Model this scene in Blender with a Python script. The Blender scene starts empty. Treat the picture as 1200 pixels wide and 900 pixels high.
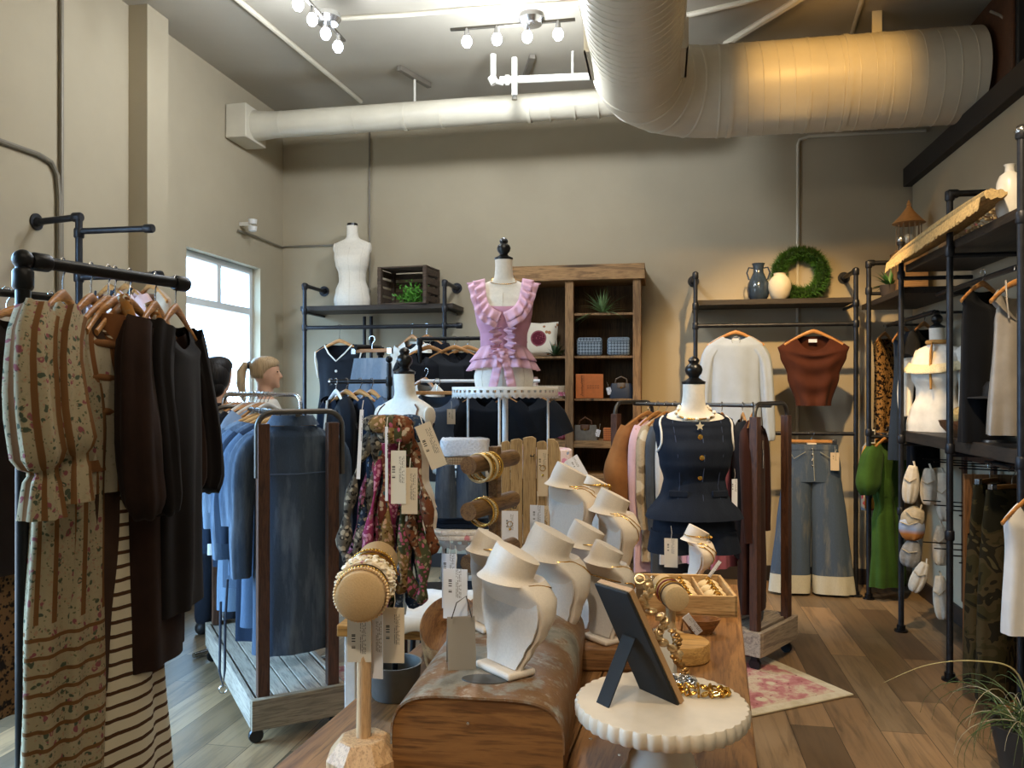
import bpy, math, random
from mathutils import Vector, Matrix, noise
PI = math.pi
V = Vector
SC = bpy.context.scene
COL = SC.collection
R = math.radians
# ------------------------------------------------------------------ camera
F = 950.0; HY = 458.0; H0 = 1.5; TH = R(10.44)
CS, SN = math.cos(TH), math.sin(TH)
def at(px, py, d):                      # a point at the given distance in front of the camera
    xc = (px-600)/F*d
    return V((xc*CS-d*SN, xc*SN+d*CS, H0+(HY-py)/F*d))
def onz(px, py, z):
    return at(px, py, (H0-z)*F/(py-HY))
def onY(px, Y, py=None, z=None):
    t = (px-600)/F; d = Y/(CS+t*SN)
    p = at(px, HY if py is None else py, d)
    if z is not None: p.z = z
    return p
def onX(px, X, py=None, z=None):
    t = (px-600)/F; d = X/(t*CS-SN)
    p = at(px, HY if py is None else py, d)
    if z is not None: p.z = z
    return p
cam_d = bpy.data.cameras.new('camera'); cam = bpy.data.objects.new('camera', cam_d); COL.objects.link(cam)
cam.location = (0, 0, H0); cam.rotation_euler = (PI/2, 0, TH)
cam_d.sensor_width = 36; cam_d.lens = F/1200*36; cam_d.shift_y = (HY-450)/1200; cam_d.clip_start = .05
SC.camera = cam
# ------------------------------------------------------------------ materials
def lin(h):
    h = h.lstrip('#'); o = []
    for i in (0, 2, 4):
        c = int(h[i:i+2], 16)/255
        o.append(c/12.92 if c <= .04045 else ((c+.055)/1.055)**2.4)
    return (*o, 1)
class NT:
    def __init__(s, name):
        s.m = bpy.data.materials.new(name); s.m.use_nodes = True
        s.n = s.m.node_tree.nodes; s.l = s.m.node_tree.links
        s.b = s.n['Principled BSDF']; s.tc = None
    def N(s, t, **k):
        n = s.n.new(t)
        for a, v in k.items():
            if a in n.inputs.keys(): n.inputs[a].default_value = v
            else: setattr(n, a, v)
        return n
    def L(s, a, b): s.l.new(a, b)
    def coord(s, scale=(1, 1, 1), rot=(0, 0, 0), out='Object'):
        if not s.tc: s.tc = s.N('ShaderNodeTexCoord')
        m = s.N('ShaderNodeMapping'); m.inputs['Scale'].default_value = scale; m.inputs['Rotation'].default_value = rot
        s.L(s.tc.outputs[out], m.inputs['Vector']); return m.outputs[0]
    def noise(s, vec, scale, detail=4, rough=.55, dist=0):
        n = s.N('ShaderNodeTexNoise'); n.inputs['Scale'].default_value = scale; n.inputs['Detail'].default_value = detail
        n.inputs['Roughness'].default_value = rough; n.inputs['Distortion'].default_value = dist
        s.L(vec, n.inputs['Vector']); return n.outputs['Fac']
    def voro(s, vec, scale, feature='F1'):
        n = s.N('ShaderNodeTexVoronoi'); n.feature = feature; n.inputs['Scale'].default_value = scale
        s.L(vec, n.inputs['Vector']); return n
    def ramp(s, fac, stops, interp='LINEAR'):
        n = s.N('ShaderNodeValToRGB'); e = n.color_ramp; e.interpolation = interp
        while len(e.elements) < len(stops): e.elements.new(.5)
        for el, (p, c) in zip(e.elements, stops):
            el.position = p; el.color = c if not isinstance(c, str) else lin(c)
        s.L(fac, n.inputs[0]); return n.outputs[0]
    def step(s, fac, a, b):
        return s.ramp(fac, [(a, (0, 0, 0, 1)), (b, (1, 1, 1, 1))])
    def mix(s, fac, a, b, mode='MIX'):
        n = s.N('ShaderNodeMix'); n.data_type = 'RGBA'; n.blend_type = mode
        for sock, v in ((n.inputs[0], fac), (n.inputs[6], a), (n.inputs[7], b)):
            if isinstance(v, str): sock.default_value = lin(v)
            elif isinstance(v, (int, float, tuple)): sock.default_value = v
            else: s.L(v, sock)
        return n.outputs[2]
    def math(s, op, a, b=0):
        n = s.N('ShaderNodeMath'); n.operation = op
        for sock, v in ((n.inputs[0], a), (n.inputs[1], b)):
            if isinstance(v, (int, float)): sock.default_value = v
            else: s.L(v, sock)
        return n.outputs[0]
    def xyz(s, vec):
        n = s.N('ShaderNodeSeparateXYZ'); s.L(vec, n.inputs[0]); return n.outputs
    def color(s, c):
        if isinstance(c, str): s.b.inputs['Base Color'].default_value = lin(c)
        else: s.L(c, s.b.inputs['Base Color'])
    def bump(s, h, strength=.3, dist=.01):
        n = s.N('ShaderNodeBump'); n.inputs['Strength'].default_value = strength; n.inputs['Distance'].default_value = dist
        s.L(h, n.inputs['Height']); s.L(n.outputs[0], s.b.inputs['Normal'])
    def fin(s, rough=.6, metal=0, spec=None):
        s.b.inputs['Roughness'].default_value = rough; s.b.inputs['Metallic'].default_value = metal
        if spec is not None: s.b.inputs['Specular IOR Level'].default_value = spec
        return s.m
_mc = {}
def plain(h, rough=.6, metal=0, var=.0, scale=30, bump=0, spec=None):
    k = (h, rough, metal, var, scale, bump)
    if k in _mc: return _mc[k]
    t = NT('plain_'+h.strip('#')); v = t.coord()
    n = t.noise(v, scale, 5)
    if var:
        d = tuple(x*(1-var) for x in lin(h)[:3])+(1,); u = tuple(min(1, x*(1+var)) for x in lin(h)[:3])+(1,)
        t.color(t.ramp(n, [(.3, d), (.7, u)]))
    else: t.color(h)
    if bump: t.bump(n, bump, .01)
    _mc[k] = t.fin(rough, metal, spec); return _mc[k]
def fabric(h, var=.14, rough=.9, weave=500, bumps=.15, spec=.15):
    k = ('f', h, var)
    if k in _mc: return _mc[k]
    t = NT('fabric_'+h.strip('#')); v = t.coord()
    n = t.noise(v, 9, 4)
    d = tuple(x*(1-var) for x in lin(h)[:3])+(1,); u = tuple(min(1, x*(1+var)) for x in lin(h)[:3])+(1,)
    t.color(t.ramp(n, [(.3, d), (.7, u)]))
    w = t.noise(t.coord((1, 1, 1)), weave, 2)
    t.bump(w, bumps, .004)
    t.b.inputs['Sheen Weight'].default_value = .04
    _mc[k] = t.fin(rough, 0, spec); return _mc[k]
def denim(h, fade='#8fa3b8', amt=.5):
    t = NT('denim'); v = t.coord()
    n = t.noise(t.coord((9, 9, 1.6)), 1.4, 5, .6); m = t.step(n, .50, .72)
    w = t.noise(t.coord((1, 1, .25)), 260, 3)
    base = t.mix(w, h, tuple(x*1.5 for x in lin(h)[:3])+(1,))
    t.color(t.mix(t.math('MULTIPLY', m, amt), base, fade)); t.bump(w, .2, .004)
    return t.fin(.9, 0, .15)
def wood(a, b, scale=1.0, axis='Y', rough=.6, knots=True):
    t = NT('wood'); s = {'X': (1, 12, 12), 'Y': (12, 1, 12), 'Z': (12, 12, 1)}[axis]
    v = t.coord(tuple(x*scale for x in s)); n = t.noise(v, 1.6, 8, .6, 1.2)
    c = t.ramp(n, [(.25, a), (.5, b), (.62, a), (.8, b)])
    v2 = t.coord(tuple(x*scale*6 for x in s)); g = t.noise(v2, 2, 4)
    c = t.mix(t.step(g, .5, .75), c, tuple(x*.62 for x in lin(a)[:3])+(1,))
    if knots:
        k = t.voro(t.coord(tuple(x*scale*.3 for x in s)), 2.2).outputs['Distance']
        c = t.mix(t.step(k, .07, .14), tuple(x*.3 for x in lin(a)[:3])+(1,), c)
    t.color(c); t.bump(n, .15, .004); return t.fin(rough, 0, .35)
def stripes(a, b, freq, duty=.3, axis='z', wob=0, extra=None):
    t = NT('stripes'); o = t.xyz(t.coord()); z = o['xyz'.index(axis)]
    if wob: z = t.math('ADD', z, t.math('MULTIPLY', t.noise(t.coord(), 8), wob))
    f = t.math('FRACT', t.math('MULTIPLY', z, freq)); m = t.step(f, duty, duty+.04)
    t.color(t.mix(m, b, a)); return t.fin(.9, 0, .15)
def floral(base, spots, stripe=None, sf=9, scale=22, waist=None):
    """small flowers on a base; optional brown bands, vertical above z=waist and horizontal below"""
    t = NT('floral'); v = t.coord((1, 1, 1))
    dv = t.N('ShaderNodeVectorMath'); dv.operation = 'ADD'
    nz = t.N('ShaderNodeTexNoise'); nz.inputs['Scale'].default_value = 30; t.L(v, nz.inputs['Vector'])
    sc = t.N('ShaderNodeVectorMath'); sc.operation = 'SCALE'; sc.inputs['Scale'].default_value = .03
    t.L(nz.outputs['Color'], sc.inputs[0]); t.L(v, dv.inputs[0]); t.L(sc.outputs[0], dv.inputs[1])
    c = t.ramp(t.noise(v, 60, 4, .7), [(.3, base), (.55, base), (.75, '#8d8467')])
    for i, (col, s, r) in enumerate(spots):
        mp = t.N('ShaderNodeMapping'); mp.inputs['Location'].default_value = (i*3.7, i*1.3, i*.9); t.L(dv.outputs[0], mp.inputs[0])
        d = t.voro(mp.outputs[0], s).outputs['Distance']
        c = t.mix(t.step(d, r, r*1.25), col, c)
    if stripe:
        o = t.xyz(t.coord())
        at_ = t.N('ShaderNodeAttribute'); at_.attribute_name = 'u'; f = t.math('FRACT', at_.outputs['Fac']); mv = t.step(t.math('ABSOLUTE', t.math('SUBTRACT', f, .5)), .12, .15)
        if waist is not None:
            f2 = t.math('FRACT', t.math('MULTIPLY', o[2], sf*1.25)); mh = t.step(t.math('ABSOLUTE', t.math('SUBTRACT', f2, .5)), .1, .12)
            lo = t.math('LESS_THAN', o[2], waist); mv = t.mix(lo, mv, mh)
        c = t.mix(mv, stripe, c)
    t.color(c); return t.fin(.9, 0, .12)
def leopard(base='#b08a55', dark='#2a1a10'):
    t = NT('leopard'); v = t.coord(); n = t.N('ShaderNodeTexNoise'); n.inputs['Scale'].default_value = 40; t.L(v, n.inputs['Vector'])
    d = t.voro(v, 55, 'F1').outputs['Distance']
    m = t.math('MULTIPLY', t.step(d, .28, .34), t.step(n.outputs['Fac'], .42, .5))
    t.color(t.mix(m, dark, base)); return t.fin(.85, 0, .15)
def camo():
    t = NT('camo'); n = t.noise(t.coord(), 9, 2, .5, .6)
    t.color(t.ramp(n, [(0, '#201f15'), (.42, '#37331f'), (.5, '#453c28'), (.58, '#232016'), (.68, '#4e4730')], 'CONSTANT')); return t.fin(.9, 0, .15)
def glow(h, s):
    t = NT('glow'); t.b.inputs['Emission Color'].default_value = lin(h); t.b.inputs['Emission Strength'].default_value = s
    t.color(h); return t.fin(.4)
def tagmat(c='#d9d0bd'):
    """paper tag: a bar code block on one half and rows of small print, in the tag's own coordinates (-.5..0 high)"""
    t = NT('tag'); o = t.xyz(t.coord())
    bars = t.step(t.noise(t.coord((0, 0, 420)), 1, 0), .5, .52)
    x, z = o[0], o[2]
    inb = t.math('MULTIPLY', t.math('MULTIPLY', t.math('GREATER_THAN', x, -.014), t.math('LESS_THAN', x, -.007)), t.math('MULTIPLY', t.math('GREATER_THAN', z, -.06), t.math('LESS_THAN', z, -.032)))
    m1 = t.math('MULTIPLY', inb, bars)
    ln = t.math('GREATER_THAN', t.math('FRACT', t.math('MULTIPLY', x, 330)), .62)
    br = t.step(t.noise(t.coord((160, 160, 330)), 1, 1), .42, .5)
    intx = t.math('MULTIPLY', t.math('MULTIPLY', t.math('GREATER_THAN', x, .001), t.math('LESS_THAN', x, .014)), t.math('MULTIPLY', t.math('GREATER_THAN', z, -.07), t.math('LESS_THAN', z, -.012)))
    m2 = t.math('MULTIPLY', t.math('MULTIPLY', ln, br), intx)
    cc = t.mix(m1, c, '#28241f'); cc = t.mix(m2, cc, '#5a554c')
    t.color(cc); return t.fin(.75, 0, .2)
# ------------------------------------------------------------------ mesh builder
class MB:
    def __init__(s, M=None): s.v = []; s.f = []; s.M = M or Matrix()
    def add(s, vs, fs):
        b = len(s.v); s.v += [tuple(s.M @ V(p)) for p in vs]; s.f += [tuple(i+b for i in f) for f in fs]; return s
    def box(s, c, size, rot=None):
        x, y, z = (q/2 for q in size); m = Matrix.Translation(c)
        if rot: m = m @ (rot if isinstance(rot, Matrix) else Matrix.Rotation(rot, 4, 'Z'))
        vs = [m @ V((i*x, j*y, k*z)) for i in (-1, 1) for j in (-1, 1) for k in (-1, 1)]
        return s.add(vs, [(0, 1, 3, 2), (4, 6, 7, 5), (0, 4, 5, 1), (2, 3, 7, 6), (0, 2, 6, 4), (1, 5, 7, 3)])
    def bar(s, a, b, w, h, up=(0, 0, 1)):
        a, b = V(a), V(b); d = (b-a); L = d.length; d.normalize(); u = V(up)
        if abs(d.dot(u)) > .98: u = V((1, 0, 0))
        x = d.cross(u).normalized(); u = x.cross(d)
        m = Matrix((x, d, u)).transposed().to_4x4(); m.translation = (a+b)/2
        return s.box((0, 0, 0), (w, L, h), m) if False else s._b(m, w, L, h)
    def _b(s, m, w, L, h):
        vs = [m @ V((i*w/2, j*L/2, k*h/2)) for i in (-1, 1) for j in (-1, 1) for k in (-1, 1)]
        return s.add(vs, [(0, 1, 3, 2), (4, 6, 7, 5), (0, 4, 5, 1), (2, 3, 7, 6), (0, 2, 6, 4), (1, 5, 7, 3)])
    def rings(s, rings, cap0=True, cap1=True, close=True, loop=False):
        n = len(rings[0]); b = []; vs = []; fs = []
        for r in rings: vs += r
        m = len(rings)
        for i in range(m if loop else m-1):
            i2 = (i+1) % m
            for j in range(n if close else n-1):
                k = (j+1) % n
                fs.append((i*n+j, i*n+k, i2*n+k, i2*n+j))
        if cap0 and not loop: fs.append(tuple(range(n))[::-1])
        if cap1 and not loop: fs.append(tuple((m-1)*n+j for j in range(n)))
        return s.add(vs, fs)
    def tube(s, pts, r, seg=10, caps=True, loop=False, flat=1.0, up=None):
        pts = [V(p) for p in pts]; n = len(pts); rr = r if isinstance(r, (list, tuple)) else [r]*n
        T = []
        for i in range(n):
            a = pts[(i-1) % n] if (i or loop) else pts[0]; b = pts[(i+1) % n] if (i < n-1 or loop) else pts[-1]
            T.append((b-a).normalized())
        u = V(up) if up else (V((0, 0, 1)) if abs(T[0].z) < .9 else V((1, 0, 0)))
        out = []
        for i in range(n):
            u = (u-T[i]*u.dot(T[i]));
            if u.length < 1e-6: u = T[i].orthogonal()
            u.normalize(); w = T[i].cross(u)
            out.append([pts[i]+(w*math.cos(a)*flat+u*math.sin(a))*rr[i] for a in (2*PI*k/seg for k in range(seg))])
        return s.rings(out, caps, caps, True, loop)
    def lathe(s, prof, c=(0, 0, 0), seg=28, M=None, scal=None, caps=True):
        m = Matrix.Translation(c) @ (M or Matrix())
        rr = [[m @ V((r*math.cos(a), r*math.sin(a), z)) for a in (2*PI*k/seg for k in range(seg))] if not scal else
              [m @ V(((r+scal(r, a))*math.cos(a), (r+scal(r, a))*math.sin(a), z)) for a in (2*PI*k/seg for k in range(seg))] for r, z in prof]
        return s.rings(rr, caps, caps)
    def sph(s, c, r, seg=14, sc=(1, 1, 1), M=None):
        h = seg//2+1; rings = []
        m = Matrix.Translation(c) @ (M or Matrix())
        for i in range(h+1):
            a = PI*(i+.02 if i == 0 else (i-.02 if i == h else i))/h
            rings.append([m @ V((r*sc[0]*math.sin(a)*math.cos(b), r*sc[1]*math.sin(a)*math.sin(b), -r*sc[2]*math.cos(a))) for b in (2*PI*k/seg for k in range(seg))])
        return s.rings(rings)
    def torus(s, c, Rr, r, seg=28, sg=8, M=None, sc=(1, 1)):
        m = Matrix.Translation(c) @ (M or Matrix())
        pts = [m @ V((Rr*sc[0]*math.cos(a), Rr*sc[1]*math.sin(a), 0)) for a in (2*PI*k/seg for k in range(seg))]
        return s.tube(pts, r, sg, False, True, up=tuple((m.to_3x3() @ V((0, 0, 1)))))
    def prism(s, out, th, M=None):
        m = M or Matrix(); n = len(out)
        vs = [m @ V((x, 0, z)) for x, z in out]+[m @ V((x, th, z)) for x, z in out]
        fs = [tuple(range(n)), tuple(range(2*n-1, n-1, -1))]+[(i, i+n, (i+1) % n+n, (i+1) % n) for i in range(n)]
        return s.add(vs, fs)
    def build(s, name, mat, parent=None, bev=0, ang=38, smooth=True, sub=0, label=None, solid=0):
        me = bpy.data.meshes.new(name); me.from_pydata(s.v, [], s.f); me.validate(); me.update()
        if mat: me.materials.append(mat)
        o = bpy.data.objects.new(name, me); COL.objects.link(o)
        if parent: o.parent = parent
        if smooth:
            me.polygons.foreach_set('use_smooth', [True]*len(me.polygons))
            try: me.set_sharp_from_angle(angle=R(ang))
            except Exception: pass
        if solid:
            m = o.modifiers.new('t', 'SOLIDIFY'); m.thickness = solid; m.offset = 0
        if bev:
            m = o.modifiers.new('b', 'BEVEL'); m.width = bev; m.segments = 2; m.limit_method = 'ANGLE'; m.angle_limit = R(40)
        if sub:
            m = o.modifiers.new('s', 'SUBSURF'); m.levels = sub; m.render_levels = sub
        if label: o['label'] = label
        return o
def setu(o, n, k):
    a = o.data.attributes.new('u', 'FLOAT', 'POINT'); a.data.foreach_set('value', [(i % n)/n*k for i in range(len(o.data.vertices))]); return o
def tag(o, label, cat, group=None):
    o['label'] = label; o['category'] = cat
    if group: o['group'] = group
    return o
def struct(o): o['kind'] = 'structure'; return o
def thing(name, label, cat, loc=(0, 0, 0), rz=0, group=None, rot=None):
    o = bpy.data.objects.new(name, None); COL.objects.link(o); o.empty_display_size = .05
    o.location = loc; o.rotation_euler = rot if rot else (0, 0, rz)
    return tag(o, label, cat, group)
def copy_tree(o, parent=None):
    c = o.copy(); COL.objects.link(c)
    if parent: c.parent = parent
    for ch in [x for x in o.children]: copy_tree(ch, c)
    return c
def lerp(a, b, t): return a+(b-a)*t
def interp(tab, x):
    if x <= tab[0][0]: return tab[0][1:]
    for p, q in zip(tab, tab[1:]):
        if x <= q[0]:
            t = (x-p[0])/(q[0]-p[0]); t = t*t*(3-2*t)
            return tuple(lerp(a, b, t) for a, b in zip(p[1:], q[1:]))
    return tab[-1][1:]
def RX(a): return Matrix.Rotation(R(a), 4, 'X')
def RY(a): return Matrix.Rotation(R(a), 4, 'Y')
def RZ(a): return Matrix.Rotation(R(a), 4, 'Z')
def TR(x, y, z): return Matrix.Translation((x, y, z))
# shared materials
M_PIPE = plain('#35363a', .42, .75, .25, 20, .1)
M_PIPEB = plain('#1b1a1a', .4, .6, .25, 20, .1)
M_CHROME = plain('#c8c8c8', .22, 1)
M_GOLD = plain('#d8ab55', .25, 1)
M_HANG = wood('#a06b3a', '#c68e52', 3, 'X', .4, False)
M_BLACK = plain('#0d0c0c', .3, 0, .1)
M_WHITEMETAL = plain('#dcdad4', .5, .0, .08)
M_LINEN = plain('#e2d7c4', .9, 0, .06, 200, .1)
M_TAG = tagmat(); M_TAGK = tagmat('#cbb799'); M_TAGW = tagmat('#e4e6ec')
M_FIXT = plain('#cfcabd', .6, 0, .05)
# ------------------------------------------------------------------ room shell
XL, XR, YB, YF, ZC = -3.29, 1.88, 6.68, -2.2, 3.92
def wallmat(h='#b0a48c'):
    t = NT('paint'); v = t.coord(); n = t.noise(v, 1.3, 5, .6); f = t.noise(v, 90, 4)
    d = tuple(x*.9 for x in lin(h)[:3])+(1,)
    t.color(t.ramp(n, [(.3, d), (.7, h)])); t.bump(f, .12, .004); return t.fin(.85, 0, .2)
MW = wallmat(); MCEIL = wallmat('#b0a898'); MDARK = plain('#1d1815', .7, 0, .2)
def floormat():
    t = NT('vinyl_planks'); v = t.coord((1, 1, 1), (0, 0, -PI/2))
    b = t.N('ShaderNodeTexBrick'); b.offset = .37; b.offset_frequency = 2; t.L(v, b.inputs['Vector'])
    for k, q in (('Color1', (0, 0, 0, 1)), ('Color2', (1, 1, 1, 1)), ('Mortar', (.5, .5, .5, 1))): b.inputs[k].default_value = q
    b.inputs['Scale'].default_value = 1; b.inputs['Mortar Size'].default_value = .0015; b.inputs['Brick Width'].default_value = 1.05; b.inputs['Row Height'].default_value = .19
    c = t.ramp(b.outputs['Color'], [(0, '#54422f'), (.25, '#6d583f'), (.45, '#947350'), (.6, '#7a664c'), (.8, '#a07f5a'), (1, '#5e4a36')])
    g = t.noise(t.coord((14, 1.1, 1)), 1.5, 8, .62, 1); c = t.mix(t.step(g, .45, .8), c, '#453829')
    g2 = t.noise(t.coord((3, .7, 1)), 1.2, 4); c = t.mix(t.math('MULTIPLY', t.step(g2, .5, .8), .35), c, '#a38c6c')
    c = t.mix(b.outputs['Fac'], c, '#2a2018'); t.color(c); t.bump(g, .1, .003); return t.fin(.42, 0, .4)
struct(MB().box((.66, 2.2, -.05), (8.22, 9.2, .1)).build('floor', floormat()))
struct(MB().box((.66, 2.2, ZC+.05), (8.22, 9.2, .1)).build('ceiling', MCEIL))
struct(MB().box((.66, YB+.06, ZC/2), (8.22, .12, ZC)).build('wall_back', MW))
struct(MB().box((.66, YF-.06, ZC/2), (8.22, .12, ZC)).build('wall_front', MW))
# left wall with two windows (the second one is the shop front daylight beside the camera)
def wallX(x, th, y0, y1, z1, holes):
    m = MB(); ys = [y0]
    for a, b, c, d in holes:
        m.box((x, (ys[-1]+a)/2, z1/2), (th, a-ys[-1], z1)); m.box((x, (a+b)/2, c/2), (th, b-a, c)); m.box((x, (a+b)/2, (d+z1)/2), (th, b-a, z1-d)); ys.append(b)
    m.box((x, (ys[-1]+y1)/2, z1/2), (th, y1-ys[-1], z1)); return m
W1 = (5.2, 6.27, .55, 2.52); W2 = (.3, 3.3, .3, 2.6)
struct(wallX(XL-.08, .16, YF, YB, ZC, [W2, W1]).build('wall_left', MW, smooth=False))
MWIN = plain('#dfe3e5', .5); 
def glassmat():
    t = NT('window_glass'); t.b.inputs['Base Color'].default_value = (.85, .93, .95, 1); t.b.inputs['Alpha'].default_value = .06
    t.b.inputs['Roughness'].default_value = .02; return t.m
MGLASS = glassmat()
def window(n, w, split):
    y0, y1, z0, z1 = w; x = XL-.1; f = MB()
    for y in (y0+.025, y1-.025): f.box((x, y, (z0+z1)/2), (.06, .05, z1-z0))
    for z in (z0+.025, z1-.025): f.box((x, (y0+y1)/2, z), (.058, y1-y0, .05))
    f.box((x, (y0+y1)/2, z1-.36), (.058, y1-y0, .055))
    for q in split: f.box((x, lerp(y0, y1, q), (z1-.36+z1)/2), (.056, .06, .36)); f.box((x-.01, lerp(y0, y1, q)+.05, (z1-.36+z1)/2), (.03, .02, .33))
    o = struct(f.build('window_%d' % n, MWIN, bev=.004))
    MB().box((x, (y0+y1)/2, (z0+z1)/2), (.006, y1-y0-.08, z1-z0-.08)).build('pane', MGLASS, o, smooth=False)
    MB().box((XL-.02, (y0+y1)/2, z0-.015), (.14, y1-y0+.06, .03)).build('sill', MWIN, o, bev=.004)
window(1, W1, (.52,)); window(2, W2, (.5,))
for w in (W1, W2):
    l = bpy.data.lights.new('daylight_portal', 'AREA'); l.shape = 'RECTANGLE'; l.size = w[3]-w[2]; l.size_y = w[1]-w[0]; l.cycles.is_portal = True
    o = bpy.data.objects.new('daylight_portal', l); COL.objects.link(o); o.location = (XL-.17, (w[0]+w[1])/2, (w[2]+w[3])/2); o.rotation_euler = (0, -PI/2, 0)
struct(MB().box((XL+.065, 4.68, ZC/2), (.13, .22, ZC)).build('wall_column', MW))
# right wall: tall partition with a dark cap, dark loft beyond
ZR = 3.06
struct(MB().box((XR+.06, 2.2, ZR/2), (.12, 8.84, ZR)).build('wall_right', MW))
struct(MB().box((XR+.04, 2.2, ZR+.07), (.2, 8.9, .14)).build('trim_1', MDARK, bev=.005))
struct(MB().box((4.72, 2.2, ZC/2), (.1, 8.84, ZC)).build('wall_loft', MDARK))
struct(MB().box((3.3, 2.2, ZR-.06), (2.75, 8.84, .1)).build('floor_loft', MDARK))
M_BASE = plain('#2a221d', .5, 0, .1)
struct(MB().box((-.7, YB-.008, .06), (5.1, .016, .12)).build('baseboard_back', M_BASE, bev=.003))
struct(MB().box((XL+.008, 2.1, .06), (.016, 4.9, .12)).build('baseboard_left', M_BASE, bev=.003))
struct(MB().box((XR-.008, 2.2, .06), (.016, 8.8, .12)).build('baseboard_right', M_BASE, bev=.003))
# ------------------------------------------------------------------ ducts, pipes, ceiling fittings
def ductmat():
    t = NT('duct_paint'); v = t.coord(); n = t.noise(v, 3, 4)
    t.color(t.ramp(n, [(.3, '#bdb5a2'), (.7, '#cdc5b1')])); t.bump(t.noise(v, 14, 3), .12, .01); return t.fin(.42, 0, .5)
MD = ductmat()
t_ = thing('air_duct', 'long thin round duct painted beige running under the ceiling along the far wall', 'duct', (0, 0, 0))
YD, ZD = 5.87, 3.57
m = MB(); m.tube([(XL+.17, YD, ZD), (XL+.34, YD, ZD)], [.115, .1], 28); m.tube([(XL+.34, YD, ZD), (-.1, YD, ZD+.01)], .1, 28)
m.build('pipe', MD, t_)
for x in (-2.9, -2.3, -1.62, -.95, -.8, -.62, -.45, -.3): MB().tube([(x, YD, ZD), (x+.012, YD, ZD)], .1025, 28).build('seam', MD, t_)
MB().box((XL+.09, YD, ZD), (.17, .32, .26)).build('wall_box', MD, t_, bev=.006)
for x in (-1.9, -.95): MB().tube([(x-.012, YD, ZD), (x+.012, YD, ZD)], .104, 28).build('hanger_strap', MD, t_)
# big spiral duct: comes from above the camera, bends right along the far wall
YG, ZG = 5.5, 3.47
t_ = thing('air_duct', 'large beige spiral duct bending to the right, warmly lit by a spotlight', 'duct', (0, 0, 0))
XT = -.14; Rb = .5; pts = []; rr = []
for y in [1.0+.5*i for i in range(9)]:
    if y < YG-Rb: pts.append(V((XT, y, ZG))); rr.append(.265)
for i in range(0, 13):
    a = PI/2*i/12; pts.append(V((XT+Rb-Rb*math.cos(a), YG-Rb+Rb*math.sin(a), ZG))); rr.append(lerp(.275, .29, i/12))
m = MB(); m.tube(pts, rr, 48, False); m.build('elbow', MD, t_, ang=60)
m = MB(); m.tube([(XT+Rb, YG, ZG), (1.92, YG, ZG)], .29, 48, False); m.build('pipe', MD, t_)
# spiral lock seam and gore rings
m = MB(); sp = []
n = 24*15
for i in range(n+1):
    a = 2*PI*i/24; x = XT+Rb+.12+(1.92-XT-Rb-.14)*i/n
    sp.append((x, YG+.291*math.cos(a), ZG+.291*math.sin(a)))
m.tube(sp, .0035, 5); m2 = []
n = 24*26
for i in range(n+1):
    a = 2*PI*i/24; m2.append((XT+.266*math.cos(a), 3.2+(YG-Rb-3.25)*i/n, ZG+.266*math.sin(a)))
m.tube(m2, .0035, 5); m.build('spiral_seam', MD, t_)
for i in (0, 3, 6, 9, 12):
    a = PI/2*i/12; c = V((XT+Rb-Rb*math.cos(a), YG-Rb+Rb*math.sin(a), ZG)); r = lerp(.275, .29, i/12)+.002
    d = V((math.sin(a), math.cos(a), 0)); MB().tube([c-d*.006, c+d*.006], [r, r+.003], 48).build('joint_ring', MD, t_)
for x, w, q in ((XT+Rb+.06, .03, .295), (1.12, .03, .296), (.9, .015, .294)): MB().tube([(x, YG, ZG), (x+w, YG, ZG)], q, 48).build('joint_ring', MD, t_)
for sx in (-1, 1):                                        # side grilles on the trunk
    c = V((XT+sx*.25, 4.72, ZG-.02 if sx > 0 else ZG+.0)); m = MB()
    m.box(c+V((sx*.03, 0, 0)), (.012, .42, .17), RZ(0)); m.box(c+V((sx*.0, .2, 0)), (.07, .01, .15)); m.box(c+V((0, -.2, 0)), (.07, .01, .15)); m.box(c+V((0, 0, -.08)), (.07, .42, .01))
    g = m.build('side_grille', MD, t_)
m = MB(); m.box((1.35, YG, (ZG+ZC)/2+.14), (.06, .01, ZC-ZG-.27)); m.tube([(1.33, YG, ZG), (1.37, YG, ZG)], .293, 48); m.build('hanger_strap', MD, t_)
t_ = thing('air_handler', 'black air handler unit in the loft at the end of the large duct', 'air handler', (2.3, YG-.05, ZR))
MB().box((.05, 0, .47), (.74, .85, .7)).build('casing', plain('#16130f', .6, 0, .2), t_, bev=.01)
MB().box((-.33, 0, .47), (.02, .8, .66)).build('end_flange', plain('#5a3a26', .5, .2, .2), t_, bev=.004)
MB().box((.1, -.43, .33), (.17, .01, .07)).build('label_plate', plain('#b9b0a2', .6), t_)
MB().box((.05, 0, .06), (.7, .8, .12)).build('stand', MDARK, t_)
tag(MB().tube([at(1160, 13, 4.75), at(1172, 18, 4.75), at(1186, 30, 4.7), at(1200, 33, 4.6), at(1230, 20, 4.4)], .008, 8).build('flexible_cable', plain('#8b8172', .5)), 'thin pale cable running over the black air handler', 'cable')
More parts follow.
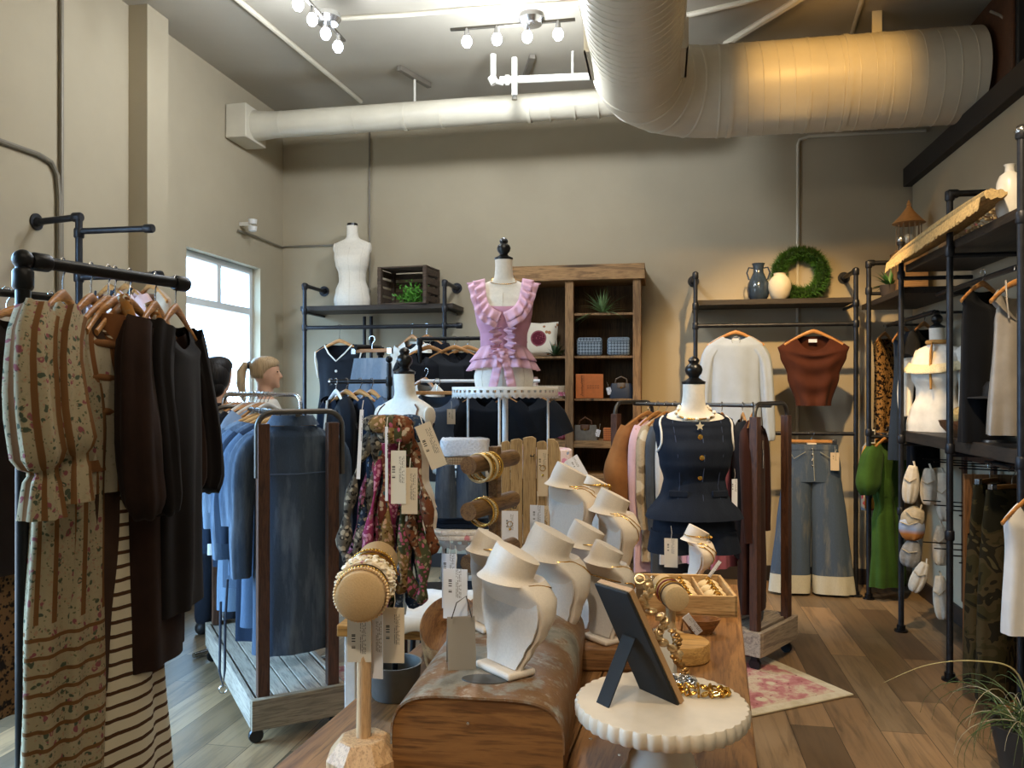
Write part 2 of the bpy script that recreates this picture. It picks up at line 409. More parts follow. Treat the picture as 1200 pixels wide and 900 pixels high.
# wall and ceiling conduits
M_COND = plain('#7d7566', .5, .2)
def conduit(pts, label, r=.011, mat=None, name='conduit'):
    return tag(MB().tube(pts, r, 8).build(name, mat or M_COND), label, 'conduit')
x = XL+.015
pa = onX(72, x, 0); pa.z = ZC; pb = V((x, pa.y, 1.2))
conduit([pa, pb], 'vertical grey conduit on the wall near the column, running up to the ceiling', .012)
p0 = onX(-30, x, 153); p1 = onX(0, x, 165); p2 = onX(45, x, 181); p3 = onX(60, x, 190); p4 = onX(67, x, 205); p5 = onX(69, x, 230); p6 = V((x, p5.y, 1.2))
conduit([p0, p1, p2, p3, p4, p5, p6], 'bent grey conduit curving down beside the straight wall conduit', .014)
y = YB-.015
conduit([onY(433, y, z=ZC), onY(433, y, z=2.35)], 'thin conduit running down the far wall behind the white torso', .009)
p = onY(935, y, 170); q = onY(948, y, 160); r_ = onY(1078, y, 154)
conduit([onY(934, y, z=.9), p, onY(937, y, 164), q, onY(1000, y, 157), onY(1085, y, 153)], 'beige conduit bending along the far wall behind the green wreath', .012, MD)
conduit([onX(279, XL+.02, 270), onX(300, XL+.02, 277), onX(331, XL+.02, 290), onY(334, y, 289), onY(400, y, 287)], 'thin conduit crossing the room corner above the window', .008)
t_ = thing('emergency_light', 'small white wall fitting on a bracket above the window', 'light fixture', onX(281, XL, 266))
MB().box((.05, 0, .02), (.1, .03, .03)).build('bracket', M_FIXT, t_, bev=.004)
for dz in (.035, -.02): MB().lathe([(.0, -.02), (.03, -.015), (.035, .02), (.0, .025)], (.11, 0, dz), 14).build('lamp_head', M_WHITEMETAL, t_)
z = ZC-.015
c = lambda px, py: onz(px, py, z)
conduit([c(262, -14), c(423, 119)], 'long pale conduit on the ceiling above the window side', .018, MD)
conduit([c(395, 22), c(480, 17), c(560, 10), c(690, 2)], 'pale conduit on the ceiling linking the two track lights', .016, MD)
conduit([c(796, 20), c(870, 3), c(900, -6)], 'short pale conduit on the ceiling right of the large duct', .018, MD)
conduit([c(850, 52), c(935, 0), c(960, -16)], 'pair of pale pipes crossing the ceiling above the large duct', .024, MD)
conduit([onz(998, 40, z), onz(1012, -6, z)], 'thin pale pipe on the ceiling above the large duct strap', .014, MD)
# sprinkler piping
def sprk(px, py, label):
    p = at(px, py, 6.2); t = thing('ceiling_mount', label, 'pipe hanger', (p.x, p.y, ZC))
    MB().box((0, 0, -.02), (.04, .4, .04), RZ(-18)).build('channel', plain('#6d665a', .6), t, bev=.004)
    MB().tube([(0, 0, -.02), (0, 0, -.27)], .009, 8).build('rod', M_FIXT, t)
    MB().box((0, 0, -.29), (.055, .055, .06)).build('clamp', M_FIXT, t, bev=.006)
sprk(486, 85, 'pipe hanger with a small channel on the ceiling above the thin duct')
t_ = thing('sprinkler_pipe', 'white sprinkler pipe with two short drops under the ceiling', 'pipe', (0, 0, 0))
d = 5.6; MP = plain('#dedbd0', .4)
MB().tube([at(578, 64, d), at(578, 95, d), at(590, 97, d)], .021, 12).build('drop', MP, t_)
MB().tube([at(603, 68, d-.1), at(603, 112, d-.1)], .02, 12).build('drop', MP, t_)
MB().tube([at(586, 94, d), at(706, 89, d-.05)], .026, 14).build('main_pipe', MP, t_)
MB().tube([at(592, 94, d), at(597, 94, d)], .036, 14).tube([at(576, 90, d), at(580, 98, d)], .03, 12).build('coupling', MP, t_)
MB().tube([at(671, 60, d), at(671, 91, d)], .008, 8).build('rod', MP, t_)
MB().tube([at(603, 112, d-.1), at(603, 117, d-.1)], [.012, .02], 10).build('sprinkler_head', M_CHROME, t_)
tag(MB().bar(onz(624, 66, ZC-.02), onz(615, 92, ZC-.02), .04, .03).build('ceiling_channel', plain('#6d665a', .6)), 'short metal channel on the ceiling behind the sprinkler pipe', 'channel')
# ------------------------------------------------------------------ track lights
M_BULB = glow('#dfe9ff', 24)
def lamp(loc, energy, color, r=.04, spot=None, target=None, blend=.6):
    l = bpy.data.lights.new('lamp_light', 'SPOT' if spot else 'POINT'); l.energy = energy; l.color = color; l.shadow_soft_size = r
    if spot: l.spot_size = R(spot); l.spot_blend = blend
    o = bpy.data.objects.new('lamp_light', l); COL.objects.link(o); o.location = loc
    if target is not None: o.rotation_euler = (V(target)-V(loc)).to_track_quat('-Z', 'Y').to_euler()
    return o
COOL = (.82, .90, 1.0); WARM = (1.0, .74, .42); NEUT = (1.0, .9, .74)
def track(c, direction, label, nb=4, step=.185, real=True):
    ang = math.atan2(direction[1], direction[0])
    t = thing('track_light', label, 'track light', c, ang)
    L = step*nb+.02
    MB().box((0, 0, -.05), (L, .02, .016)).build('track_bar', plain('#4a453c', .4, .6), t, bev=.003)
    MB().lathe([(.0, 0), (.075, 0), (.08, -.03), (.06, -.06), (.0, -.062)], (.12, 0, 0), 24).build('canopy', M_CHROME, t)
    for i in range(nb):
        x = (i-(nb-1)/2)*step
        h = MB().tube([(x, 0, -.05), (x, 0, -.1)], [.011, .02], 12).build('lamp_head', M_CHROME, t)
        MB().lathe([(.0, -.165), (.018, -.16), (.03, -.14), (.03, -.12), (.02, -.1), (0, -.098)], (x, 0, 0), 16).build('bulb', M_BULB, h)
    return t
cT2 = at(600, 24, 4.85); cT2.z = 3.74
track(cT2, (1, 0), 'track light of four bright bulbs in front of the sprinkler pipe')
cT1 = at(374, 8, 4.7); cT1.z = 3.74
track(cT1, (0, 1), 'track light of four bright bulbs at the top left of the ceiling')
for cc in (cT1, cT2):
    lamp((cc.x, cc.y, cc.z-.15), 46 if cc is cT1 else 86, COOL, .1)
# ------------------------------------------------------------------ clothes library
def fold(a, z, seed, k=7):
    return .55*math.sin(k*a+seed+3*noise.noise(V((math.cos(a), z*1.2, seed))))+.45*noise.noise(V((math.cos(a)*2.5, math.sin(a)*2.5+z*2.2, seed*1.7)))*1.6
def body_rings(rows, seed=0, folds=.012, k=7, nseg=56, dip=None, neck_z=None, y0=0, e=1.0, wr=0, drape=0):
    """rows: (z, half width, half depth[, yoff]); front is -Y; dip=(front, back, reach)"""
    rows = sorted(rows, key=lambda r: -r[0]); out = []; zt = rows[0][0]; zb = rows[-1][0]
    for r in rows:
        z, hw, hd = r[:3]; yo = (r[3] if len(r) > 3 else 0)+y0; xo = r[4] if len(r) > 4 else 0
        t = (zt-z)/max(1e-6, zt-zb); ring = []
        for j in range(nseg):
            a = 2*PI*j/nseg; ca, sa = math.cos(a), math.sin(a)
            f = folds*(.25+.75*t)*fold(a, z, seed, k)+(wr*noise.noise(V((ca*3, sa*3+z*9, seed))) if wr else 0)
            x = xo+(hw+f)*math.copysign(abs(ca)**e, ca); y = yo+(hd+f)*math.copysign(abs(sa)**e, sa)
            zz = z
            if drape and sa < 0: y += drape*sa*sa*(1-abs(ca)**3)*math.sin(46*(z-2.2*x*x)+seed)*min(1, t*5)
            if dip:
                g = min(1, (zt-z)/dip[2]); q = (dip[0] if sa < 0 else dip[1])*abs(sa)**1.5*(1-g)**1.4
                zz = z-q
            ring.append(V((x, y, zz)))
        out.append(ring)
    return out
def rows_of(tab, n):
    z0, z1 = tab[0][0], tab[-1][0]; t2 = [(-(q[0]-z0),)+tuple(q[1:]) for q in tab]
    return [(lerp(z0, z1, i/n),)+interp(t2, -(lerp(z0, z1, i/n)-z0)) for i in range(n+1)]
def top_rows(nw, sw, z0, z1, hd, n=7):
    return [(lerp(z0, z1, (i/n)**1.15), lerp(nw, sw, i/n), lerp(hd*.5, hd, i/n)) for i in range(n+1)]
def sleeve(parent, mat, side, path, rad, seed=0, folds=.008, k=5, label=None, flat=.7, name='sleeve'):
    """path in local x (outwards), y, z"""
    pts = [V((side*p[0], p[1], p[2])) for p in path]
    n = 14; P = []; rr = []
    for i in range(n+1):
        t = i/n*(len(pts)-1); a = min(int(t), len(pts)-2); u = t-a
        p0 = pts[max(a-1, 0)]; p1, p2 = pts[a], pts[a+1]; p3 = pts[min(a+2, len(pts)-1)]
        P.append(.5*((2*p1)+(-p0+p2)*u+(2*p0-5*p1+4*p2-p3)*u*u+(-p0+3*p1-3*p2+p3)*u*u*u)); uu = u*u*(3-2*u); rr.append(lerp(rad[a], rad[a+1], uu))
    m = MB(); u = V((0, 1, 0)); out = []
    for i, p in enumerate(P):
        T = (P[min(i+1, n)]-P[max(i-1, 0)]).normalized(); uu = (u-T*u.dot(T)).normalized(); w = T.cross(uu)
        ring = []
        for j in range(28):
            a = 2*PI*j/28; r = rr[i]*(1+.0)+folds*fold(a, p.z*2, seed+side, k)
            ring.append(p+uu*math.sin(a)*r*flat+w*math.cos(a)*r)
        out.append(ring)
    m.rings(out, False, True)
    return setu(m.build(name, mat, parent, ang=80, label=label), 28, 6)
def price_tag(parent, loc, size=(.04, .075), rz=0, mat=None, tilt=0, label=None, rot=None, name='price_tag'):
    M = Matrix.Translation(loc) @ RZ(rz) @ (rot or Matrix()) @ RY(tilt)
    m = MB(); w, h = size
    m.box((0, 0, -h/2-.012), (w, .0016, h))
    o = m.build(name, mat or M_TAG, parent, smooth=False, label=label); o.matrix_local = M
    s = MB().tube([(0, 0, -.016), (.003, 0, .01), (0, 0, .035)], .0008, 5).build('string', M_LINEN, o)
    return o
def hanger(loc, rz, label, drop=0, w=.205, color=None, bar=False, clips=False, tilt=0, group=None):
    ws_ = label.split()
    while len(ws_) > 16 or ws_[-1] in ('the', 'a', 'of', 'with', 'and', 'whose', 'at', 'in', 'to', 'by', 'on', 'from', 'between', 'behind', 'shows', 'tag,', 'white'): ws_ = ws_[:-1]
    label = ' '.join(ws_)
    h = thing('coat_hanger', label, 'hanger', loc, 0, group); h.rotation_euler = (0, R(tilt), rz); mt = color or M_HANG
    pts = [(0, 0, -.074-drop)] ; r = .02
    hk = [(r*math.sin(a), 0, -.004+r*math.cos(a)-.012+.0) for a in [R(q) for q in (-100, -60, -20, 20, 60, 100, 140)]]
    hk += [(.004, 0, -.042), (0, 0, -.055), (0, 0, -.08-drop)]
    MB().tube(hk, .0022, 7).build('hook', M_CHROME, h)
    if clips:
        MB().box((0, 0, -.085-drop), (w*2*.72, .012, .022)).build('bar', mt, h, bev=.003)
        for sx in (-1, 1): MB().box((sx*w*.8, 0, -.088-drop), (.03, .024, .035)).tube([(sx*w*.5, 0, -.085-drop), (sx*w*.8, 0, -.085-drop)], .003, 6).build('clip', M_CHROME, h, bev=.003)
    else:
        P = []
        for i in range(-8, 9):
            t = i/8; P.append((w*t, -.012*abs(t)**2, -.07-drop-.1*abs(t)**1.3))
        MB().tube(P, [.006+.010*(1-abs(i/8))+.004*abs(i/8)**6 for i in range(-8, 9)], 10, flat=.55).build('shoulder_bar', mt, h, ang=60)
        if bar: MB().tube([(-w*.86, -.008, -.158-drop), (w*.86, -.008, -.158-drop)], .005, 8).build('trouser_bar', mt, h)
    return h
def garment(name, label, cat, loc, rz, mat, L, nw=.1, drape=0, sw=.2, dip=(.08, .015, .2), prof=None, hd=.05, folds=.012, k=7, seed=0, group=None, drop=0, dz=0, wr=0, e=1.0, tilt=0, n=26):
    """a garment hanging from a hanger whose hook sits at loc; L = length from hook"""
    g = thing(name, label, cat, loc, 0, group); g.rotation_euler = (0, R(tilt), rz)
    z0 = -.07-.1*(nw/.205)**1.3+.014-drop+dz; z1 = -.07-.1*(min(sw, .23)/.205)**1.3+.012-drop+dz-(.02 if sw < .18 else 0)
    rows = top_rows(nw, sw, z0, z1, hd)
    prof = prof or [(0, 1, 1), (.25, .92, 1.1), (1, 1.0, 1.3)]
    for i in range(1, n+1):
        t = i/n; a, b = interp(prof, t)[:2]; rows.append((lerp(z1, -L, t), sw*a, hd*b))
    o = MB().rings(body_rings(rows, seed, folds, k, dip=dip, wr=wr, e=e, drape=drape), False, False).build('body', mat, g, ang=80); setu(o, 56, 11)
    g['_sw'] = sw; g['_z1'] = z1
    return g
def trousers(name, label, loc, rz, mat, L, ww=.2, wh=.25, wk=.11, wf=.13, hd=.05, drop=.1, group=None, seed=0, cuff=None, folds=.008, spread=0):
    g = thing(name, label, 'trousers', loc, rz, group); zt = -drop; zc = zt-.27
    rows = [(lerp(zt, zc, i/8), lerp(ww, wh, min(1, i/5)), lerp(hd*.7, hd, i/8)) for i in range(9)]
    m = MB().rings(body_rings(rows, seed, folds*.5, 5), False, True)
    cf = []
    for s in (-1, 1):
        rr = []
        for i in range(20):
            t = i/19; z = lerp(zc+.03, -L, t); w = interp([(0, wh*.5, 0), (.4, wk, 0), (1, wf, 0)], t)[0]
            xo = s*(lerp(wh*.5, wf+.012+spread, t)); rr.append((z, w*(1.02 if i else .99), hd*lerp(.95, 1.1, t), 0, xo))
        cut = 17 if cuff else 20
        m.rings(body_rings(rr[:cut], seed+s, folds, 5), False, False)
        if cuff: cf.append(body_rings([(z, w*1.02, d*1.05, y, x) for z, w, d, y, x in rr[cut-1:]], seed+s, folds, 5))
    m.build('legs', mat, g, ang=80)
    for c in cf: MB().rings(c, False, False).build('cuff', cuff, g, ang=80)
    MB().rings(body_rings([(zt+.004, ww+.004, hd*.75), (zt-.035, ww+.006, hd*.8)], seed, 0), False, False).build('waistband', mat, g, ang=80)
    return g
def buttons(parent, pts, r=.008, mat=None, nm='button'):
    for p in pts: MB().lathe([(0, -.002), (r, -.002), (r, .002), (r*.5, .004), (0, .004)], p, 12, RX(90)).build(nm, mat or M_GOLD, parent)
# ------------------------------------------------------------------ torsos
TORSO = [  # z, half width, half depth, y offset  (0 = hip cut, .62 = neck base, .70 neck top) front is -Y
    (0, .165, .105, .01), (.06, .172, .11, .01), (.14, .155, .1, 0), (.24, .122, .085, 0), (.30, .125, .088, -.004), (.38, .148, .11, -.018), (.44, .158, .112, -.02),
    (.50, .165, .092, -.008), (.545, .176, .07, 0), (.575, .168, .055, .005), (.60, .115, .047, .01), (.62, .07, .046, .01), (.64, .053, .046, .006), (.70, .049, .045, -.002), (.735, .05, .046, -.004)]
def tsurf(z, a, off=0, S=1.0):
    hw, hd, yo = interp(TORSO, z)
    e = .92
    ca, sa = math.cos(a), math.sin(a)
    return V(((hw+off)*math.copysign(abs(ca)**e, ca), yo+(hd+off)*math.copysign(abs(sa)**e, sa), z))*S
def torso_mesh(z0=0, z1=.735, off=0, n=44, seg=44):
    return [[tsurf(lerp(z0, z1, i/n), 2*PI*j/seg, off) for j in range(seg)] for i in range(n+1)]
def finial(z=.735, s=1.0):
    return MB().lathe([(.0, z-.002), (.052*s, z), (.054*s, z+.012), (.04*s, z+.018), (.022*s, z+.03), (.024*s, z+.036), (.036*s, z+.05), (.04*s, z+.066), (.034*s, z+.084), (.02*s, z+.095), (.022*s, z+.1), (.026*s, z+.108), (.02*s, z+.12), (.008*s, z+.128), (0, z+.13)], seg=24)
M_TORSO = plain('#e9e1d2', .8, 0, .05, 60, .05)
def torso(label, loc, rz, scale=1.0, cap=True, pole=0, base=None, capmat=None):
    t = thing('mannequin_torso', label, 'mannequin', loc, rz); t.scale = (scale,)*3
    b = MB().rings(torso_mesh()).build('body', M_TORSO, t, ang=60)
    m = MB()
    for a in (-PI/2, -PI/2+.75, -PI/2-.75): m.tube([tsurf(z*.01, a, .0005) for z in range(0, 57, 3)], .0012, 5)
    m.build('seam', plain('#cfc4b0', .9), b)
    for sx in (-1, 1):
        MB().sph((sx*.16, .0, .535), .04, 14, (.42, 1, 1.2)).build('arm_cap', M_TORSO, t)
    if cap: finial().build('finial', capmat or M_BLACK, t)
    else: MB().lathe([(0, .733), (.049, .735), (.047, .757), (0, .762)], seg=24).build('neck_cap', M_BLACK, t)
    if pole:
        MB().tube([(0, 0, -pole+.03), (0, 0, .01)], .016, 14).build('pole', M_BLACK, t)
        MB().lathe([(0, -pole), (.15, -pole), (.15, -pole+.012), (.03, -pole+.03), (.02, -pole+.06), (0, -pole+.06)], seg=28).build('base', M_BLACK, t)
    return t
def ruffle(path, normals, across, wd, amp, freq, seed=0, rows=5):
    """gathered strip: hangs off path in direction `across`, waving along the normal"""
    vs = []; n = len(path); L = 0
    for i, p in enumerate(path):
        if i: L += (p-path[i-1]).length
        nn = V(normals[i]); ac = V(across[i])
        for j in range(rows):
            t = j/(rows-1); w = amp*t*math.sin(freq*L+.8*math.sin(L*23+seed)+seed)+.012*t
            vs.append(p+ac*wd*t+nn*(w+.004))
    fs = [(i*rows+j, i*rows+j+1, (i+1)*rows+j+1, (i+1)*rows+j) for i in range(n-1) for j in range(rows-1)]
    m = MB(); m.add(vs, fs); return m
def smooth_path(pts, n=60):
    pts = [V(p) for p in pts]; out = []
    for i in range(n+1):
        t = i/n*(len(pts)-1); a = min(int(t), len(pts)-2); u = t-a
        p0 = pts[max(a-1, 0)]; p1, p2 = pts[a], pts[a+1]; p3 = pts[min(a+2, len(pts)-1)]
        out.append(.5*((2*p1)+(-p0+p2)*u+(2*p0-5*p1+4*p2-p3)*u*u+(-p0+3*p1-3*p2+p3)*u*u*u))
    return out
# ------------------------------------------------------------------ pipe furniture
def flange(m, c, axis):          # axis: unit vector pointing away from the wall
    c = V(c); a = V(axis)
    m.tube([c, c+a*.008], .045, 20); m.tube([c+a*.008, c+a*.035], [.026, .021], 16)
def elbowm(m, c, r=.022): m.sph(c, r*1.15, 12)
def pipe(parent, name, pts, r=.0165, mat=None, fit=(), caps=True):
    m = MB().tube(pts, r, 14)
    o = m.build(name, mat or M_PIPE, parent, ang=50)
    if fit:
        for p, d in fit:
            f = MB(); p = V(p); d = V(d).normalized()*.026; f.tube([p-d, p-d*.75, p+d*.75, p+d], [r*1.2, r*1.42, r*1.42, r*1.2], 14); f.build('fitting', mat or M_PIPE, o, ang=50)
    return o
# ------------------------------------------------------------------ pipe racks
X_, Y_, Z_ = V((1, 0, 0)), V((0, 1, 0)), V((0, 0, 1))
M_SHELF = wood('#2a241f', '#3a322a', 1, 'X', .55, False)
M_SHELFY = wood('#2a241f', '#3c332b', 1, 'Y', .55, False)
YU = 6.28
def wall_rack(label, x0, x1, zt, zs, zr, low=None, rod_out=0):
    t = thing('clothing_rack', label, 'clothing rack', (x0, YU, 0))
    w = x1-x0; D = YB-YU
    for x in (0, w):
        u = pipe(t, 'upright', [(x, 0, .0), (x, 0, zt)], fit=[((x, 0, zr), Z_), ((x, 0, zt-.01), Z_), ((x, 0, zs-.05), Z_)])
        pipe(u, 'wall_arm', [(x, 0, zt), (x, D-.002, zt)], fit=[((x, .01, zt), Y_)])
        f = MB(); flange(f, (x, D-.001, zt), (0, -1, 0)); f.build('flange', M_PIPE, u, ang=50)
        b = MB(); b.tube([(x, 0, 0), (x, 0, .01)], .045, 20); b.tube([(x, 0, .01), (x, 0, .035)], .024, 14); b.build('foot', M_PIPE, u, ang=50)
    MB().box((w/2, D/2+.02, zs-.02), (w+(.12 if rod_out else .0), D-.05, .04)).build('shelf', M_SHELF, t, bev=.003)
    for x in (0, w): pipe(t, 'shelf_arm', [(x, 0, zs-.056), (x, D-.01, zs-.056)], .012)
    pipe(t, 'rod', [(0, 0, zr), (w+rod_out, 0, zr)], .0165, fit=[((w+rod_out-.02, 0, zr), X_)] if rod_out else ())
    if low: pipe(t, 'lower_rod', [(0, 0, low), (w, 0, low)], .0145)
    return t
xl0 = onY(357, YU).x; xl1 = onY(521, YU).x; xr0 = onY(815, YU).x; xr1 = onY(1003, YU).x
wall_rack('wall mounted pipe rack with dark shelf holding the white torso and slatted crate', xl0, xl1, 2.37, 2.205, 2.02, rod_out=.14)
t_ = thing('pipe_stand', 'pair of thin vertical pipes against the wall behind the black vest', 'pipe stand', (onY(431, YB-.05).x, YB-.05, 0))
for dx in (-.03, .03): pipe(t_, 'pipe', [(dx, 0, 0), (dx, 0, 2.14)], .014)
MB().box((0, 0, .01), (.16, .08, .02)).build('base_plate', M_PIPE, t_)
wall_rack('wall mounted pipe rack with dark shelf holding the jug, vase and green wreath', xr0, xr1, 2.38, 2.19, 1.99, low=1.185)
# racks along the right wall ------------------------------------------------
XU = 1.47
def yu(px): return onX(px, XU).y
def right_frame(label, px, zt, bar=True, ball=False):
    y = yu(px); t = thing('pipe_rack', label, 'clothing rack frame', (XU, y, 0)); W = XR-XU
    u = pipe(t, 'upright', [(0, 0, .0), (0, 0, zt)], fit=[((0, 0, 1.2), Z_), ((0, 0, zt-.01), Z_), ((0, 0, .75), Z_), ((0, 0, 2.22), Z_)])
    if bar:
        pipe(t, 'wall_arm', [(0, 0, zt), (W-.002, 0, zt)], fit=[((.015, 0, zt), X_)])
        f = MB(); flange(f, (W-.001, 0, zt), (-1, 0, 0)); f.build('flange', M_PIPE, t, ang=50)
    if ball: MB().sph((0, 0, zt), .026, 14).build('ball_cap', M_CHROME, t)
    pipe(t, 'shelf_arm', [(0, 0, 1.17), (W-.002, 0, 1.17)], .013); pipe(t, 'shelf_arm', [(0, 0, 2.2), (W-.002, 0, 2.2)], .013)
    MB().tube([(0, 0, 0), (0, 0, .01)], .04, 20).tube([(0, 0, .01), (0, 0, .04)], .026, 14).build('foot', M_PIPEB, t, ang=50)
    return y
y4 = right_frame('tall pipe frame beside the green jumpsuit, next to the far wall', 1018, 2.42)
y3 = right_frame('tall pipe frame with a shiny ball cap, under the tip of the straw mat', 1056, 2.44, False, True)
y2 = right_frame('tall pipe frame standing between the knotted bags and the wooden clothes box', 1113, 2.52)
y1 = right_frame('tall pipe frame at the picture edge in front of the white bottle vase', 1197, 2.58, False, True)
def rshelf(label, ya, yb, z, th=.05, x0=XU+.02, x1=XR-.005):
    o = MB().box(((x0+x1)/2, (ya+yb)/2, z-th/2), (x1-x0, yb-ya, th)).build('shelf', M_SHELFY, bev=.004)
    return tag(o, label, 'shelf')
rshelf('dark top shelf carrying the straw mat and dried flowers', y1-.3, y3-.02, 2.28, .045)
rshelf('dark middle shelf carrying the cream mannequin and wooden bowl', y1-.3, y3-.02, 1.25, .065)
rshelf('dark upper shelf with potted greenery beside the bird cage', y3+.02, y4+.3, 2.15, .04)
def rrod(label, ya, yb, z, x=1.67, r=.0145):
    t = thing('hanging_rail', label, 'clothes rail', (x, ya, z))
    pipe(t, 'rod', [(0, 0, 0), (0, yb-ya, 0)], r)
    for y in (.04, yb-ya-.04): pipe(t, 'bracket', [(0, y, 0), (XR-x-.002, y, 0)], .009)
    return t
rrod('dark rail under the top shelf holding the black dress and grey top', y1-.2, y3-.04, 2.09)
rrod('dark rail above the leopard print dress in the corner', y3+.02, y4+.28, 1.99)
rrod('lower dark rail above the green jumpsuit in the corner', y3+.02, y4+.28, 1.22)
rrod('chrome rail under the middle shelf above the camouflage trousers', y1-.2, y2+.05, 1.13, 1.66, .009)
# centre back rack with brown hangers
pc = at(492, 397, 5.5)
t_ = thing('clothing_rack', 'thin black pipe rack behind the pink ruffled mannequin', 'clothing rack', (pc.x, pc.y, 0))
pipe(t_, 'upright', [(0, 0, 0), (0, 0, pc.z)], .015, M_PIPEB, [((0, 0, pc.z-.02), Z_)])
pipe(t_, 'rail', [(0, 0, pc.z), (.62, .05, pc.z)], .013, M_PIPEB)
pipe(t_, 'upright', [(.62, .05, 0), (.62, .05, pc.z)], .015, M_PIPEB)
MB().tube([(-.0, -.25, .015), (0, .25, .015)], .015, 10).build('foot', M_PIPEB, t_)
MB().tube([(.62, -.2, .015), (.62, .3, .015)], .015, 10).build('foot', M_PIPEB, t_)
# centre left low rack with ball ends
pl = at(456, 447, 4.4)
t_ = thing('clothing_rack', 'low black rack with a ball finial behind the scarf stand', 'clothing rack', (pl.x, pl.y, 0))
pipe(t_, 'upright', [(0, 0, 0), (0, 0, pl.z+.1)], .013, M_PIPEB, [((0, 0, pl.z), Z_)])
pipe(t_, 'rail', [(0, 0, pl.z), (-.34, .02, pl.z)], .012, M_PIPEB)
MB().sph((0, 0, pl.z+.12), .02, 12).build('finial', M_PIPEB, t_)
MB().tube([(-.34, .02, pl.z), (-.352, .02, pl.z)], .018, 12).build('end_cap', M_CHROME, t_)
MB().lathe([(0, 0), (.2, 0), (.2, .012), (.03, .03), (0, .03)]).build('base', M_PIPEB, t_)
pe = at(446, 408, 5.0)
t_ = thing('clothing_rack', 'black elbow topped pipe stand holding the pale denim shorts', 'clothing rack', (pe.x, pe.y, 0))
pipe(t_, 'upright', [(0, 0, 0), (0, 0, pe.z)], .017, M_PIPEB, [((0, 0, pe.z-.02), Z_)])
pipe(t_, 'arm', [(0, 0, pe.z), (-.1, -.16, pe.z)], .017, M_PIPEB)
MB().lathe([(0, 0), (.2, 0), (.2, .012), (.03, .03), (0, .03)]).build('base', M_PIPEB, t_)
# left: wall rack arms on the window wall --------------------------------------
pf = onX(42, XL, 260); xa = XL+.27
t_ = thing('wall_rack', 'dark pipe rack fixed to the wall by a round flange, two arms reaching out', 'clothing rack', (XL, pf.y, 0))
f = MB(); flange(f, (.001, 0, pf.z), (1, 0, 0)); f.build('flange', M_PIPE, t_, ang=50)
pipe(t_, 'wall_arm', [(.03, 0, pf.z), (.26, 0, pf.z+.015)], .018, fit=[((.25, 0, pf.z+.015), X_)])
pipe(t_, 'upright', [(.26, 0, .05), (.26, 0, pf.z+.015)], .018, fit=[((.26, 0, pf.z-.07), Z_), ((.26, 0, 2.1), Z_)])
pipe(t_, 'arm', [(.26, 0, pf.z-.06), (.68, 0, pf.z-.06)], .0165, fit=[((.67, 0, pf.z-.06), X_)])
pipe(t_, 'arm', [(.26, 0, 2.1), (.74, 0, 2.1)], .0165, fit=[((.72, 0, 2.1), X_), ((.5, 0, 2.1), X_)])
f = MB(); flange(f, (.26, 0, .0), (0, 0, 1)); f.build('foot', M_PIPE, t_, ang=50)
# left: near rack with dresses
NA, NB = at(27, 303, 2.04), at(213, 316, 2.5); NB.z = NA.z = 1.83
t_ = thing('clothing_rack', 'thick black pipe rack at the picture edge holding the floral dresses', 'clothing rack', (NA.x, NA.y, 0))
dv = NB-NA
pipe(t_, 'rail', [(0, 0, 1.83), dv+V((0, 0, 1.83))], .0165, M_PIPEB, [((dv*.99+V((0, 0, 1.83))), dv), ((dv*.09+V((0, 0, 1.83))), dv)])
pipe(t_, 'upright', [(0, 0, 0), (0, 0, 1.83)], .0175, M_PIPEB, [((0, 0, 1.78), Z_)])
MB().sph((0, 0, 1.83), .026, 14).build('elbow', M_PIPEB, t_)
MB().tube([(-.25, .05, .02), (.3, -.06, .02)], .018, 12).build('foot', M_PIPEB, t_)
# ------------------------------------------------------------------ bookcase
YC = 6.27
bx0, bx1 = onY(590, YC).x, onY(751, YC).x; BW = bx1-bx0; BD = YB-YC-.01; ZT = 2.475
M_WC = wood('#6d5033', '#94714a', 1, 'Z', .7); M_WCX = wood('#745636', '#a07b50', 1, 'X', .7)
M_WDK = wood('#4b3722', '#664c30', 1, 'X', .75)
t_ = thing('bookcase', 'tall open wooden bookcase with two columns of shelves against the far wall', 'bookcase', (bx0, YC, 0))
MB().box((BW/2, BD/2, ZT-.06), (BW+.06, BD+.04, .12)).build('top_board', M_WCX, t_, bev=.004)
xm0, xm1 = onY(662, YC).x-bx0, onY(672, YC).x-bx0; xm = (xm0+xm1)/2
for x in (.03, BW-.03): MB().box((x, BD/2, (ZT-.12)/2), (.06, BD, ZT-.12)).build('side_panel', M_WC, t_, bev=.003)
MB().box((xm, .04, (ZT-.12)/2), (.065, .07, ZT-.12)).build('centre_post', M_WC, t_, bev=.003)
MB().box((xm, BD/2+.03, (ZT-.12)/2), (.02, BD-.08, ZT-.12)).build('divider', M_WDK, t_)
MB().box((BW/2, BD-.01, (ZT-.12)/2), (BW-.12, .016, ZT-.12)).build('back_panel', wood('#46341f', '#5f482d', 1, 'Z', .75, False), t_)
zsh = {'R': (2.105, 1.772, 1.44, 1.112, .85), 'L': (1.772, 1.44, 1.112, .85)}
for k, x0, x1 in (('L', .06, xm-.033), ('R', xm+.033, BW-.06)):
    for z in zsh[k]:
        th = .055 if z < 1.3 else .018
        MB().box(((x0+x1)/2, BD/2+(.0 if th > .03 else .015), z-th/2), (x1-x0, BD-(.02 if th > .03 else .05), th)).build('shelf', M_WCX if th > .03 else M_WC, t_, bev=.002)
MB().box((BW/2, BD/2, .05), (BW-.12, BD-.02, .1)).build('plinth', M_WC, t_)
def bc(px, z, dy=.12): q = onY(px, YC+dy); return V((q.x, YC+dy, z+.001))
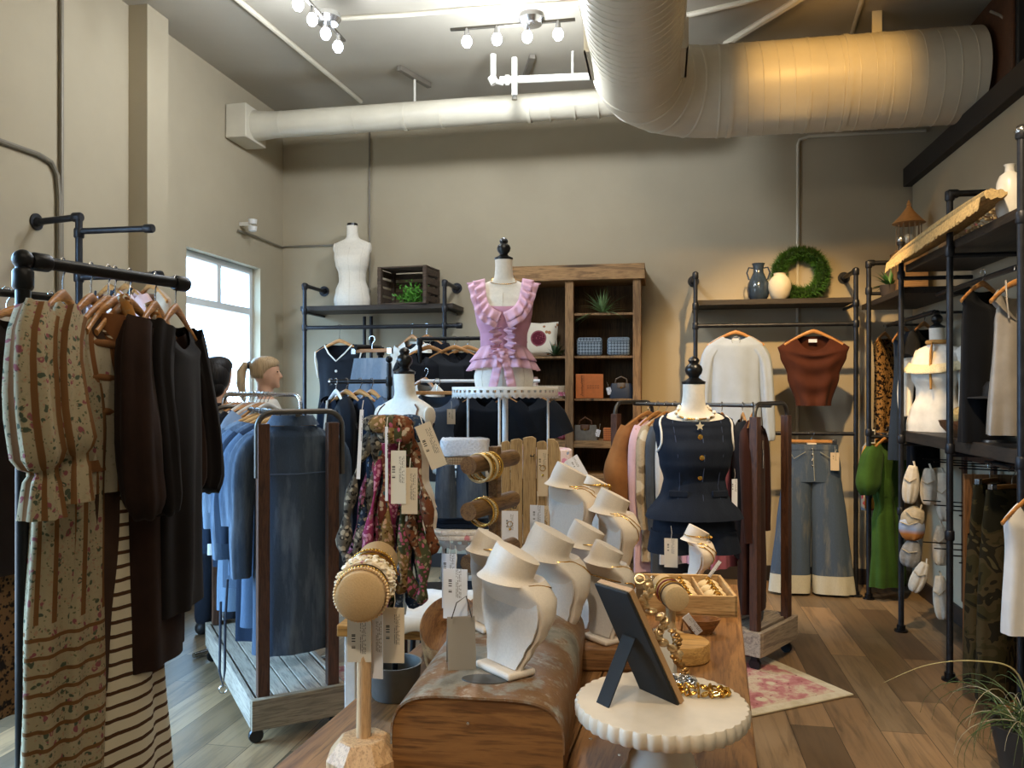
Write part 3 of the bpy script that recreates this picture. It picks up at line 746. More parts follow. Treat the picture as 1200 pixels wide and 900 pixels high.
# plants
def spiky(name, label, loc, n, ln, colr, seed, wd=.012, droop=.5, pot=None, up=.5, cat='plant'):
    rnd = random.Random(seed); t = thing(name, label, cat, loc)
    zb = 0
    if pot:
        MB().lathe([(0, 0), (pot[0]*.75, 0), (pot[0], pot[1]), (pot[0]*.88, pot[1]), (pot[0]*.85, pot[1]*.9), (0, pot[1]*.9)], seg=20).build('pot', pot[2], t); zb = pot[1]*.9
    m = MB()
    for i in range(n):
        a = rnd.uniform(0, 2*PI); L = ln*rnd.uniform(.6, 1.1); el = rnd.uniform(up, 1.4); pts = []; d = V((math.cos(a), math.sin(a), 0))
        for j in range(8):
            s = j/7; pts.append(d*L*s*math.cos(el)+V((0, 0, zb+L*s*math.sin(el)-droop*L*s*s*(1.2-el*.6))))
        side = d.cross(Z_); vs = []
        for j, p in enumerate(pts):
            w = wd*(1-(j/7)**2)*(.6+.8*math.sin(PI*min(1, j/5))); vs += [p-side*w, p+V((0, 0, -w*.4)), p+side*w]
        m.add(vs, [f for j in range(7) for f in ((j*3, j*3+1, j*3+4, j*3+3), (j*3+1, j*3+2, j*3+5, j*3+4))])
    m.build('leaves', plain(colr, .5, 0, .35, 25), t); return t
spiky('spider_plant', 'spiky spider plant on the top right shelf of the bookcase', bc(706, 2.105), 60, .3, '#6f8a5a', 3, .0075, .45, up=.1)
spiky('spiky_plant', 'dark spiky plant beside the floral pillow in the bookcase', bc(651, 1.772, .1), 26, .17, '#27401f', 5, .012, .3, up=.3)
def wovenmat(a, b, s=60):
    t = NT('woven'); o = t.coord((1, 1, 1), (0, R(45), 0)); c = t.N('ShaderNodeTexChecker'); c.inputs['Scale'].default_value = s; t.L(o, c.inputs['Vector'])
    c.inputs['Color1'].default_value = lin(a); c.inputs['Color2'].default_value = lin(b); t.color(c.outputs['Color']); t.bump(c.outputs['Fac'], .4, .004); return t.fin(.7)
M_WB = wovenmat('#8d9aa3', '#4b565f')
def rbox(t, name, w, d, h, mat, z=0, r=.02, rot=None, label=None):
    m = MB(); m.box((0, 0, z+h/2), (w, d, h), rot); o = m.build(name, mat, t, bev=r, label=label); o.modifiers['b'].segments = 4; return o
for px, w in ((691, .2), (725, .175)):
    t_ = thing('clutch_bag', 'blue grey woven clutch bag, %s of the pair in the bookcase' % ('wider' if px < 700 else 'narrower'), 'bag', bc(px, 1.772, .1), R(6))
    rbox(t_, 'body', w, .09, .145, M_WB, 0, .025); MB().box((0, -.047, .125), (w*.9, .006, .03)).build('flap', M_WB, t_, bev=.002)
t_ = thing('gift_box', 'square orange box with dark lettering on a bookcase shelf', 'box', bc(691, 1.44, .1), R(4))
rbox(t_, 'body', .215, .12, .19, plain('#c2692c', .6, 0, .08), 0, .004)
def text(body, parent, loc, size, mat, rot=(PI/2, 0, 0), name='lettering', sp=1):
    c = bpy.data.curves.new(name, 'FONT'); c.body = body; c.size = size; c.extrude = .0006; c.align_x = 'CENTER'; c.space_character = sp
    c.materials.append(mat); o = bpy.data.objects.new(name, c); COL.objects.link(o); o.parent = parent; o.location = loc; o.rotation_euler = rot; return o
M_INK = plain('#33200f', .7)
m = MB().box((-.045, -.061, .095), (.002, .002, .18))
rnd = random.Random(2)
for i in range(16): z = .018+i*.0103; m.tube([(-.062+rnd.uniform(-.008, .004), -.0615, z), (-.056, -.0615, z+.006), (-.052+rnd.uniform(-.004, .003), -.0615, z+.002)], .0018, 5)
for r_ in range(2):
    for i in range(5): x = -.012+i*.02; m.tube([(x-.006, -.0615, .095-r_*.018), (x, -.0615, .102-r_*.018), (x+.006, -.0615, .096-r_*.018)], .0016, 5)
m.build('lettering', M_INK, t_)
def handbag(label, loc, w, h, d, mat, trim, handle, rz=0, flap=True, tagged=None):
    t = thing('handbag', label, 'bag', loc, rz)
    m = MB(); rr = []
    for i in range(9):
        s = i/8; k = 1-.16*s**3; rr.append((h*s*.98, w/2*k, d/2*(1-.4*s*s)))
    m.rings(body_rings(rr[::-1], 1, .002, 3, e=.45)); m.build('body', mat, t, ang=70)
    if flap: MB().rings(body_rings([(h*1.01, w*.2, d*.36), (h*.72, w*.2, d*.5), (h*.68, w*.17, d*.49)], 1, 0, e=.5)).build('flap', trim, t, ang=60)
    MB().tube([(-w*.25, 0, h*.92), (-w*.22, 0, h*1.25), (0, 0, h*1.25+handle), (w*.22, 0, h*1.25), (w*.25, 0, h*.92)], .006, 8).build('handle', trim, t)
    MB().tube([(0, -d*.42, h*.72), (0, -d*.5, h*.7)], .008, 10).build('clasp', M_GOLD, t)
    if tagged: price_tag(t, (w*.55*tagged, -d*.4, h*.8), (.035, .055), mat=M_TAGW, tilt=15*tagged)
    return t
handbag('small navy handbag with a tag beside the orange box', bc(728, 1.44, .1), .185, .12, .08, plain('#1c2433', .45), plain('#5b4a3a', .5), .02, 0, True, -1)
handbag('grey handbag with a brown flap on the lower bookcase shelf', bc(686, 1.112, .1), .2, .12, .09, plain('#6e6a62', .8, 0, .15), plain('#5c3a22', .6), .03, 0, True, 1)
t_ = thing('woven_box', 'little orange basket box at the end of the lower bookcase shelf', 'box', bc(713, 1.112, .07))
rbox(t_, 'body', .075, .08, .1, wovenmat('#b86b30', '#7d4318', 90), 0, .006)
t_ = thing('pillow', 'cream square pillow printed with a large red flower, in the bookcase', 'pillow', bc(633, 1.772, .22), R(2))
def pillow(t, s, th, mat, tiltx=-8, z=None):
    m = MB(); n = 16; vs = []; fs = []
    for sd in (-1, 1):
        b = len(vs)
        for i in range(n+1):
            for j in range(n+1):
                x, y = i/n*2-1, j/n*2-1; q = (1-x**4)*(1-y**4); cx = x*(1-.08*(1-abs(y))**1)*s; cz = y*(1-.08*(1-abs(x)))*s
                vs.append((cx, sd*th*q**.5, cz+s))
        for i in range(n):
            for j in range(n): k = b+i*(n+1)+j; fs.append((k, k+1, k+n+2, k+n+1) if sd > 0 else (k, k+n+1, k+n+2, k+1))
    m.M = RX(tiltx); m.add(vs, fs); return m.build('cover', mat, t, ang=80)
def pillowmat():
    t = NT('floral_pillow'); o = t.coord(); x = t.xyz(o)
    dx = t.math('SUBTRACT', x[0], -.01); dz = t.math('SUBTRACT', x[2], .15); r = t.math('SQRT', t.math('ADD', t.math('MULTIPLY', dx, dx), t.math('MULTIPLY', dz, dz)))
    c = t.mix(t.step(t.voro(o, 16).outputs['Distance'], .22, .26), '#a8744f', '#e2d8c3')
    c = t.mix(t.step(r, .062, .066), '#8a4a52', c); c = t.mix(t.step(t.voro(o, 60).outputs['Distance'], .2, .3), c, t.mix(t.step(r, .05, .055), '#5b2430', c)); t.color(c); return t.fin(.9, 0, .1)
pillow(t_, .145, .055, pillowmat())
t_ = thing('card', 'small framed pinkish card standing in the bookcase', 'card', bc(624, 1.44, .12)); MB().box((0, 0, .085), (.085, .012, .17), RX(-6)).build('board', plain('#b08f86', .7), t_); MB().box((0, -.008, .088), (.06, .003, .13), RX(-6)).build('picture', plain('#cbb9ae', .7), t_)
t_ = thing('folded_scarves', 'bright pink patterned cloth parcels at the back of the lower left bookcase shelf', 'scarf', bc(640, 1.112, .1))
M_PINKP = floral('#c76a8a', [('#e9c6d0', 40, .25), ('#7d2e4c', 50, .2)])
for dx, s in ((0, .13), (.13, .11)): MB().sph((dx, 0, .045), s/2, 14, (1, .8, .75)).build('cloth', M_PINKP, t_)
t_ = thing('shelf_basket', 'long low basket with pink rim cloth on the bookcase shelf behind the pink top', 'basket', bc(640, 1.44, .1))
MB().rings(body_rings([(.1, .17, .08), (.05, .165, .075), (.0, .15, .07)], 2, .003, 9, e=.5), False, True).build('body', plain('#c4b49a', .8, 0, .2, 60, .2), t_, ang=70)
MB().rings(body_rings([(.05, .168, .083), (.02, .166, .081)], 2, .006, 15, e=.5), False, False).build('cloth_trim', M_PINKP, t_, ang=70)
# ------------------------------------------------------------------ left wall-shelf things
torso('bare cream torso without a stand on the shelf above the black vest', V((onY(413, YU+.2).x, YU+.2, 2.206)), R(4), .93, cap=False)
t_ = thing('crate', 'dark slatted wooden crate lying on its side on the shelf', 'crate', V((onY(478, YU+.16).x, YU+.19, 2.206)), R(-6))
M_CR = wood('#3a3028', '#5a4a3c', 1, 'X', .8, False); W, D, Hh = .43, .3, .31
for sx in (-1, 1):
    for y in (-D/2+.02, D/2-.02): MB().box((sx*(W/2-.015), y, Hh/2), (.03, .04, Hh)).build('post', M_CR, t_, bev=.002)
    for i in range(4): MB().box((sx*(W/2-.004), 0, .045+i*.073), (.012, D, .052)).build('side_slat', M_CR, t_, bev=.002)
for i in range(4): MB().box((0, D/2-.006, .045+i*.073), (W-.02, .012, .045)).build('back_slat', M_CR, t_, bev=.002)
for i in range(3): MB().box((0, -D/2+.05+i*.1, Hh-.006), (W, .085, .012)).build('top_slat', M_CR, t_, bev=.002); MB().box((0, -D/2+.05+i*.1, .006), (W-.06, .085, .012)).build('bottom_slat', M_CR, t_, bev=.002)
def leafy(name, label, loc, n, rad, colr, seed, zs=1.0, ls=.016):
    rnd = random.Random(seed); t = thing(name, label, 'plant', loc); m = MB()
    for i in range(n):
        p = V((rnd.gauss(0, .45), rnd.gauss(0, .45), abs(rnd.gauss(.35, .4))*zs))*rad; u = V((rnd.uniform(-1, 1), rnd.uniform(-1, 1), rnd.uniform(-.2, 1))).normalized(); w = u.orthogonal().normalized(); s = ls*rnd.uniform(.7, 1.3)
        m.add([p, p+u*s+w*s*.5, p+u*2*s, p+u*s-w*s*.5], [(0, 1, 2, 3)])
    m.build('leaves', plain(colr, .55, 0, .35, 40), t)
    s = MB()
    for i in range(14): a = rnd.uniform(0, 6.28); q = rad*.5; s.tube([(0, 0, 0), (math.cos(a)*q*.5, math.sin(a)*q*.5, q*.8), (math.cos(a)*q, math.sin(a)*q, q*.7)], .0015, 5)
    s.build('stems', plain('#3d4a22', .7), t); return t
leafy('leafy_plant', 'small bright green leafy plant inside the slatted crate', V((onY(483, YU+.12).x, YU+.13, 2.224)), 420, .12, '#4d8a2c', 4)
# right wall-shelf things
M_JUG = plain('#2d3a4a', .12, 0, .35, 18, .1, .8)
t_ = thing('jug', 'dark glossy blue two handled jug on the shelf', 'vase', V((onY(889, YU+.16).x, YU+.18, 2.191)))
MB().lathe([(0, 0), (.055, 0), (.075, .03), (.085, .085), (.078, .13), (.055, .18), (.04, .215), (.037, .25), (.045, .275), (.05, .285), (.043, .285), (.035, .26), (0, .2)], seg=32).build('body', M_JUG, t_)
for s in (-1, 1): MB().tube([(s*.038, 0, .25), (s*.07, 0, .255), (s*.085, 0, .215), (s*.068, 0, .16)], .006, 8).build('handle', M_JUG, t_)
t_ = thing('vase', 'squat cream clay vase in front of the green wreath', 'vase', V((onY(914, YU+.12).x, YU+.13, 2.191)))
MB().lathe([(0, 0), (.045, 0), (.07, .03), (.085, .09), (.08, .14), (.055, .172), (.045, .18), (.045, .195), (.05, .2), (.04, .2), (.036, .18), (0, .15)], seg=32).build('body', plain('#c9bfa8', .7, 0, .08, 12, .2), t_)
def wreath(label, loc, Rr, r, n, colr):
    t = thing('wreath', label, 'wreath', loc); t.rotation_euler = (R(-7), 0, 0); rnd = random.Random(9); m = MB()
    M = Matrix.Translation((0, 0, Rr+r)) @ RX(90); MB().torus((0, 0, 0), Rr, r*.62, 48, 12, M).build('core', plain('#1f3a12', .9, 0, .3, 60, .4), t)
    for i in range(n):
        a = rnd.uniform(0, 2*PI); b = rnd.uniform(0, 2*PI); d = V((math.cos(a), 0, math.sin(a))); nn = d*math.cos(b)+V((0, -1, 0))*math.sin(b)
        p = V((0, 0, Rr+r))+d*Rr+nn*r*.55; tip = p+(nn+V((rnd.gauss(0, .35), rnd.gauss(0, .35), rnd.gauss(0, .35))))*r*rnd.uniform(.35, .6); w = nn.orthogonal().normalized()*.004
        m.add([p-w, p+w, tip], [(0, 1, 2)])
    m.build('needles', plain(colr, .7, 0, .4, 50), t); return t
wreath('round green wreath leaning on the far wall above the brown top', V((onY(938, YB-.07).x-.0, YB-.1, 2.185)), .165, .062, 7000, '#3f6b22')
# ------------------------------------------------------------------ clothes on the far racks
def hp(px, z, Y): p = onY(px, Y); return V((p.x, Y, z))
def hung(px, z, Y, desc, cat, mat, L, rz=0, hk=True, hdrop=0, **k):
    loc = at(px, 458, 1) if False else hp(px, z, Y)
    if hk: hanger(loc, rz, 'wooden hanger holding the '+desc, drop=hdrop)
    nm = k.pop('name', cat)
    return garment(nm, desc, cat, loc, rz, mat, L, drop=hdrop, **k)
ZRL, ZRR = 2.02+.02, 1.99+.02
M_BLK = fabric('#15171c', .2); M_CREAM = fabric('#ddd6c8'); 
g = hung(398, ZRL, YU, 'black sleeveless button vest with white edging', 'vest', M_BLK, .8, sw=.2, nw=.12, dip=(.12, .01, .28), prof=[(0, 1.08, 1), (.2, .95, 1.1), (.55, .86, 1.2), (1, 1.0, 1.3)], seed=2, hdrop=.06, dz=.01)
vb = [(.0, -.075, -.38-.1*i) for i in range(4)]; buttons(g, vb, .011, M_CREAM)
m = MB(); m.tube([(-.118, -.03, -.168), (-.07, -.062, -.235), (0, -.078, -.3), (.07, -.062, -.235), (.118, -.03, -.168)], .006, 8); m.build('white_trim', M_CREAM, g)
for s in (-1, 1): MB().tube([(s*.2, -.03, -.22), (s*.188, -.055, -.3), (s*.186, -.02, -.4), (s*.186, .0, -.43)], .006, 8).build('white_trim', M_CREAM, g)
g = hung(483, ZRL, YU+.02, 'cream open jacket with dark lining on the upper left rod', 'jacket', M_CREAM, .8, rz=R(-35), seed=4, hdrop=.03)
for s in (-1, 1): sleeve(g, M_CREAM, s, [(.16, 0, -.19), (.2, -.02, -.3), (.21, -.03, -.5), (.2, -.03, -.68)], [.06, .062, .055, .045], 3)
g = hung(500, ZRL, YU+.03, 'black top hanging behind the cream jacket', 'top', M_BLK, .62, rz=R(-20), seed=6, hdrop=.03)
for s in (-1, 1): sleeve(g, M_BLK, s, [(.16, 0, -.19), (.2, -.02, -.26), (.22, -.03, -.36)], [.06, .062, .06], 3)
# pale denim shorts on elbow stand
g = thing('shorts', 'pale washed denim shorts clipped on a wooden hanger', 'shorts', at(436, 414, 4.85), R(-8))
M_PD = denim('#7f93a8', '#c9d4de', .7)
m = MB().rings(body_rings([(-.03-.02*i, .12+.004*i, .045) for i in range(8)], 1, .004, 5), False, True)
for s in (-1, 1): m.rings(body_rings([(-.17-.02*i, .078+.002*i, .045, 0, s*(.072+.001*i)) for i in range(6)], 2, .006, 5), False, False)
m.build('legs', M_PD, g, ang=70)
h = hanger(at(436, 408, 4.85), R(-8), 'wooden clip hanger holding the pale denim shorts', 0, .15, clips=True); h.location.z += .07
# black garments on centre rack
for i, (px, dsc, cl, L) in enumerate([(503, 'black knit top beside the cream shirt on the centre rack', M_BLK, .7), (533, 'dark charcoal cardigan on the centre rack', fabric('#24262a'), .75), (548, 'black cardigan next to the pink ruffled mannequin', M_BLK, .85)]):
    loc = at(px, 396, 5.53); loc.z = pc.z+.016
    hanger(loc, R(15-5*i), 'wooden hanger holding the '+dsc); g = garment('top', dsc, 'top', loc, R(15-5*i), cl, L, seed=i+7, sw=.19)
    for s in (-1, 1): sleeve(g, cl, s, [(.15, 0, -.17), (.2, -.02, -.26), (.21, -.03, -.44), (.2, -.03, -.6)], [.06, .055, .05, .04], i)
loc = at(508, 396, 5.35); loc.z = pc.z-.02
hanger(at(500, 432, 5.2), R(-40), 'wooden hanger holding the cream shirt', tilt=8)
g = garment('shirt', 'cream shirt hanging open on the centre rack', 'shirt', at(500, 432, 5.2), R(-40), M_CREAM, .6, seed=3, sw=.19)
sleeve(g, M_CREAM, -1, [(.15, 0, -.17), (.2, -.02, -.26), (.21, -.03, -.44)], [.06, .055, .045], 2)
# right rack clothes
M_LG = fabric('#a9b4c0', .06)
g = hung(862, ZRR, YU, 'light grey long sleeve blouse with keyhole neck', 'blouse', M_LG, .86, sw=.205, nw=.1, dip=(.035, .01, .15), seed=12, folds=.013, prof=[(0, 1, 1), (.25, .88, 1.1), (1, .92, 1.3)])
for s in (-1, 1): sleeve(g, M_LG, s, [(.15, 0, -.19), (.205, -.005, -.28), (.228, -.01, -.5), (.242, -.02, -.82), (.245, -.02, -.88)], [.055, .052, .05, .042, .03], s+3, .009)
MB().torus((0, -.035, -.135), .03, .003, 20, 6, RX(80)).build('keyhole', plain('#9a9ea2', .9), g)
MB().box((0, .02, -.13), (.05, .002, .03)).build('neck_label', M_TAGW, g)
M_BRN = fabric('#4a2618', .15)
g = hung(953, ZRR, YU, 'rust brown draped cowl top with cap sleeves', 'top', M_BRN, .62, sw=.225, nw=.12, dip=(.11, .0, .22), seed=14, folds=.018, k=6, prof=[(0, 1.12, 1.1), (.18, 1.02, 1.2), (.5, .78, 1.2), (1, .5, 1.3)], drape=.012)
MB().box((0, .02, -.14), (.06, .002, .025)).build('neck_label', M_TAGW, g)
# wide leg jeans
M_JN = denim('#3f4b5a', '#918d7c', .6)
hj = hp(951, 1.205, YU-.03); hanger(hj, 0, 'wooden clip hanger holding the wide leg jeans', -.01, .2, clips=True)
g = trousers('jeans', 'faded wide leg jeans with deep pale cuffs on the lower rod', hj, 0, M_JN, 1.185, .18, .205, .122, .142, .05, .1, cuff=denim('#a9a695', '#c9c5b4', .6), folds=.009, spread=0)
buttons(g, [(0, -.045, -.13-.04*i) for i in range(4)], .008, M_CHROME)
m = MB()
for s in (-1, 1): m.tube([(s*.17, -.035, -.13), (s*.13, -.05, -.2), (s*.05, -.05, -.15)], .0025, 5)
m.tube([(0, -.054, -.13), (.012, -.054, -.36)], .003, 5); m.build('stitching', plain('#8d8d7f', .8), g)
price_tag(g, (.15, -.06, -.14), (.06, .13), mat=M_TAGK)
MB().box((0, .0, -.098), (.06, .06, .02)).build('waist_label', M_LINEN, g)
# ------------------------------------------------------------------ people by the window
def remesh(m, name, mat, parent, vox=.012, sm=6):
    o = m.build(name, mat, parent, ang=180); o.data.materials.clear(); o.data.materials.append(mat)
    r = o.modifiers.new('r', 'REMESH'); r.mode = 'VOXEL'; r.voxel_size = vox; r.use_smooth_shade = True
    s = o.modifiers.new('s', 'SMOOTH'); s.iterations = sm; s.factor = .5; return o
def capsule(m, a, b, r0, r1, n=10):
    a, b = V(a), V(b); m.tube([lerp(a, b, i/6) for i in range(7)], [lerp(r0, r1, i/6) for i in range(7)], n+4); m.sph(a, r0, 12); m.sph(b, r1, 12)
def person(label, loc, rz, hgt, hair, shirt, pants, pony, turn=0, skin='#c99a7c'):
    t = thing('person', label, 'person', loc, rz); t.scale = (hgt/1.68,)*3   # faces -Y
    m = MB()
    # head: lofted skull and jaw
    HT = Matrix.Translation((0, 0, 1.50)) @ Matrix.Rotation(turn, 4, 'Z')
    hd = MB(HT); rr = []
    for z, w, f, b in [(-.02, .03, .03, .02), (0, .045, .062, .03), (.02, .056, .078, .05), (.045, .064, .084, .07), (.07, .07, .084, .085), (.1, .073, .086, .095), (.13, .074, .084, .098), (.155, .07, .074, .092), (.175, .058, .055, .075), (.188, .035, .03, .045), (.192, .005, .005, .005)]:
        rr.append([V((w*math.cos(a), (-f if math.sin(a) < 0 else b)*abs(math.sin(a)), z)) for a in (2*PI*k/24 for k in range(24))])
    hd.rings(rr); hd.tube([(0, -.078, .1), (0, -.1, .066), (0, -.082, .055)], [.008, .013, .01], 8)      # nose
    hd.sph((0, -.082, .034), .016, 10, (1.2, .5, .35)).sph((0, -.08, .026), .014, 10, (1.2, .5, .4)); hd.sph((0, -.074, .006), .018, 10)
    for s in (-1, 1): hd.sph((s*.073, .008, .075), .02, 10, (.35, .7, 1.2)); hd.sph((s*.03, -.07, .098), .016, 10, (1.2, .6, .7))
    m.v += hd.v; m.f += hd.f
    capsule(m, (0, .012, 1.36), (0, .005, 1.53), .058, .052)
    m.rings([[V((w*math.cos(a), d*math.sin(a), z)) for a in (2*PI*k/24 for k in range(24))] for z, w, d in [(.84, .15, .1), (.92, .165, .11), (1.02, .13, .095), (1.12, .135, .1), (1.24, .155, .11), (1.34, .165, .09), (1.39, .11, .07), (1.42, .06, .055)]])
    for s in (-1, 1):
        capsule(m, (s*.165, 0, 1.345), (s*.21, .02, 1.08), .048, .038); capsule(m, (s*.21, .02, 1.08), (s*.2, -.1, .87), .037, .025)
        capsule(m, (s*.2, -.1, .87), (s*.195, -.13, .8), .03, .032)
        for i in range(4): capsule(m, (s*(.175+.013*i), -.14, .79), (s*(.18+.013*i), -.155-.004*i, .725+.004*abs(i-1)), .009, .007, 6)
        capsule(m, (s*.175, -.125, .82), (s*.155, -.16, .77), .011, .008, 6)
        capsule(m, (s*.085, 0, .86), (s*.09, -.005, .47), .082, .055); capsule(m, (s*.09, -.005, .47), (s*.095, .02, .09), .052, .034)
        capsule(m, (s*.095, .03, .04), (s*.1, -.13, .03), .036, .028)
    remesh(m, 'body', plain(skin, .55, 0, .05), t, .009, 3)
    sh = MB(); sh.rings([[V((w*math.cos(a), d*math.sin(a), z)) for a in (2*PI*k/28 for k in range(28))] for z, w, d in [(.8, .18, .125), (.92, .18, .125), (1.02, .15, .112), (1.12, .152, .115), (1.24, .168, .122), (1.34, .176, .1), (1.395, .12, .078), (1.42, .075, .068)]], True, True)
    for s in (-1, 1): capsule(sh, (s*.165, 0, 1.345), (s*.21, .02, 1.1), .058, .05); capsule(sh, (s*.21, .02, 1.08), (s*.203, -.07, .93), .048, .04)
    remesh(sh, 'shirt', fabric(shirt), t, .012)
    pn = MB(); pn.rings([[V((w*math.cos(a), d*math.sin(a), z)) for a in (2*PI*k/28 for k in range(28))] for z, w, d in [(.76, .17, .12), (.9, .175, .12), (.98, .15, .108)]])
    for s in (-1, 1): capsule(pn, (s*.085, 0, .84), (s*.09, -.005, .47), .092, .07); capsule(pn, (s*.09, -.005, .47), (s*.095, .02, .1), .07, .055)
    remesh(pn, 'trousers', fabric(pants), t, .014)
    for s in (-1, 1): m2 = MB(); capsule(m2, (s*.095, .035, .04), (s*.1, -.135, .035), .042, .034); m2.build('shoe', plain('#2a2725', .5), t)
    # hair
    hm = MB(HT); rr = []
    for z, w, f, b in [(.055, .076, -.02, .094), (.08, .08, .0, .104), (.11, .082, .045, .108), (.135, .082, .082, .108), (.16, .078, .088, .1), (.185, .064, .068, .08), (.2, .038, .036, .046), (.204, .006, .006, .006)]:
        rr.append([V((w*math.cos(a), (-f if math.sin(a) < 0 else b)*abs(math.sin(a)), z)) for a in (2*PI*k/24 for k in range(24))])
    hm.rings(rr)
    if not pony: hm.sph((0, .03, .085), .104, 24, (.82, .86, 1.08)); hm.sph((0, .045, .02), .075, 24, (.95, .8, 1.0))
    hmat = NT('hair'); n = hmat.noise(hmat.coord((60, 60, 6)), 2, 4); hmat.color(hmat.ramp(n, [(.3, hair[0]), (.7, hair[1])])); hmat.bump(n, .4, .006); hmat = hmat.fin(.5, 0, .3)
    ho = hm.build('hair', hmat, t, ang=80)
    if pony:
        k = MB(HT); k.tube([(0, .1, .14), (0, .135, .145), (0, .16, .1), (0, .165, .02), (0, .15, -.06), (0, .14, -.1)], [.018, .024, .03, .028, .02, .006], 14); k.build('ponytail', hmat, ho, ang=80)
        k = MB(HT); k.torus((0, .112, .142), .02, .008, 16, 8, RX(90)); k.build('hair_tie', M_BLACK, ho)
    e = MB(HT)
    for s in (-1, 1): e.sph((s*.03, -.0805, .099), .008, 10, (1.3, .6, .6))
    e.build('eyes', plain('#2a2320', .2), t); return t
q = at(312, 458, 5.45); person('person with a blond ponytail in profile, standing by the window', (q.x, q.y, 0), R(104), 1.71, ('#8d7354', '#c0a47c'), '#d8d2c6', '#55606e', True)
q = at(256, 458, 5.0); person('person with short dark hair seen from behind beside the window', (q.x, q.y, 0), R(172), 1.69, ('#0d0b0a', '#1e1815'), '#1a191c', '#2b2f38', False)
# ------------------------------------------------------------------ left rack clothes
def edge(px, al):
    v = at(px, 458, 1)-V((0, 0, H0)); return math.atan2(v.y, v.x)+R(al)
def railpt(px, a=None, b=None):
    a = a or NA; b = b or NB; lo, hi = 0, 1
    def pxof(p): q = p-V((0, 0, H0)); return 600+F*(q.x*CS+q.y*SN)/(-q.x*SN+q.y*CS)
    for _ in range(30):
        m = (lo+hi)/2
        if pxof(lerp(a, b, m)) < px: lo = m
        else: hi = m
    return lerp(a, b, lo)
M_FLO = floral('#a6977a', [('#4d5443', 38, .22), ('#8a4f52', 32, .22), ('#a5866c', 75, .22), ('#6b684c', 80, .2)], '#74502f', 18, waist=-.92)
def near(px, al, desc, name, cat, mat, L, side=True, **k):
    loc = railpt(px)+V((0, 0, .018)); rz = edge(px, al)
    hanger(loc, rz, 'wooden hanger holding the '+desc, drop=.025)
    k.setdefault('nw', .12); return garment(name, desc, cat, loc, rz, mat, L, drop=.025, dz=-.01, **k)
def puff(g, mat, s, L1=.42, r=.1, seed=0, cuff=True):
    sleeve(g, mat, s, [(.16, 0, -.165), (.22, -.01, -.24), (.235, -.02, -.24-L1*.5), (.225, -.03, -.24-L1*.85), (.215, -.035, -.24-L1), (.22, -.035, -.28-L1), (.22, -.035, -.35-L1)], [.055, .06, r, r*1.05, .035, .05, .06], seed, .012, 7, flat=.8)
for i, (px, al) in enumerate(((74, -20), (107, -20))):
    g = near(px, al, 'long floral dress with brown ribbon stripes, %s' % ('first at the corner of the near rack' if i == 0 else 'second in from the corner of the near rack'), 'dress', 'dress', M_FLO, 1.6, dip=(.1, .02, .2),
             prof=[(0, 1, 1), (.18, .85, 1.3), (.3, .72, 1.15), (.6, .9, 1.25), (1, 1.15, 1.4)], seed=i*5+1, folds=.016, k=9, n=44, nw=.13)
    for s in (-1, 1): puff(g, M_FLO, s, .27 if i else .3, .068, i)
    MB().rings(body_rings([(-.53, .152, .064), (-.56, .154, .066)], i, .004, 8), False, False).build('waist_band', fabric('#8a5c36'), g, ang=80)
M_FL2 = floral('#b9ab92', [('#99555c', 16, .14), ('#50584a', 20, .12)], '#7d5230', 12)
g = near(127, -24, 'floral blouse with brown braided ties between the floral and striped dresses', 'blouse', 'blouse', M_FL2, .62, seed=8, sw=.19, prof=[(0, 1, 1), (.5, .8, 1.3), (1, .8, 1.2)])
m = MB()
for q in range(3): z = -.22-.09*q; m.tube([(-.15, -.02, z), (0, -.075, z-.01), (.15, -.02, z)], .012, 8)
m.build('ties', fabric('#8a5c36'), g, ang=70)
g = near(135, -22, 'long brown textured skirt dress next to the striped dress', 'dress', 'dress', fabric('#3f2c20', .2), 1.15, seed=9, sw=.17, hd=.04)
M_STR = stripes('#4e3320', '#d2c5aa', 27, .70, 'z', .012)
g = near(152, -26, 'long cream dress with thin brown horizontal stripes', 'dress', 'dress', M_STR, 1.62, seed=11, sw=.165, nw=.12, folds=.02, k=8, n=60, prof=[(0, .9, 1), (.25, .72, 1.2), (.6, .95, 1.4), (1, 1.35, 1.7)])
MB().rings(body_rings([(-.36, .145, .066), (-.2, .16, .062), (-.14, .15, .05)], 11, .003, 8), False, False).build('bodice', fabric('#7a4c2a', .2), g, ang=70)
m = MB()
for s in (-1, 1): m.tube([(s*.08, -.02, -.085), (s*.09, -.05, -.16), (s*.05, -.075, -.24), (0, -.085, -.3)], .016, 10)
m.build('braided_trim', floral('#a9743c', [('#e6dcc6', 60, .3), ('#6a4426', 50, .25)]), g)
M_DBR = fabric('#2a1a13', .25); M_DBL = fabric('#150f0d', .25)
g = near(182, -16, 'dark brown balloon sleeve blouse on the near rack', 'blouse', 'blouse', M_DBR, 1.13, seed=13, folds=.015, prof=[(0, 1, 1.0), (.3, .85, 1.2), (1, .9, 1.3)])
for s in (-1, 1): sleeve(g, M_DBR, s, [(.16, 0, -.17), (.22, -.01, -.28), (.25, -.03, -.48), (.24, -.04, -.62), (.22, -.04, -.68)], [.05, .055, .066, .064, .04], 4, .012, 6, flat=.8)
g = near(206, -16, 'black long sleeve top at the free end of the near rack', 'top', 'top', M_DBL, 1.0, seed=15, folds=.015, prof=[(0, .9, 1.0), (.4, .85, 1.2), (1, .9, 1.2)])
for s in (-1, 1): sleeve(g, M_DBL, s, [(.16, 0, -.17), (.22, -.01, -.28), (.245, -.03, -.48), (.24, -.04, -.62), (.22, -.04, -.68)], [.05, .05, .056, .055, .04], 6, .012, 6, flat=.8)
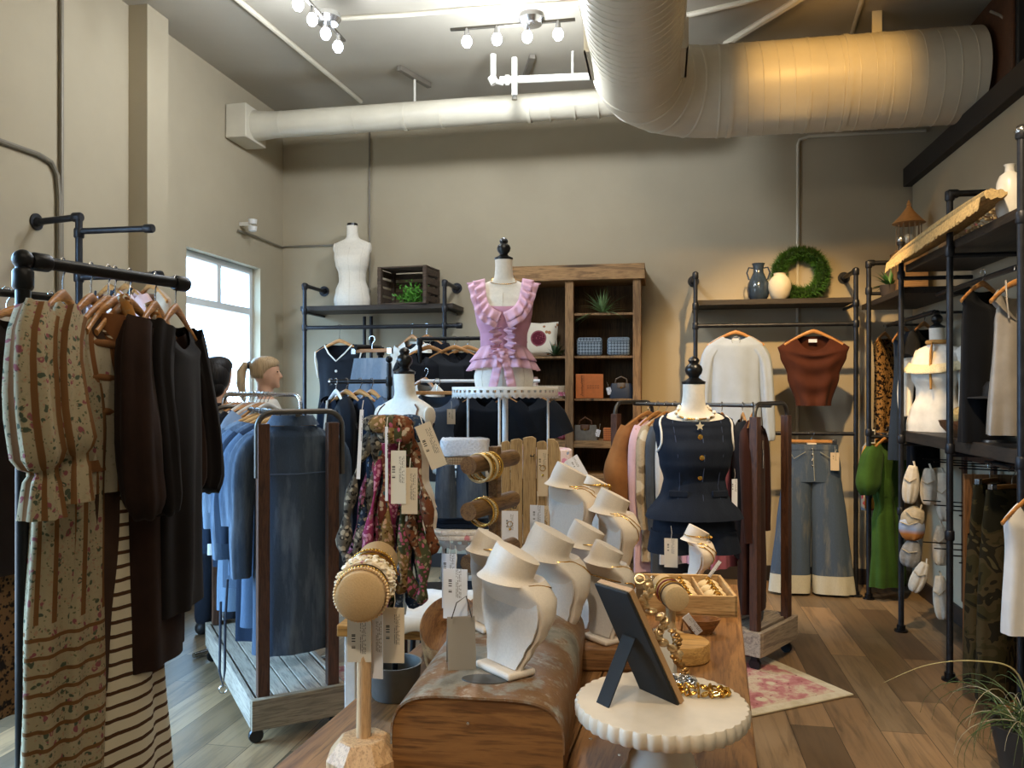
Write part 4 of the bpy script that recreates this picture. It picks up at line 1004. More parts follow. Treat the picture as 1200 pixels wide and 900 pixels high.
# clothes on the wall rack arms behind
ya = pf.y
for px, dsc, mt, sl in ((128, 'pink and white ringer tee on the wall rack arm', None, 1), (147, 'rose printed tee on the wall rack arm', fabric('#c9a7a2'), 0)):
    loc = V((onY(px, ya).x, ya, 2.118)); rz = R(-25)
    hanger(loc, rz, 'wooden hanger holding the '+dsc); t = None
    if mt is None:
        q = NT('pink_ombre'); z = q.xyz(q.coord())[2]; q.color(q.ramp(q.math('ADD', q.math('MULTIPLY', z, 2.0), 1.2), [(.1, '#d88fb0'), (.8, '#e3d3da')])); mt = q.fin(.9)
    g = garment('tee', dsc, 'tee', loc, rz, mt, .75, seed=px, dip=(.1, .02, .2), nw=.1)
    for s in (-1, 1): sleeve(g, mt, s, [(.15, 0, -.17), (.22, -.01, -.24), (.25, -.01, -.32)], [.065, .07, .07], 1)
    MB().tube([(-.1, -.02, -.09), (-.06, -.05, -.16), (0, -.06, -.19), (.06, -.05, -.16), (.1, -.02, -.09)], .006, 8).build('neck_band', fabric('#2f3742'), g)
loc = V((onY(176, ya).x, ya, 2.118)); hanger(loc, R(-30), 'wooden hanger at the end of the wall rack arm, holding a beige tee')
g = garment('tee', 'beige tee at the end of the wall rack arm', 'tee', loc, R(-30), fabric('#b7a28c'), .72, seed=5)
# far-left rail outside the corner
t_ = thing('clothing_rack', 'black pipe rack partly seen at the left picture edge behind the dresses', 'clothing rack', (at(-60, 458, 2.6).x, at(-60, 458, 2.6).y, 0))
qa = V((t_.location.x, t_.location.y, 0)); qb = at(78, 458, 2.9)-qa; qb.z = 0
pipe(t_, 'rail', [(0, 0, 1.83), qb+V((0, 0, 1.83))], .014, M_PIPEB); pipe(t_, 'upright', [(0, 0, 0), (0, 0, 1.83)], .016, M_PIPEB); pipe(t_, 'upright', [qb, qb+V((0, 0, 1.83))], .012, M_PIPEB)
def farl(px, al, desc, cat, mat, L, clips=False, **k):
    loc = qa+qb*((px+60)/138)+V((0, 0, 1.847)); rz = edge(px, al)
    hanger(loc, rz, 'wooden hanger holding the '+desc, clips=clips)
    return garment(cat, desc, cat, loc, rz, mat, L, **k)
g = farl(14, -40, 'dark brown cardigan at the left picture edge', 'cardigan', fabric('#241a17', .2), .95, seed=3, prof=[(0, 1, 1), (1, 1.05, 1.5)])
for s in (-1, 1): sleeve(g, g.children[0].data.materials[0], s, [(.16, 0, -.17), (.22, -.01, -.28), (.24, -.03, -.48), (.24, -.04, -.8)], [.065, .075, .07, .055], 6)
g = farl(4, -50, 'leopard print long skirt below the dark cardigan at the left edge', 'skirt', leopard('#6a4a2c', '#1c120c'), 1.42, clips=True, seed=5, sw=.14, nw=.13, prof=[(0, 1, 1), (1, 1.3, 1.5)])
g = farl(58, -30, 'grey brown tweed skirt on a clip hanger behind the black rack corner', 'skirt', fabric('#4a4137', .3), .8, clips=True, seed=7, sw=.16, nw=.15, prof=[(0, 1, 1), (1, 1.1, 1.3)])
# ------------------------------------------------------------------ denim rolling rack
M_POST = wood('#3b2519', '#5a3a28', 2, 'Z', .5, False); M_DECK = wood('#85776a', '#a99a86', 1, 'Y', .75); M_DECKX = wood('#6f6251', '#93846d', 1, 'X', .75); M_ARCH = plain('#5b5650', .4, .8)
def arch(parent, w, z0, z1, y, r=.012, rad=.07, mat=None):
    P = [(0, y, z0)]
    for i in range(7): a = PI/2*i/6; P.append((rad-rad*math.cos(a), y, z1-rad+rad*math.sin(a)))
    for i in range(7): a = PI/2*i/6; P.append((w-rad+rad*math.sin(a), y, z1-rad+rad*math.cos(a)))
    P.append((w, y, z0)); return MB().tube(P, r, 12).build('arch', mat or M_ARCH, parent, ang=60)
def rolling(label, loc, rz, w, L, zt, post=.05, mposts=None, mdeck=None, rails=1, zd=.2):
    t = thing('rolling_rack', label, 'rolling rack', loc, rz)
    for y in (0, L):
        for x in (0, w):
            MB().box((x+(post*.5 if x == 0 else -post*.5), y, (zd+zt-.05)/2), (post, post*.9, zt-.05-zd)).build('post', mposts or M_POST, t, bev=.003)
        arch(t, w+.02, zt-.28, zt, y+.0)
        MB().box((w/2, y+(-.035 if y == 0 else .035), zd-.06), (w+.06, .03, .13)).build('end_board', mdeck or M_DECKX, t, bev=.003)
    for x in (-.02, w+.02): MB().box((x, L/2, zd-.06), (.025, L+.04, .12)).build('side_board', mdeck or M_DECK, t, bev=.003)
    n = 5
    for i in range(n): MB().box((w*(i+.5)/n, L/2, zd-.015), (w/n-.006, L, .02)).build('deck_plank', mdeck or M_DECK, t, bev=.002)
    for i in range(rails): pipe(t, 'rail', [(w*(.5 if rails == 1 else i), 0, zt-.012), (w*(.5 if rails == 1 else i), L, zt-.012)], .012, M_ARCH)
    for y in (.02, L-.02):
        for x in (.0, w):
            c = MB(); c.lathe([(0, -.012), (.028, -.012), (.032, -.006), (.032, .006), (.028, .012), (0, .012)], (x, y, .032), 18, RX(90)); wl = c.build('caster', M_BLACK, t)
            MB().box((x, y, .062), (.03, .034, .02)).tube([(x, y, .06), (x, y, .085)], .012, 8).build('caster_fork', M_PIPEB, wl)
    return t
PA = onz(301, 853, .07); PA.z = 0; rzA = R(39.1); WA, LA, ZA = .35, 1.22, 1.41
rkA = rolling('wooden wheeled rack with metal arches packed with denim clothes', PA, rzA, WA, LA, ZA)
MA = Matrix.Translation(PA) @ Matrix.Rotation(rzA, 4, 'Z')
M_DN1 = denim('#3b4552', '#77828f', .8); M_DN2 = denim('#3f4c5d', '#7b8896', .7); M_DN3 = denim('#1c2431', '#36424f', .5)
def onA(y, desc, mat, L, al=0, **k):
    loc = MA @ V((WA/2, y, ZA)); hanger(loc, rzA+R(al), 'wooden hanger holding the '+desc, drop=-.03)
    return garment(k.pop('name', 'shirt'), desc, k.pop('cat', 'shirt'), loc, rzA+R(al), mat, L, drop=-.03, **k)
def shirtsl(g, mat, L=.5, r=.055, seed=0):
    for s in (-1, 1): sleeve(g, mat, s, [(.15, 0, -.14), (.205, -.0, -.22), (.22, -.005, -.22-L*.5), (.22, -.01, -.22-L)], [.06, .062, r, r*.85], seed)
def collar(g, mat, r=.085, z=-.06):
    rr = [[V((ri*math.cos(a), .045+.0-.045+ri*.62*math.sin(a), z+dz-(.05 if math.sin(a) < -.6 else 0)*(1 if dz < .01 else .6))) for a in (2*PI*k/30 for k in range(30))] for ri, dz in ((r*.9, -.0), (r*.86, .02), (r*.95, .022), (r*1.25, -.022))]
    MB().rings(rr, False, False).build('collar', mat, g, ang=60)
g = onA(.1, 'long blue denim shirt dress seen from behind between the rack posts', M_DN1, 1.06, al=180, name='shirt_dress', cat='dress', seed=21, sw=.185, folds=.01, prof=[(0, 1, 1), (.3, .88, 1.2), (1, .92, 1.6)], dip=(.06, 0, .15))
shirtsl(g, M_DN1, .5, .05, 2); collar(g, M_DN1, .095, -.04)
MB().tube([(-.165, .058, -.27), (0, .07, -.275), (.165, .058, -.27)], .003, 6).build('yoke_seam', plain('#4d5c74', .9), g)
dl = [('mid blue denim jacket with frayed hem', M_DN2, .98), ('dark indigo denim dress', M_DN3, 1.08), ('washed blue denim shirt with short sleeves', M_DN2, .8), ('dark denim overshirt', M_DN1, .9), ('light blue chambray dress', denim('#5a6877', '#8796a4', .6), 1.05), ('deep navy denim jacket', M_DN3, .85)]
for i, (d_, mt, L) in enumerate(dl):
    g = onA(.26+.155*i, d_+(' behind the long denim dress' if i < 3 else ' near the far end of the denim rack'), mt, L, al=180+(-8+5*(i % 3)), seed=30+i, sw=.195, name='denim_garment', cat='shirt', prof=[(0, 1, 1), (.3, .92, 1.1), (1, 1.0, 1.5)])
    shirtsl(g, mt, .3+.1*(i % 3), .058, i); 
    if i in (0, 2): price_tag(g, (.21, -.02, -.55+.1*i), (.04, .07), 90, M_TAGW)
m = MB(); rnd = random.Random(4)
pr = MA @ V((.06, .3, .2))
t_ = thing('belt', 'narrow belt hanging from the denim clothes over the edge of the rack deck', 'belt', MA @ V((-.05, .42, .62)), rzA)
MB().tube([(0, 0, 0), (-.01, 0, -.2), (-.012, 0, -.42), (-.02, 0, -.5), (-.035, .0, -.42), (-.03, .0, -.1)], .006, 8, flat=.4).build('strap', plain('#3b3f4a', .5), t_)
MB().torus((-.02, 0, -.51), .018, .003, 16, 6, RX(90)).build('buckle', M_CHROME, t_)
# chrome rack behind with a row of hangers
PB0, PB1 = at(262, 458, 4.7), at(352, 458, 4.35); dB = (PB1-PB0); dB.z = 0; LB = dB.length; rzB = math.atan2(dB.y, dB.x)
t_ = thing('clothing_rack', 'chrome rack packed with silver hooked hangers in front of the two people', 'clothing rack', (PB0.x, PB0.y, 0), rzB)
P = [(0, 0, 0)]+[(.05-.05*math.cos(PI/2*i/6), 0, 1.43+.05*math.sin(PI/2*i/6)) for i in range(7)]+[(LB-.05+.05*math.sin(PI/2*i/6), 0, 1.43+.05*math.cos(PI/2*i/6)) for i in range(7)]+[(LB, 0, 0)]
MB().tube(P, .012, 12).build('frame', M_CHROME, t_, ang=60)
for x in (0, LB): MB().tube([(x, -.2, .02), (x, .2, .02)], .014, 10).build('foot', M_CHROME, t_)
M_HW = plain('#e4dfd6', .4)
for i in range(11):
    s = .06+.032*i; loc = V((PB0.x, PB0.y, 1.492))+dB.normalized()*s; ww = i % 3 == 1
    gd = 'white' if ww else 'wooden'
    h = hanger(loc, rzB+R(78+(i*37 % 17)), 'hanger with %s bar in the packed row on the chrome rack' % gd, color=M_HW if ww else M_HANG, group='packed hangers on the chrome rack (%s)' % gd)
cB = [('#27303f', 'dark navy'), ('#d9d6cf', 'white'), ('#3f4d63', 'slate blue'), ('#15181d', 'black'), ('#8396ad', 'pale blue')]
for i, (c_, n_) in enumerate(cB):
    loc = V((PB0.x, PB0.y, 1.492))+dB.normalized()*(.07+.07*i)
    g = garment('top', n_+' top hanging on the chrome rack by the window', 'top', loc, rzB+R(80), fabric(c_), .9, seed=40+i, sw=.19)
    shirtsl(g, fabric(c_), .4, .05, i)
# black coat with white edging between denim rack and scarf stand
c1 = V((pl.x, pl.y, pl.z+.015)); dl_ = V((-.34, .02, 0))
for i, (f_, rzz, d_, mt, L) in enumerate([(.92, 40, 'black coat with a white front edge beside the denim rack', M_BLK, 1.0), (.74, 55, 'navy dress on the low black rack', fabric('#1c2738'), 1.1), (.5, 60, 'washed blue denim shirt on the low black rack', M_DN2, .8), (.3, 50, 'long brown suede skirt on the low black rack', fabric('#5a2f1e'), .95)]):
    loc = c1+dl_*f_; hanger(loc, R(rzz-90), '%s hanger holding the %s' % ('white' if i == 0 else 'wooden', d_), color=M_HW if i == 0 else None)
    g = garment('coat' if i == 0 else 'dress', d_, 'coat' if i == 0 else 'dress', loc, R(rzz-90), mt, L, seed=50+i, sw=.18)
    if i < 3: shirtsl(g, mt, .5, .05, i)
    if i == 0: MB().tube([(0, -.05, -.12), (.01, -.075, -.35), (.012, -.08, -.6)], .012, 8, flat=.5).build('white_edging', M_CREAM, g)
# ------------------------------------------------------------------ tiered display with the pink top
def lacemat(h='#e8e3d9'):
    t = NT('eyelet_metal'); o = t.xyz(t.coord()); ang = t.math('ARCTAN2', o[1], o[0])
    u = t.math('FRACT', t.math('MULTIPLY', ang, 50/(2*PI))); du = t.math('ABSOLUTE', t.math('SUBTRACT', u, .5)); z = t.math('ABSOLUTE', t.math('ADD', o[2], .018))
    m = t.math('MULTIPLY', t.math('LESS_THAN', du, .24), t.math('LESS_THAN', z, .0065))
    t.color(t.mix(m, h, '#3a3733')); t.l.new(t.math('SUBTRACT', 1, m), t.b.inputs['Alpha']); return t.fin(.5, .1)
M_LACE = lacemat()
TC = at(592, 458, 4.4); TC.z = 0
t_ = thing('display_stand', 'white tiered display stand with scalloped eyelet rims', 'display stand', TC)
def tier(t, z, r, depth=.042):
    o = MB().lathe([(0, -.008), (r-.002, -.008), (r, -.004), (r, 0), (0, 0)], (0, 0, 0), 64).build('tray', M_WHITEMETAL, t); o.location = (0, 0, z)
    n = 200; vs = []; fs = []
    for i in range(n):
        a = 2*PI*i/n; k = .012*abs(math.sin(25*a))
        for zz in (.006, -.012, -.024, -depth+.012-k): vs.append(((r+.002)*math.cos(a), (r+.002)*math.sin(a), zz))
    for i in range(n):
        for j in range(3): q = (i+1) % n; fs.append((i*4+j, q*4+j, q*4+j+1, i*4+j+1))
    e = MB().add(vs, fs).build('scalloped_rim', M_LACE, t, solid=.002); e.location = (0, 0, z); return o
T1, T2, T3, T4 = 1.515, 1.12, .76, .4
for z, r in ((T1, .285), (T2, .39), (T3, .42), (T4, .46)): tier(t_, z, r, .055 if z == T1 else .06)
MB().tube([(0, 0, .03), (0, 0, T1)], .016, 14).build('pole', M_WHITEMETAL, t_)
for k in range(4): a = PI/4+PI/2*k; MB().tube([(.36*math.cos(a), .36*math.sin(a), T2), (.38*math.cos(a), .38*math.sin(a), T3), (.42*math.cos(a), .42*math.sin(a), 0)], .009, 8).build('leg', M_WHITEMETAL, t_)
for k in range(3): a = .6+2*PI/3*k; MB().tube([(.26*math.cos(a), .26*math.sin(a), T1-.01), (.26*math.cos(a), .26*math.sin(a), T2)], .007, 8).build('upper_leg', M_WHITEMETAL, t_)
PS = .935; rzP = R(8)
mp = torso('cream mannequin on the top tier wearing the pink ruffled top', TC+V((0, -.04, T1+.001)), rzP, PS)
def on_torso(tname, desc, cat, base, mat, rows, dip, folds=.004, k=9, seed=0, n=60):
    g = thing(tname, desc, cat, base.location, base.rotation_euler[2]); g.scale = base.scale
    rr = []; zt, zb_ = rows[0][0], rows[-1][0]; ns = 84
    for z, hw_, hd_, yo_ in rows:
        t = (zt-z)/(zt-zb_); ring = []; off = hw_-interp(TORSO, max(0, z))[0]
        for j in range(ns):
            a = 2*PI*j/ns; ca, sa = math.cos(a), math.sin(a); g1 = min(1, (zt-z)/dip[2]); q = (dip[0] if sa < 0 else dip[1])*abs(sa)**1.2*(1-g1)**1.4; zz = z-q
            p = tsurf(max(0, zz), a, off+folds*(.1+.9*t*t)*(1.2+fold(a, z, seed, k))); p.z = zz; ring.append(p)
        rr.append(ring)
    MB().rings(rr, False, False).build('body', mat, g, ang=80); return g
def trow(z0, z1, n, off, fl=None):
    out = []
    for i in range(n+1):
        z = lerp(z0, z1, i/n); hw, hd, yo = interp(TORSO, max(0, z)); f = fl(z) if fl else 0; out.append((z, hw+off+f, hd+off+f, yo))
    return out
M_PK = fabric('#d39db2', .06); M_PKL = fabric('#e0b3c5', .06)  # paler copy for the ruffles, with the light they catch in the colour
g = on_torso('ruffled_top', 'pink sleeveless top with ruffles along the neck, front and hem', 'top', mp, M_PK, trow(.603, .2, 44, .006), (.19, .05, .16), seed=3)
def tp(z, a, off=.012): return tsurf(z, a, off)
def tn(z, a):
    p = tsurf(z, a, .02)-tsurf(z, a, 0); p.z = 0; return p.normalized()
def fx(x, z, off=.01):
    hw, hd, yo = interp(TORSO, z); ca = min(.999, abs(x)/(hw+off))**(1/.92); sa = math.sqrt(1-ca*ca); return V((x, yo-(hd+off)*sa**.92, z))
for s in (-1, 1):
    cen = [V((s*.112, .035, .612)), V((s*.108, .0, .622)), fx(s*.102, .585), fx(s*.096, .54), fx(s*.086, .49), fx(s*.06, .445), fx(s*.004, .415)]
    P = smooth_path(cen, 140); n = len(P)
    for lay, (wd, k0) in enumerate(((.1, 0), (.065, 1))):
        N_ = []; A_ = []
        for i, p in enumerate(P):
            u = i/(n-1); N_.append(V((s*.25, -1, .35+.9*max(0, .3-u))).normalized()); A_.append(V((s*lerp(1, .35, u), -.08-.25*u, lerp(-.22, -1, u))).normalized())
        ruffle([p+V((0, -.004*lay, .004*lay)) for p in P], N_, A_, wd, .011, 105+20*lay, s+1+lay).build('neck_ruffle', M_PKL, g, ang=80, solid=.002)
for kx in (-.012, .016):                                     # jabot down the front
    P = [V((kx+.012*math.sin(i*.5), -(.118+.012*math.sin(i*.35)), lerp(.4, .19, i/60))) for i in range(61)]
    ruffle(P, [V((.25*(1 if kx > 0 else -1), -1, 0)).normalized()]*61, [V(((1 if kx > 0 else -1), -.25, -.25)).normalized()]*61, .05, .016, 200, kx*90).build('front_ruffle', M_PKL, g, ang=80, solid=.002)
for z0, wd, off in ((.225, .085, .01), (.205, .12, .008)):        # hem ruffle, open at the front
    P = []; N_ = []; A_ = []
    for i in range(201):
        a = -PI/2+.12+(2*PI-.24)*i/200; P.append(tp(z0+.02*abs(math.sin(a)), a, off)); nn = tn(z0, a); N_.append(nn); A_.append((nn*.45+V((0, 0, -1))).normalized())
    ruffle(P, N_, A_, wd, .014, 110, z0*50).build('hem_ruffle', M_PKL, g, ang=80, solid=.002)
for s in (-1, 1):
    P = [V((s*(.03+.05*(i/40)), -.125-.01*(i/40), lerp(.22, .0, i/40))) for i in range(41)]
    ruffle(P, [V((0, -1, 0))]*41, [V((-s, -.1, -.1)).normalized()]*41, .05, .012, 130, s).build('tail_ruffle', M_PKL, g, ang=80, solid=.002)
def necklace(label, base, z, r, mat, bead=.004, n=60, drop=.05, cat='necklace'):
    t = thing('necklace', label, cat, base.location, base.rotation_euler[2]); t.scale = base.scale; m = MB(); P = []
    for i in range(n): a = 2*PI*i/n; hw, hd, yo = interp(TORSO, z-drop*max(0, -math.sin(a))**1.5); P.append(V(((hw+.006)*math.cos(a)*r, yo+(hd+.008)*math.sin(a), z-drop*max(0, -math.sin(a))**1.5)))
    m.tube(P, bead, 8, False, True); m.build('chain', mat, t); return t, P
necklace('thin gold necklace on the mannequin with the pink top', mp, .635, 1, M_GOLD, .0018, drop=.045)
for s in (-1, 1):
    pass
# things on the tiers
def folded(label, name, cat, loc, rz, size, mat, layers=2, r=.03, extra=None):
    t = thing(name, label, cat, loc, rz); w, d, h = size
    for i in range(layers):
        hh = h/layers; m = MB(); rr = []
        for j in range(13):
            a = j/12; zz = hh*(i+.5)+hh*.48*math.sin(PI*(a-.5)); q = 1-.05*(abs(a-.5)*2)**4-.015*(i % 2)
            rr.append([V((w/2*q*math.copysign(abs(math.cos(b))**.4, math.cos(b))+.006*noise.noise(V((b*3, i, j*.3))), d/2*q*math.copysign(abs(math.sin(b))**.4, math.sin(b)), zz+.006*noise.noise(V((math.cos(b)*3, math.sin(b)*3, i+.5))))) for b in (2*PI*k/40 for k in range(40))])
        m.rings(rr); m.build('layer', mat[i % len(mat)] if isinstance(mat, list) else mat, t, ang=70)
    return t
M_TEX = plain('#e3ddda', .95, 0, .12, 90, .8)
M_PKW = floral('#e2cfd0', [('#d58fb0', 18, .24), ('#8ba0c4', 16, .2), ('#c7b27d', 22, .2)])
def tz(px, py, z, dd=4.2): p = at(px, py, dd); return V((p.x, p.y, z))
folded('white bubbly textured blanket folded on the second tier', 'blanket', 'blanket', tz(545, 520, T2+.045), R(10), (.25, .2, .09), M_TEX, 1)
folded('tan straw clutch under the white textured blanket', 'clutch_bag', 'bag', tz(545, 536, T2+.002), R(10), (.22, .19, .042), wovenmat('#b08a60', '#8c6a44', 110), 1)
folded('pink and white patterned cloth folded on the second tier beside the wooden peg board', 'folded_cloth', 'folded cloth', tz(602, 520, T2+.002, 4.15), R(6), (.17, .18, .1), floral('#dccab0', [('#e3b5c2', 18, .3), ('#efe6da', 30, .3)]), 1)
g = folded('pale pink and blue floral cloth draped over the second tier edge, with two tags', 'folded_cloth', 'folded cloth', tz(640, 520, T2+.002, 4.12), R(8), (.26, .22, .085), M_PKW, 1)
price_tag(g, (.12, -.12, .06), (.06, .12), 10, mat=M_TAGW, tilt=-30); price_tag(g, (.07, -.125, .02), (.06, .11), 10, mat=M_TAGW, tilt=-50)
folded('small lace edged white basket cloth hanging at the right end of the second tier', 'lace_cloth', 'cloth', tz(663, 548, T2-.12, 4.08), R(8), (.08, .1, .09), M_TEX, 2)
folded('dark blue jeans folded on the third tier', 'folded_jeans', 'jeans', tz(545, 609, T3+.05, 4.15), R(5), (.3, .22, .05), M_DN3, 2)
folded('pink and white knit folded below the blue jeans', 'folded_knit', 'folded cloth', tz(550, 622, T3+.002, 4.1), R(5), (.36, .26, .046), floral('#e4dcd2', [('#d78f95', 14, .2), ('#f2ece4', 30, .3)]), 2)
folded('dark jeans folded on the lowest tier', 'folded_jeans', 'jeans', tz(548, 660, T4+.002, 4.15), R(5), (.34, .26, .1), M_DN3, 2)
for px, mt, d_, w in ((522, M_DN1, 'dark blue jeans hanging over the left end of the second tier', .045), (552, M_DN2, 'light blue jeans hanging over the second tier edge', .07)):
    loc = at(px, 545, 4.02); g = thing('jeans', d_, 'jeans', loc, R(8)); 
    MB().rings(body_rings([(-.02*i, w+.001*i, .022) for i in range(14)], px, .004, 5)).build('legs', mt, g, ang=70)
# garments behind the tier
pb = at(512, 455, 4.95)
t_ = thing('hanging_rail', 'thin white rail behind the tiered stand holding dark tops', 'clothes rail', (pb.x, pb.y, 0))
pipe(t_, 'rod', [(-.1, 0, 1.56), (.62, .1, 1.56)], .01, M_WHITEMETAL); pipe(t_, 'post', [(.38, .07, 0), (.38, .07, 1.56)], .014, M_WHITEMETAL); MB().lathe([(0, 0), (.2, 0), (.2, .012), (.03, .03), (0, .03)], (.38, .07, 0)).build('base', M_WHITEMETAL, t_)
for x, d_, mt, L, cl in ((.0, 'grey denim pinafore with a white tag clipped on a wooden hanger', denim('#3c4450', '#5a6470', .6), .62, True), (.32, 'black short sleeve tee hanging behind the tiered stand', M_BLK, .75, False), (.52, 'long dark dress hanging beside the bookcase', fabric('#1a1c20'), 1.0, False)):
    loc = V((pb.x+x, pb.y+x*.16, 1.572)); hanger(loc, R(6), 'wooden hanger holding the '+d_, clips=cl)
    g = garment('dress' if cl else 'top', d_, 'dress' if cl else 'top', loc, R(6), mt, L, seed=int(x*50), sw=.15 if cl else .18, nw=.1)
    if not cl:
        for s in (-1, 1): sleeve(g, mt, s, [(.14, 0, -.17), (.2, -.01, -.24), (.24, -.01, -.34)], [.06, .065, .07], 2)
    else: price_tag(g, (.1, -.08, -.17), (.05, .09), mat=M_TAGK)
# bare mannequin with straps behind scarves
m2 = torso('bare cream mannequin with brown straps behind the scarf stand', at(474, 452, 3.7)+V((0, 0, -.0)), R(-25), .95, pole=0)
m2.location.z = 1.7-.865*.95
MB().tube([(0, 0, -.86), (0, 0, .02)], .016, 14).build('pole', M_BLACK, m2); MB().lathe([(0, -.915), (.16, -.915), (.16, -.9), (.03, -.88), (.02, -.85), (0, -.85)]).build('base', M_BLACK, m2)
t_ = thing('halter_top', 'pale strappy top with thin brown straps on the bare mannequin', 'top', m2.location, m2.rotation_euler[2]); t_.scale = m2.scale
MB().rings(body_rings(trow(.47, .1, 24, .006), 2, .003, 9, nseg=60, e=.92), False, False).build('body', fabric('#d8cbb8'), t_, ang=80)
for a in (-PI/2+.75, -PI/2-.75, PI/2+.5, PI/2-.5): MB().tube([tsurf(z, a+(.0), .004) for z in (.46, .5, .54, .57, .59)], .004, 6).build('strap', plain('#6b452c', .6), t_)
# ------------------------------------------------------------------ navy mannequin
mn = torso('cream mannequin wearing the dark navy vest and shorts', at(813, 458, 3.6), R(12), .97, pole=.0)
mn.location.z = 1.655-.865*.97
MB().tube([(0, 0, -.795/.97+.01), (0, 0, .02)], .016, 14).build('pole', M_BLACK, mn)
for k in range(3): a = .5+2*PI/3*k; MB().tube([(0, 0, -.66), (.1*math.cos(a), .1*math.sin(a), -.74), (.22*math.cos(a), .22*math.sin(a), -.835)], .012, 8).build('leg', M_BLACK, mn)
M_NV = denim('#171c26', '#262d38', .5)
fl = lambda z: .05*max(0, (.3-z)/.17)**1.1 if z < .3 else 0
g = on_torso('vest', 'dark navy denim vest with brass buttons and flared hem', 'vest', mn, M_NV, trow(.606, .13, 50, .011, fl), (.04, .01, .1), folds=.005, k=6, seed=5)
zs = [.5, .41, .32]
buttons(g, [(0.0, interp(TORSO, z)[2]-interp(TORSO, z)[1]-.014, z) for z in zs], .0115, M_GOLD)
MB().tube([(0.012, interp(TORSO, z)[2]-interp(TORSO, z)[1]-.0125-fl(z), z) for z in (.53, .48, .42, .36, .3, .25, .2, .14)], .0022, 6).build('placket_edge', plain('#3b4660', .9), g)
for s in (-1, 1):
    MB().tube([tsurf(z, -PI/2+s*.62, .0115+fl(z)) for z in (.57, .5, .42, .34, .28, .22, .16)], .0022, 6).build('princess_seam', plain('#303a52', .9), g)
    q = tsurf(.245, -PI/2+s*.62, .032); MB().box(q, (.085, .012, .03), R(s*22)).build('pocket_flap', M_NV, g, bev=.004)
    MB().tube(smooth_path([tsurf(z, (0 if s > 0 else PI)-s*dy, .014) for z, dy in ((.59, .25), (.565, .5), (.52, .52), (.47, .4), (.44, .15), (.43, -.1))], 30), .005, 8).build('armhole_edge', plain('#e3e0d8', .8), g)
q = thing('shorts', 'dark navy denim shorts below the vest', 'shorts', mn.location, R(12)); q.scale = mn.scale
m = MB().rings(body_rings([(.22, .15, .1, .004), (.15, .178, .117, .006), (.08, .187, .124, .01), (.05, .19, .126, .01)], 3, .002, 5, e=.92), False, True)
for s in (-1, 1): m.rings(body_rings([(.07-.012*i, .1+.0015*i, .12+.001*i, .01, s*(.094+.001*i)) for i in range(9)], 3+s, .005, 5), True, False)
m.build('legs', M_NV, q, ang=70)
nk, P = necklace('chunky pearl and gold necklace with a star charm over the navy vest', mn, .632, 1, M_GOLD, .004, drop=.055)
for i, p in enumerate(P):
    if p.y < .01 and i % 3 == 0: MB().sph(p, .0095, 10).build('pearl', plain('#efe6d6', .25), nk)
st = []; c = V((0, -.112, .548))
for i in range(10): r = .02 if i % 2 == 0 else .009; a = PI/2+i*PI/5; st.append((c.x+r*math.cos(a), c.z+r*math.sin(a)))
MB().prism(st, .005, TR(0, c.y-.0, 0)).build('star_charm', plain('#ead9b6', .3, .3), nk)
price_tag(g, (.17, -.06, .32), (.03, .16), 20, mat=M_TAGW); 
# ------------------------------------------------------------------ centre-right rolling rack
EL, ER = at(722, 458, 4.95), at(885, 458, 4.35); dE = ER-EL; dE.z = 0; LE = dE.length; rzE = math.atan2(dE.y, dE.x)
PE = V((EL.x, EL.y, 0))
t_ = thing('rolling_rack', 'dark wooden wheeled rack behind the navy mannequin', 'rolling rack', PE, rzE)
ZE = 1.43
for x in (0, LE):
    for y in (0, .4): MB().box((x, y, (.2+1.36)/2), (.045, .05, 1.16)).build('post', M_POST, t_, bev=.003)
    P = [(x, -.01, 1.0)]+[(x, -.01+.07-.07*math.cos(PI/2*i/6), ZE-.07+.07*math.sin(PI/2*i/6)) for i in range(7)]+[(x, .41-.07+.07*math.sin(PI/2*i/6), ZE-.07+.07*math.cos(PI/2*i/6)) for i in range(7)]+[(x, .41, 1.0)]
    MB().tube(P, .012, 12).build('arch', M_ARCH, t_, ang=60)
for y in (-.03, .43): MB().box((LE/2, y, .15), (LE+.1, .03, .13)).build('side_board', M_DECK, t_, bev=.003)
for x in (-.04, LE+.04): MB().box((x, .2, .149), (.028, .44, .128)).build('end_board', M_DECK, t_, bev=.003)
for i in range(6): MB().box((LE*(i+.5)/6, .2, .2), (LE/6-.006, .42, .02)).build('deck_plank', M_DECK, t_, bev=.002)
pipe(t_, 'rail', [(0, .2, ZE-.012), (LE, .2, ZE-.012)], .012, M_ARCH)
for x in (0, LE):
    for y in (0, .4):
        wl = MB().lathe([(0, -.012), (.03, -.012), (.034, -.006), (.034, .006), (.03, .012), (0, .012)], (x, y, .034), 18, RX(90)).build('caster', M_BLACK, t_)
        MB().box((x, y, .068), (.034, .036, .03)).build('caster_fork', M_PIPEB, wl)
MEm = Matrix.Translation(PE) @ Matrix.Rotation(rzE, 4, 'Z')
def onE(x, al, desc, mat, L, name='top', cat='top', sl=None, **k):
    loc = MEm @ V((x, .2, ZE+.003)); px = 600+F*((loc.x*CS+loc.y*SN)/(-loc.x*SN+loc.y*CS)); rz = edge(px, al)
    hanger(loc, rz, 'wooden hanger holding the '+desc)
    g = garment(name, desc, cat, loc, rz, mat, L, **k)
    if sl:
        for s in (-1, 1): sleeve(g, mat, s, sl[0], sl[1], int(x*10), .012 if sl[1][2] > .07 else .006)
    return g
SLB = ([(.16, 0, -.17), (.21, -.01, -.26), (.25, -.02, -.42), (.24, -.03, -.56), (.22, -.03, -.62)], [.06, .07, .1, .09, .04])
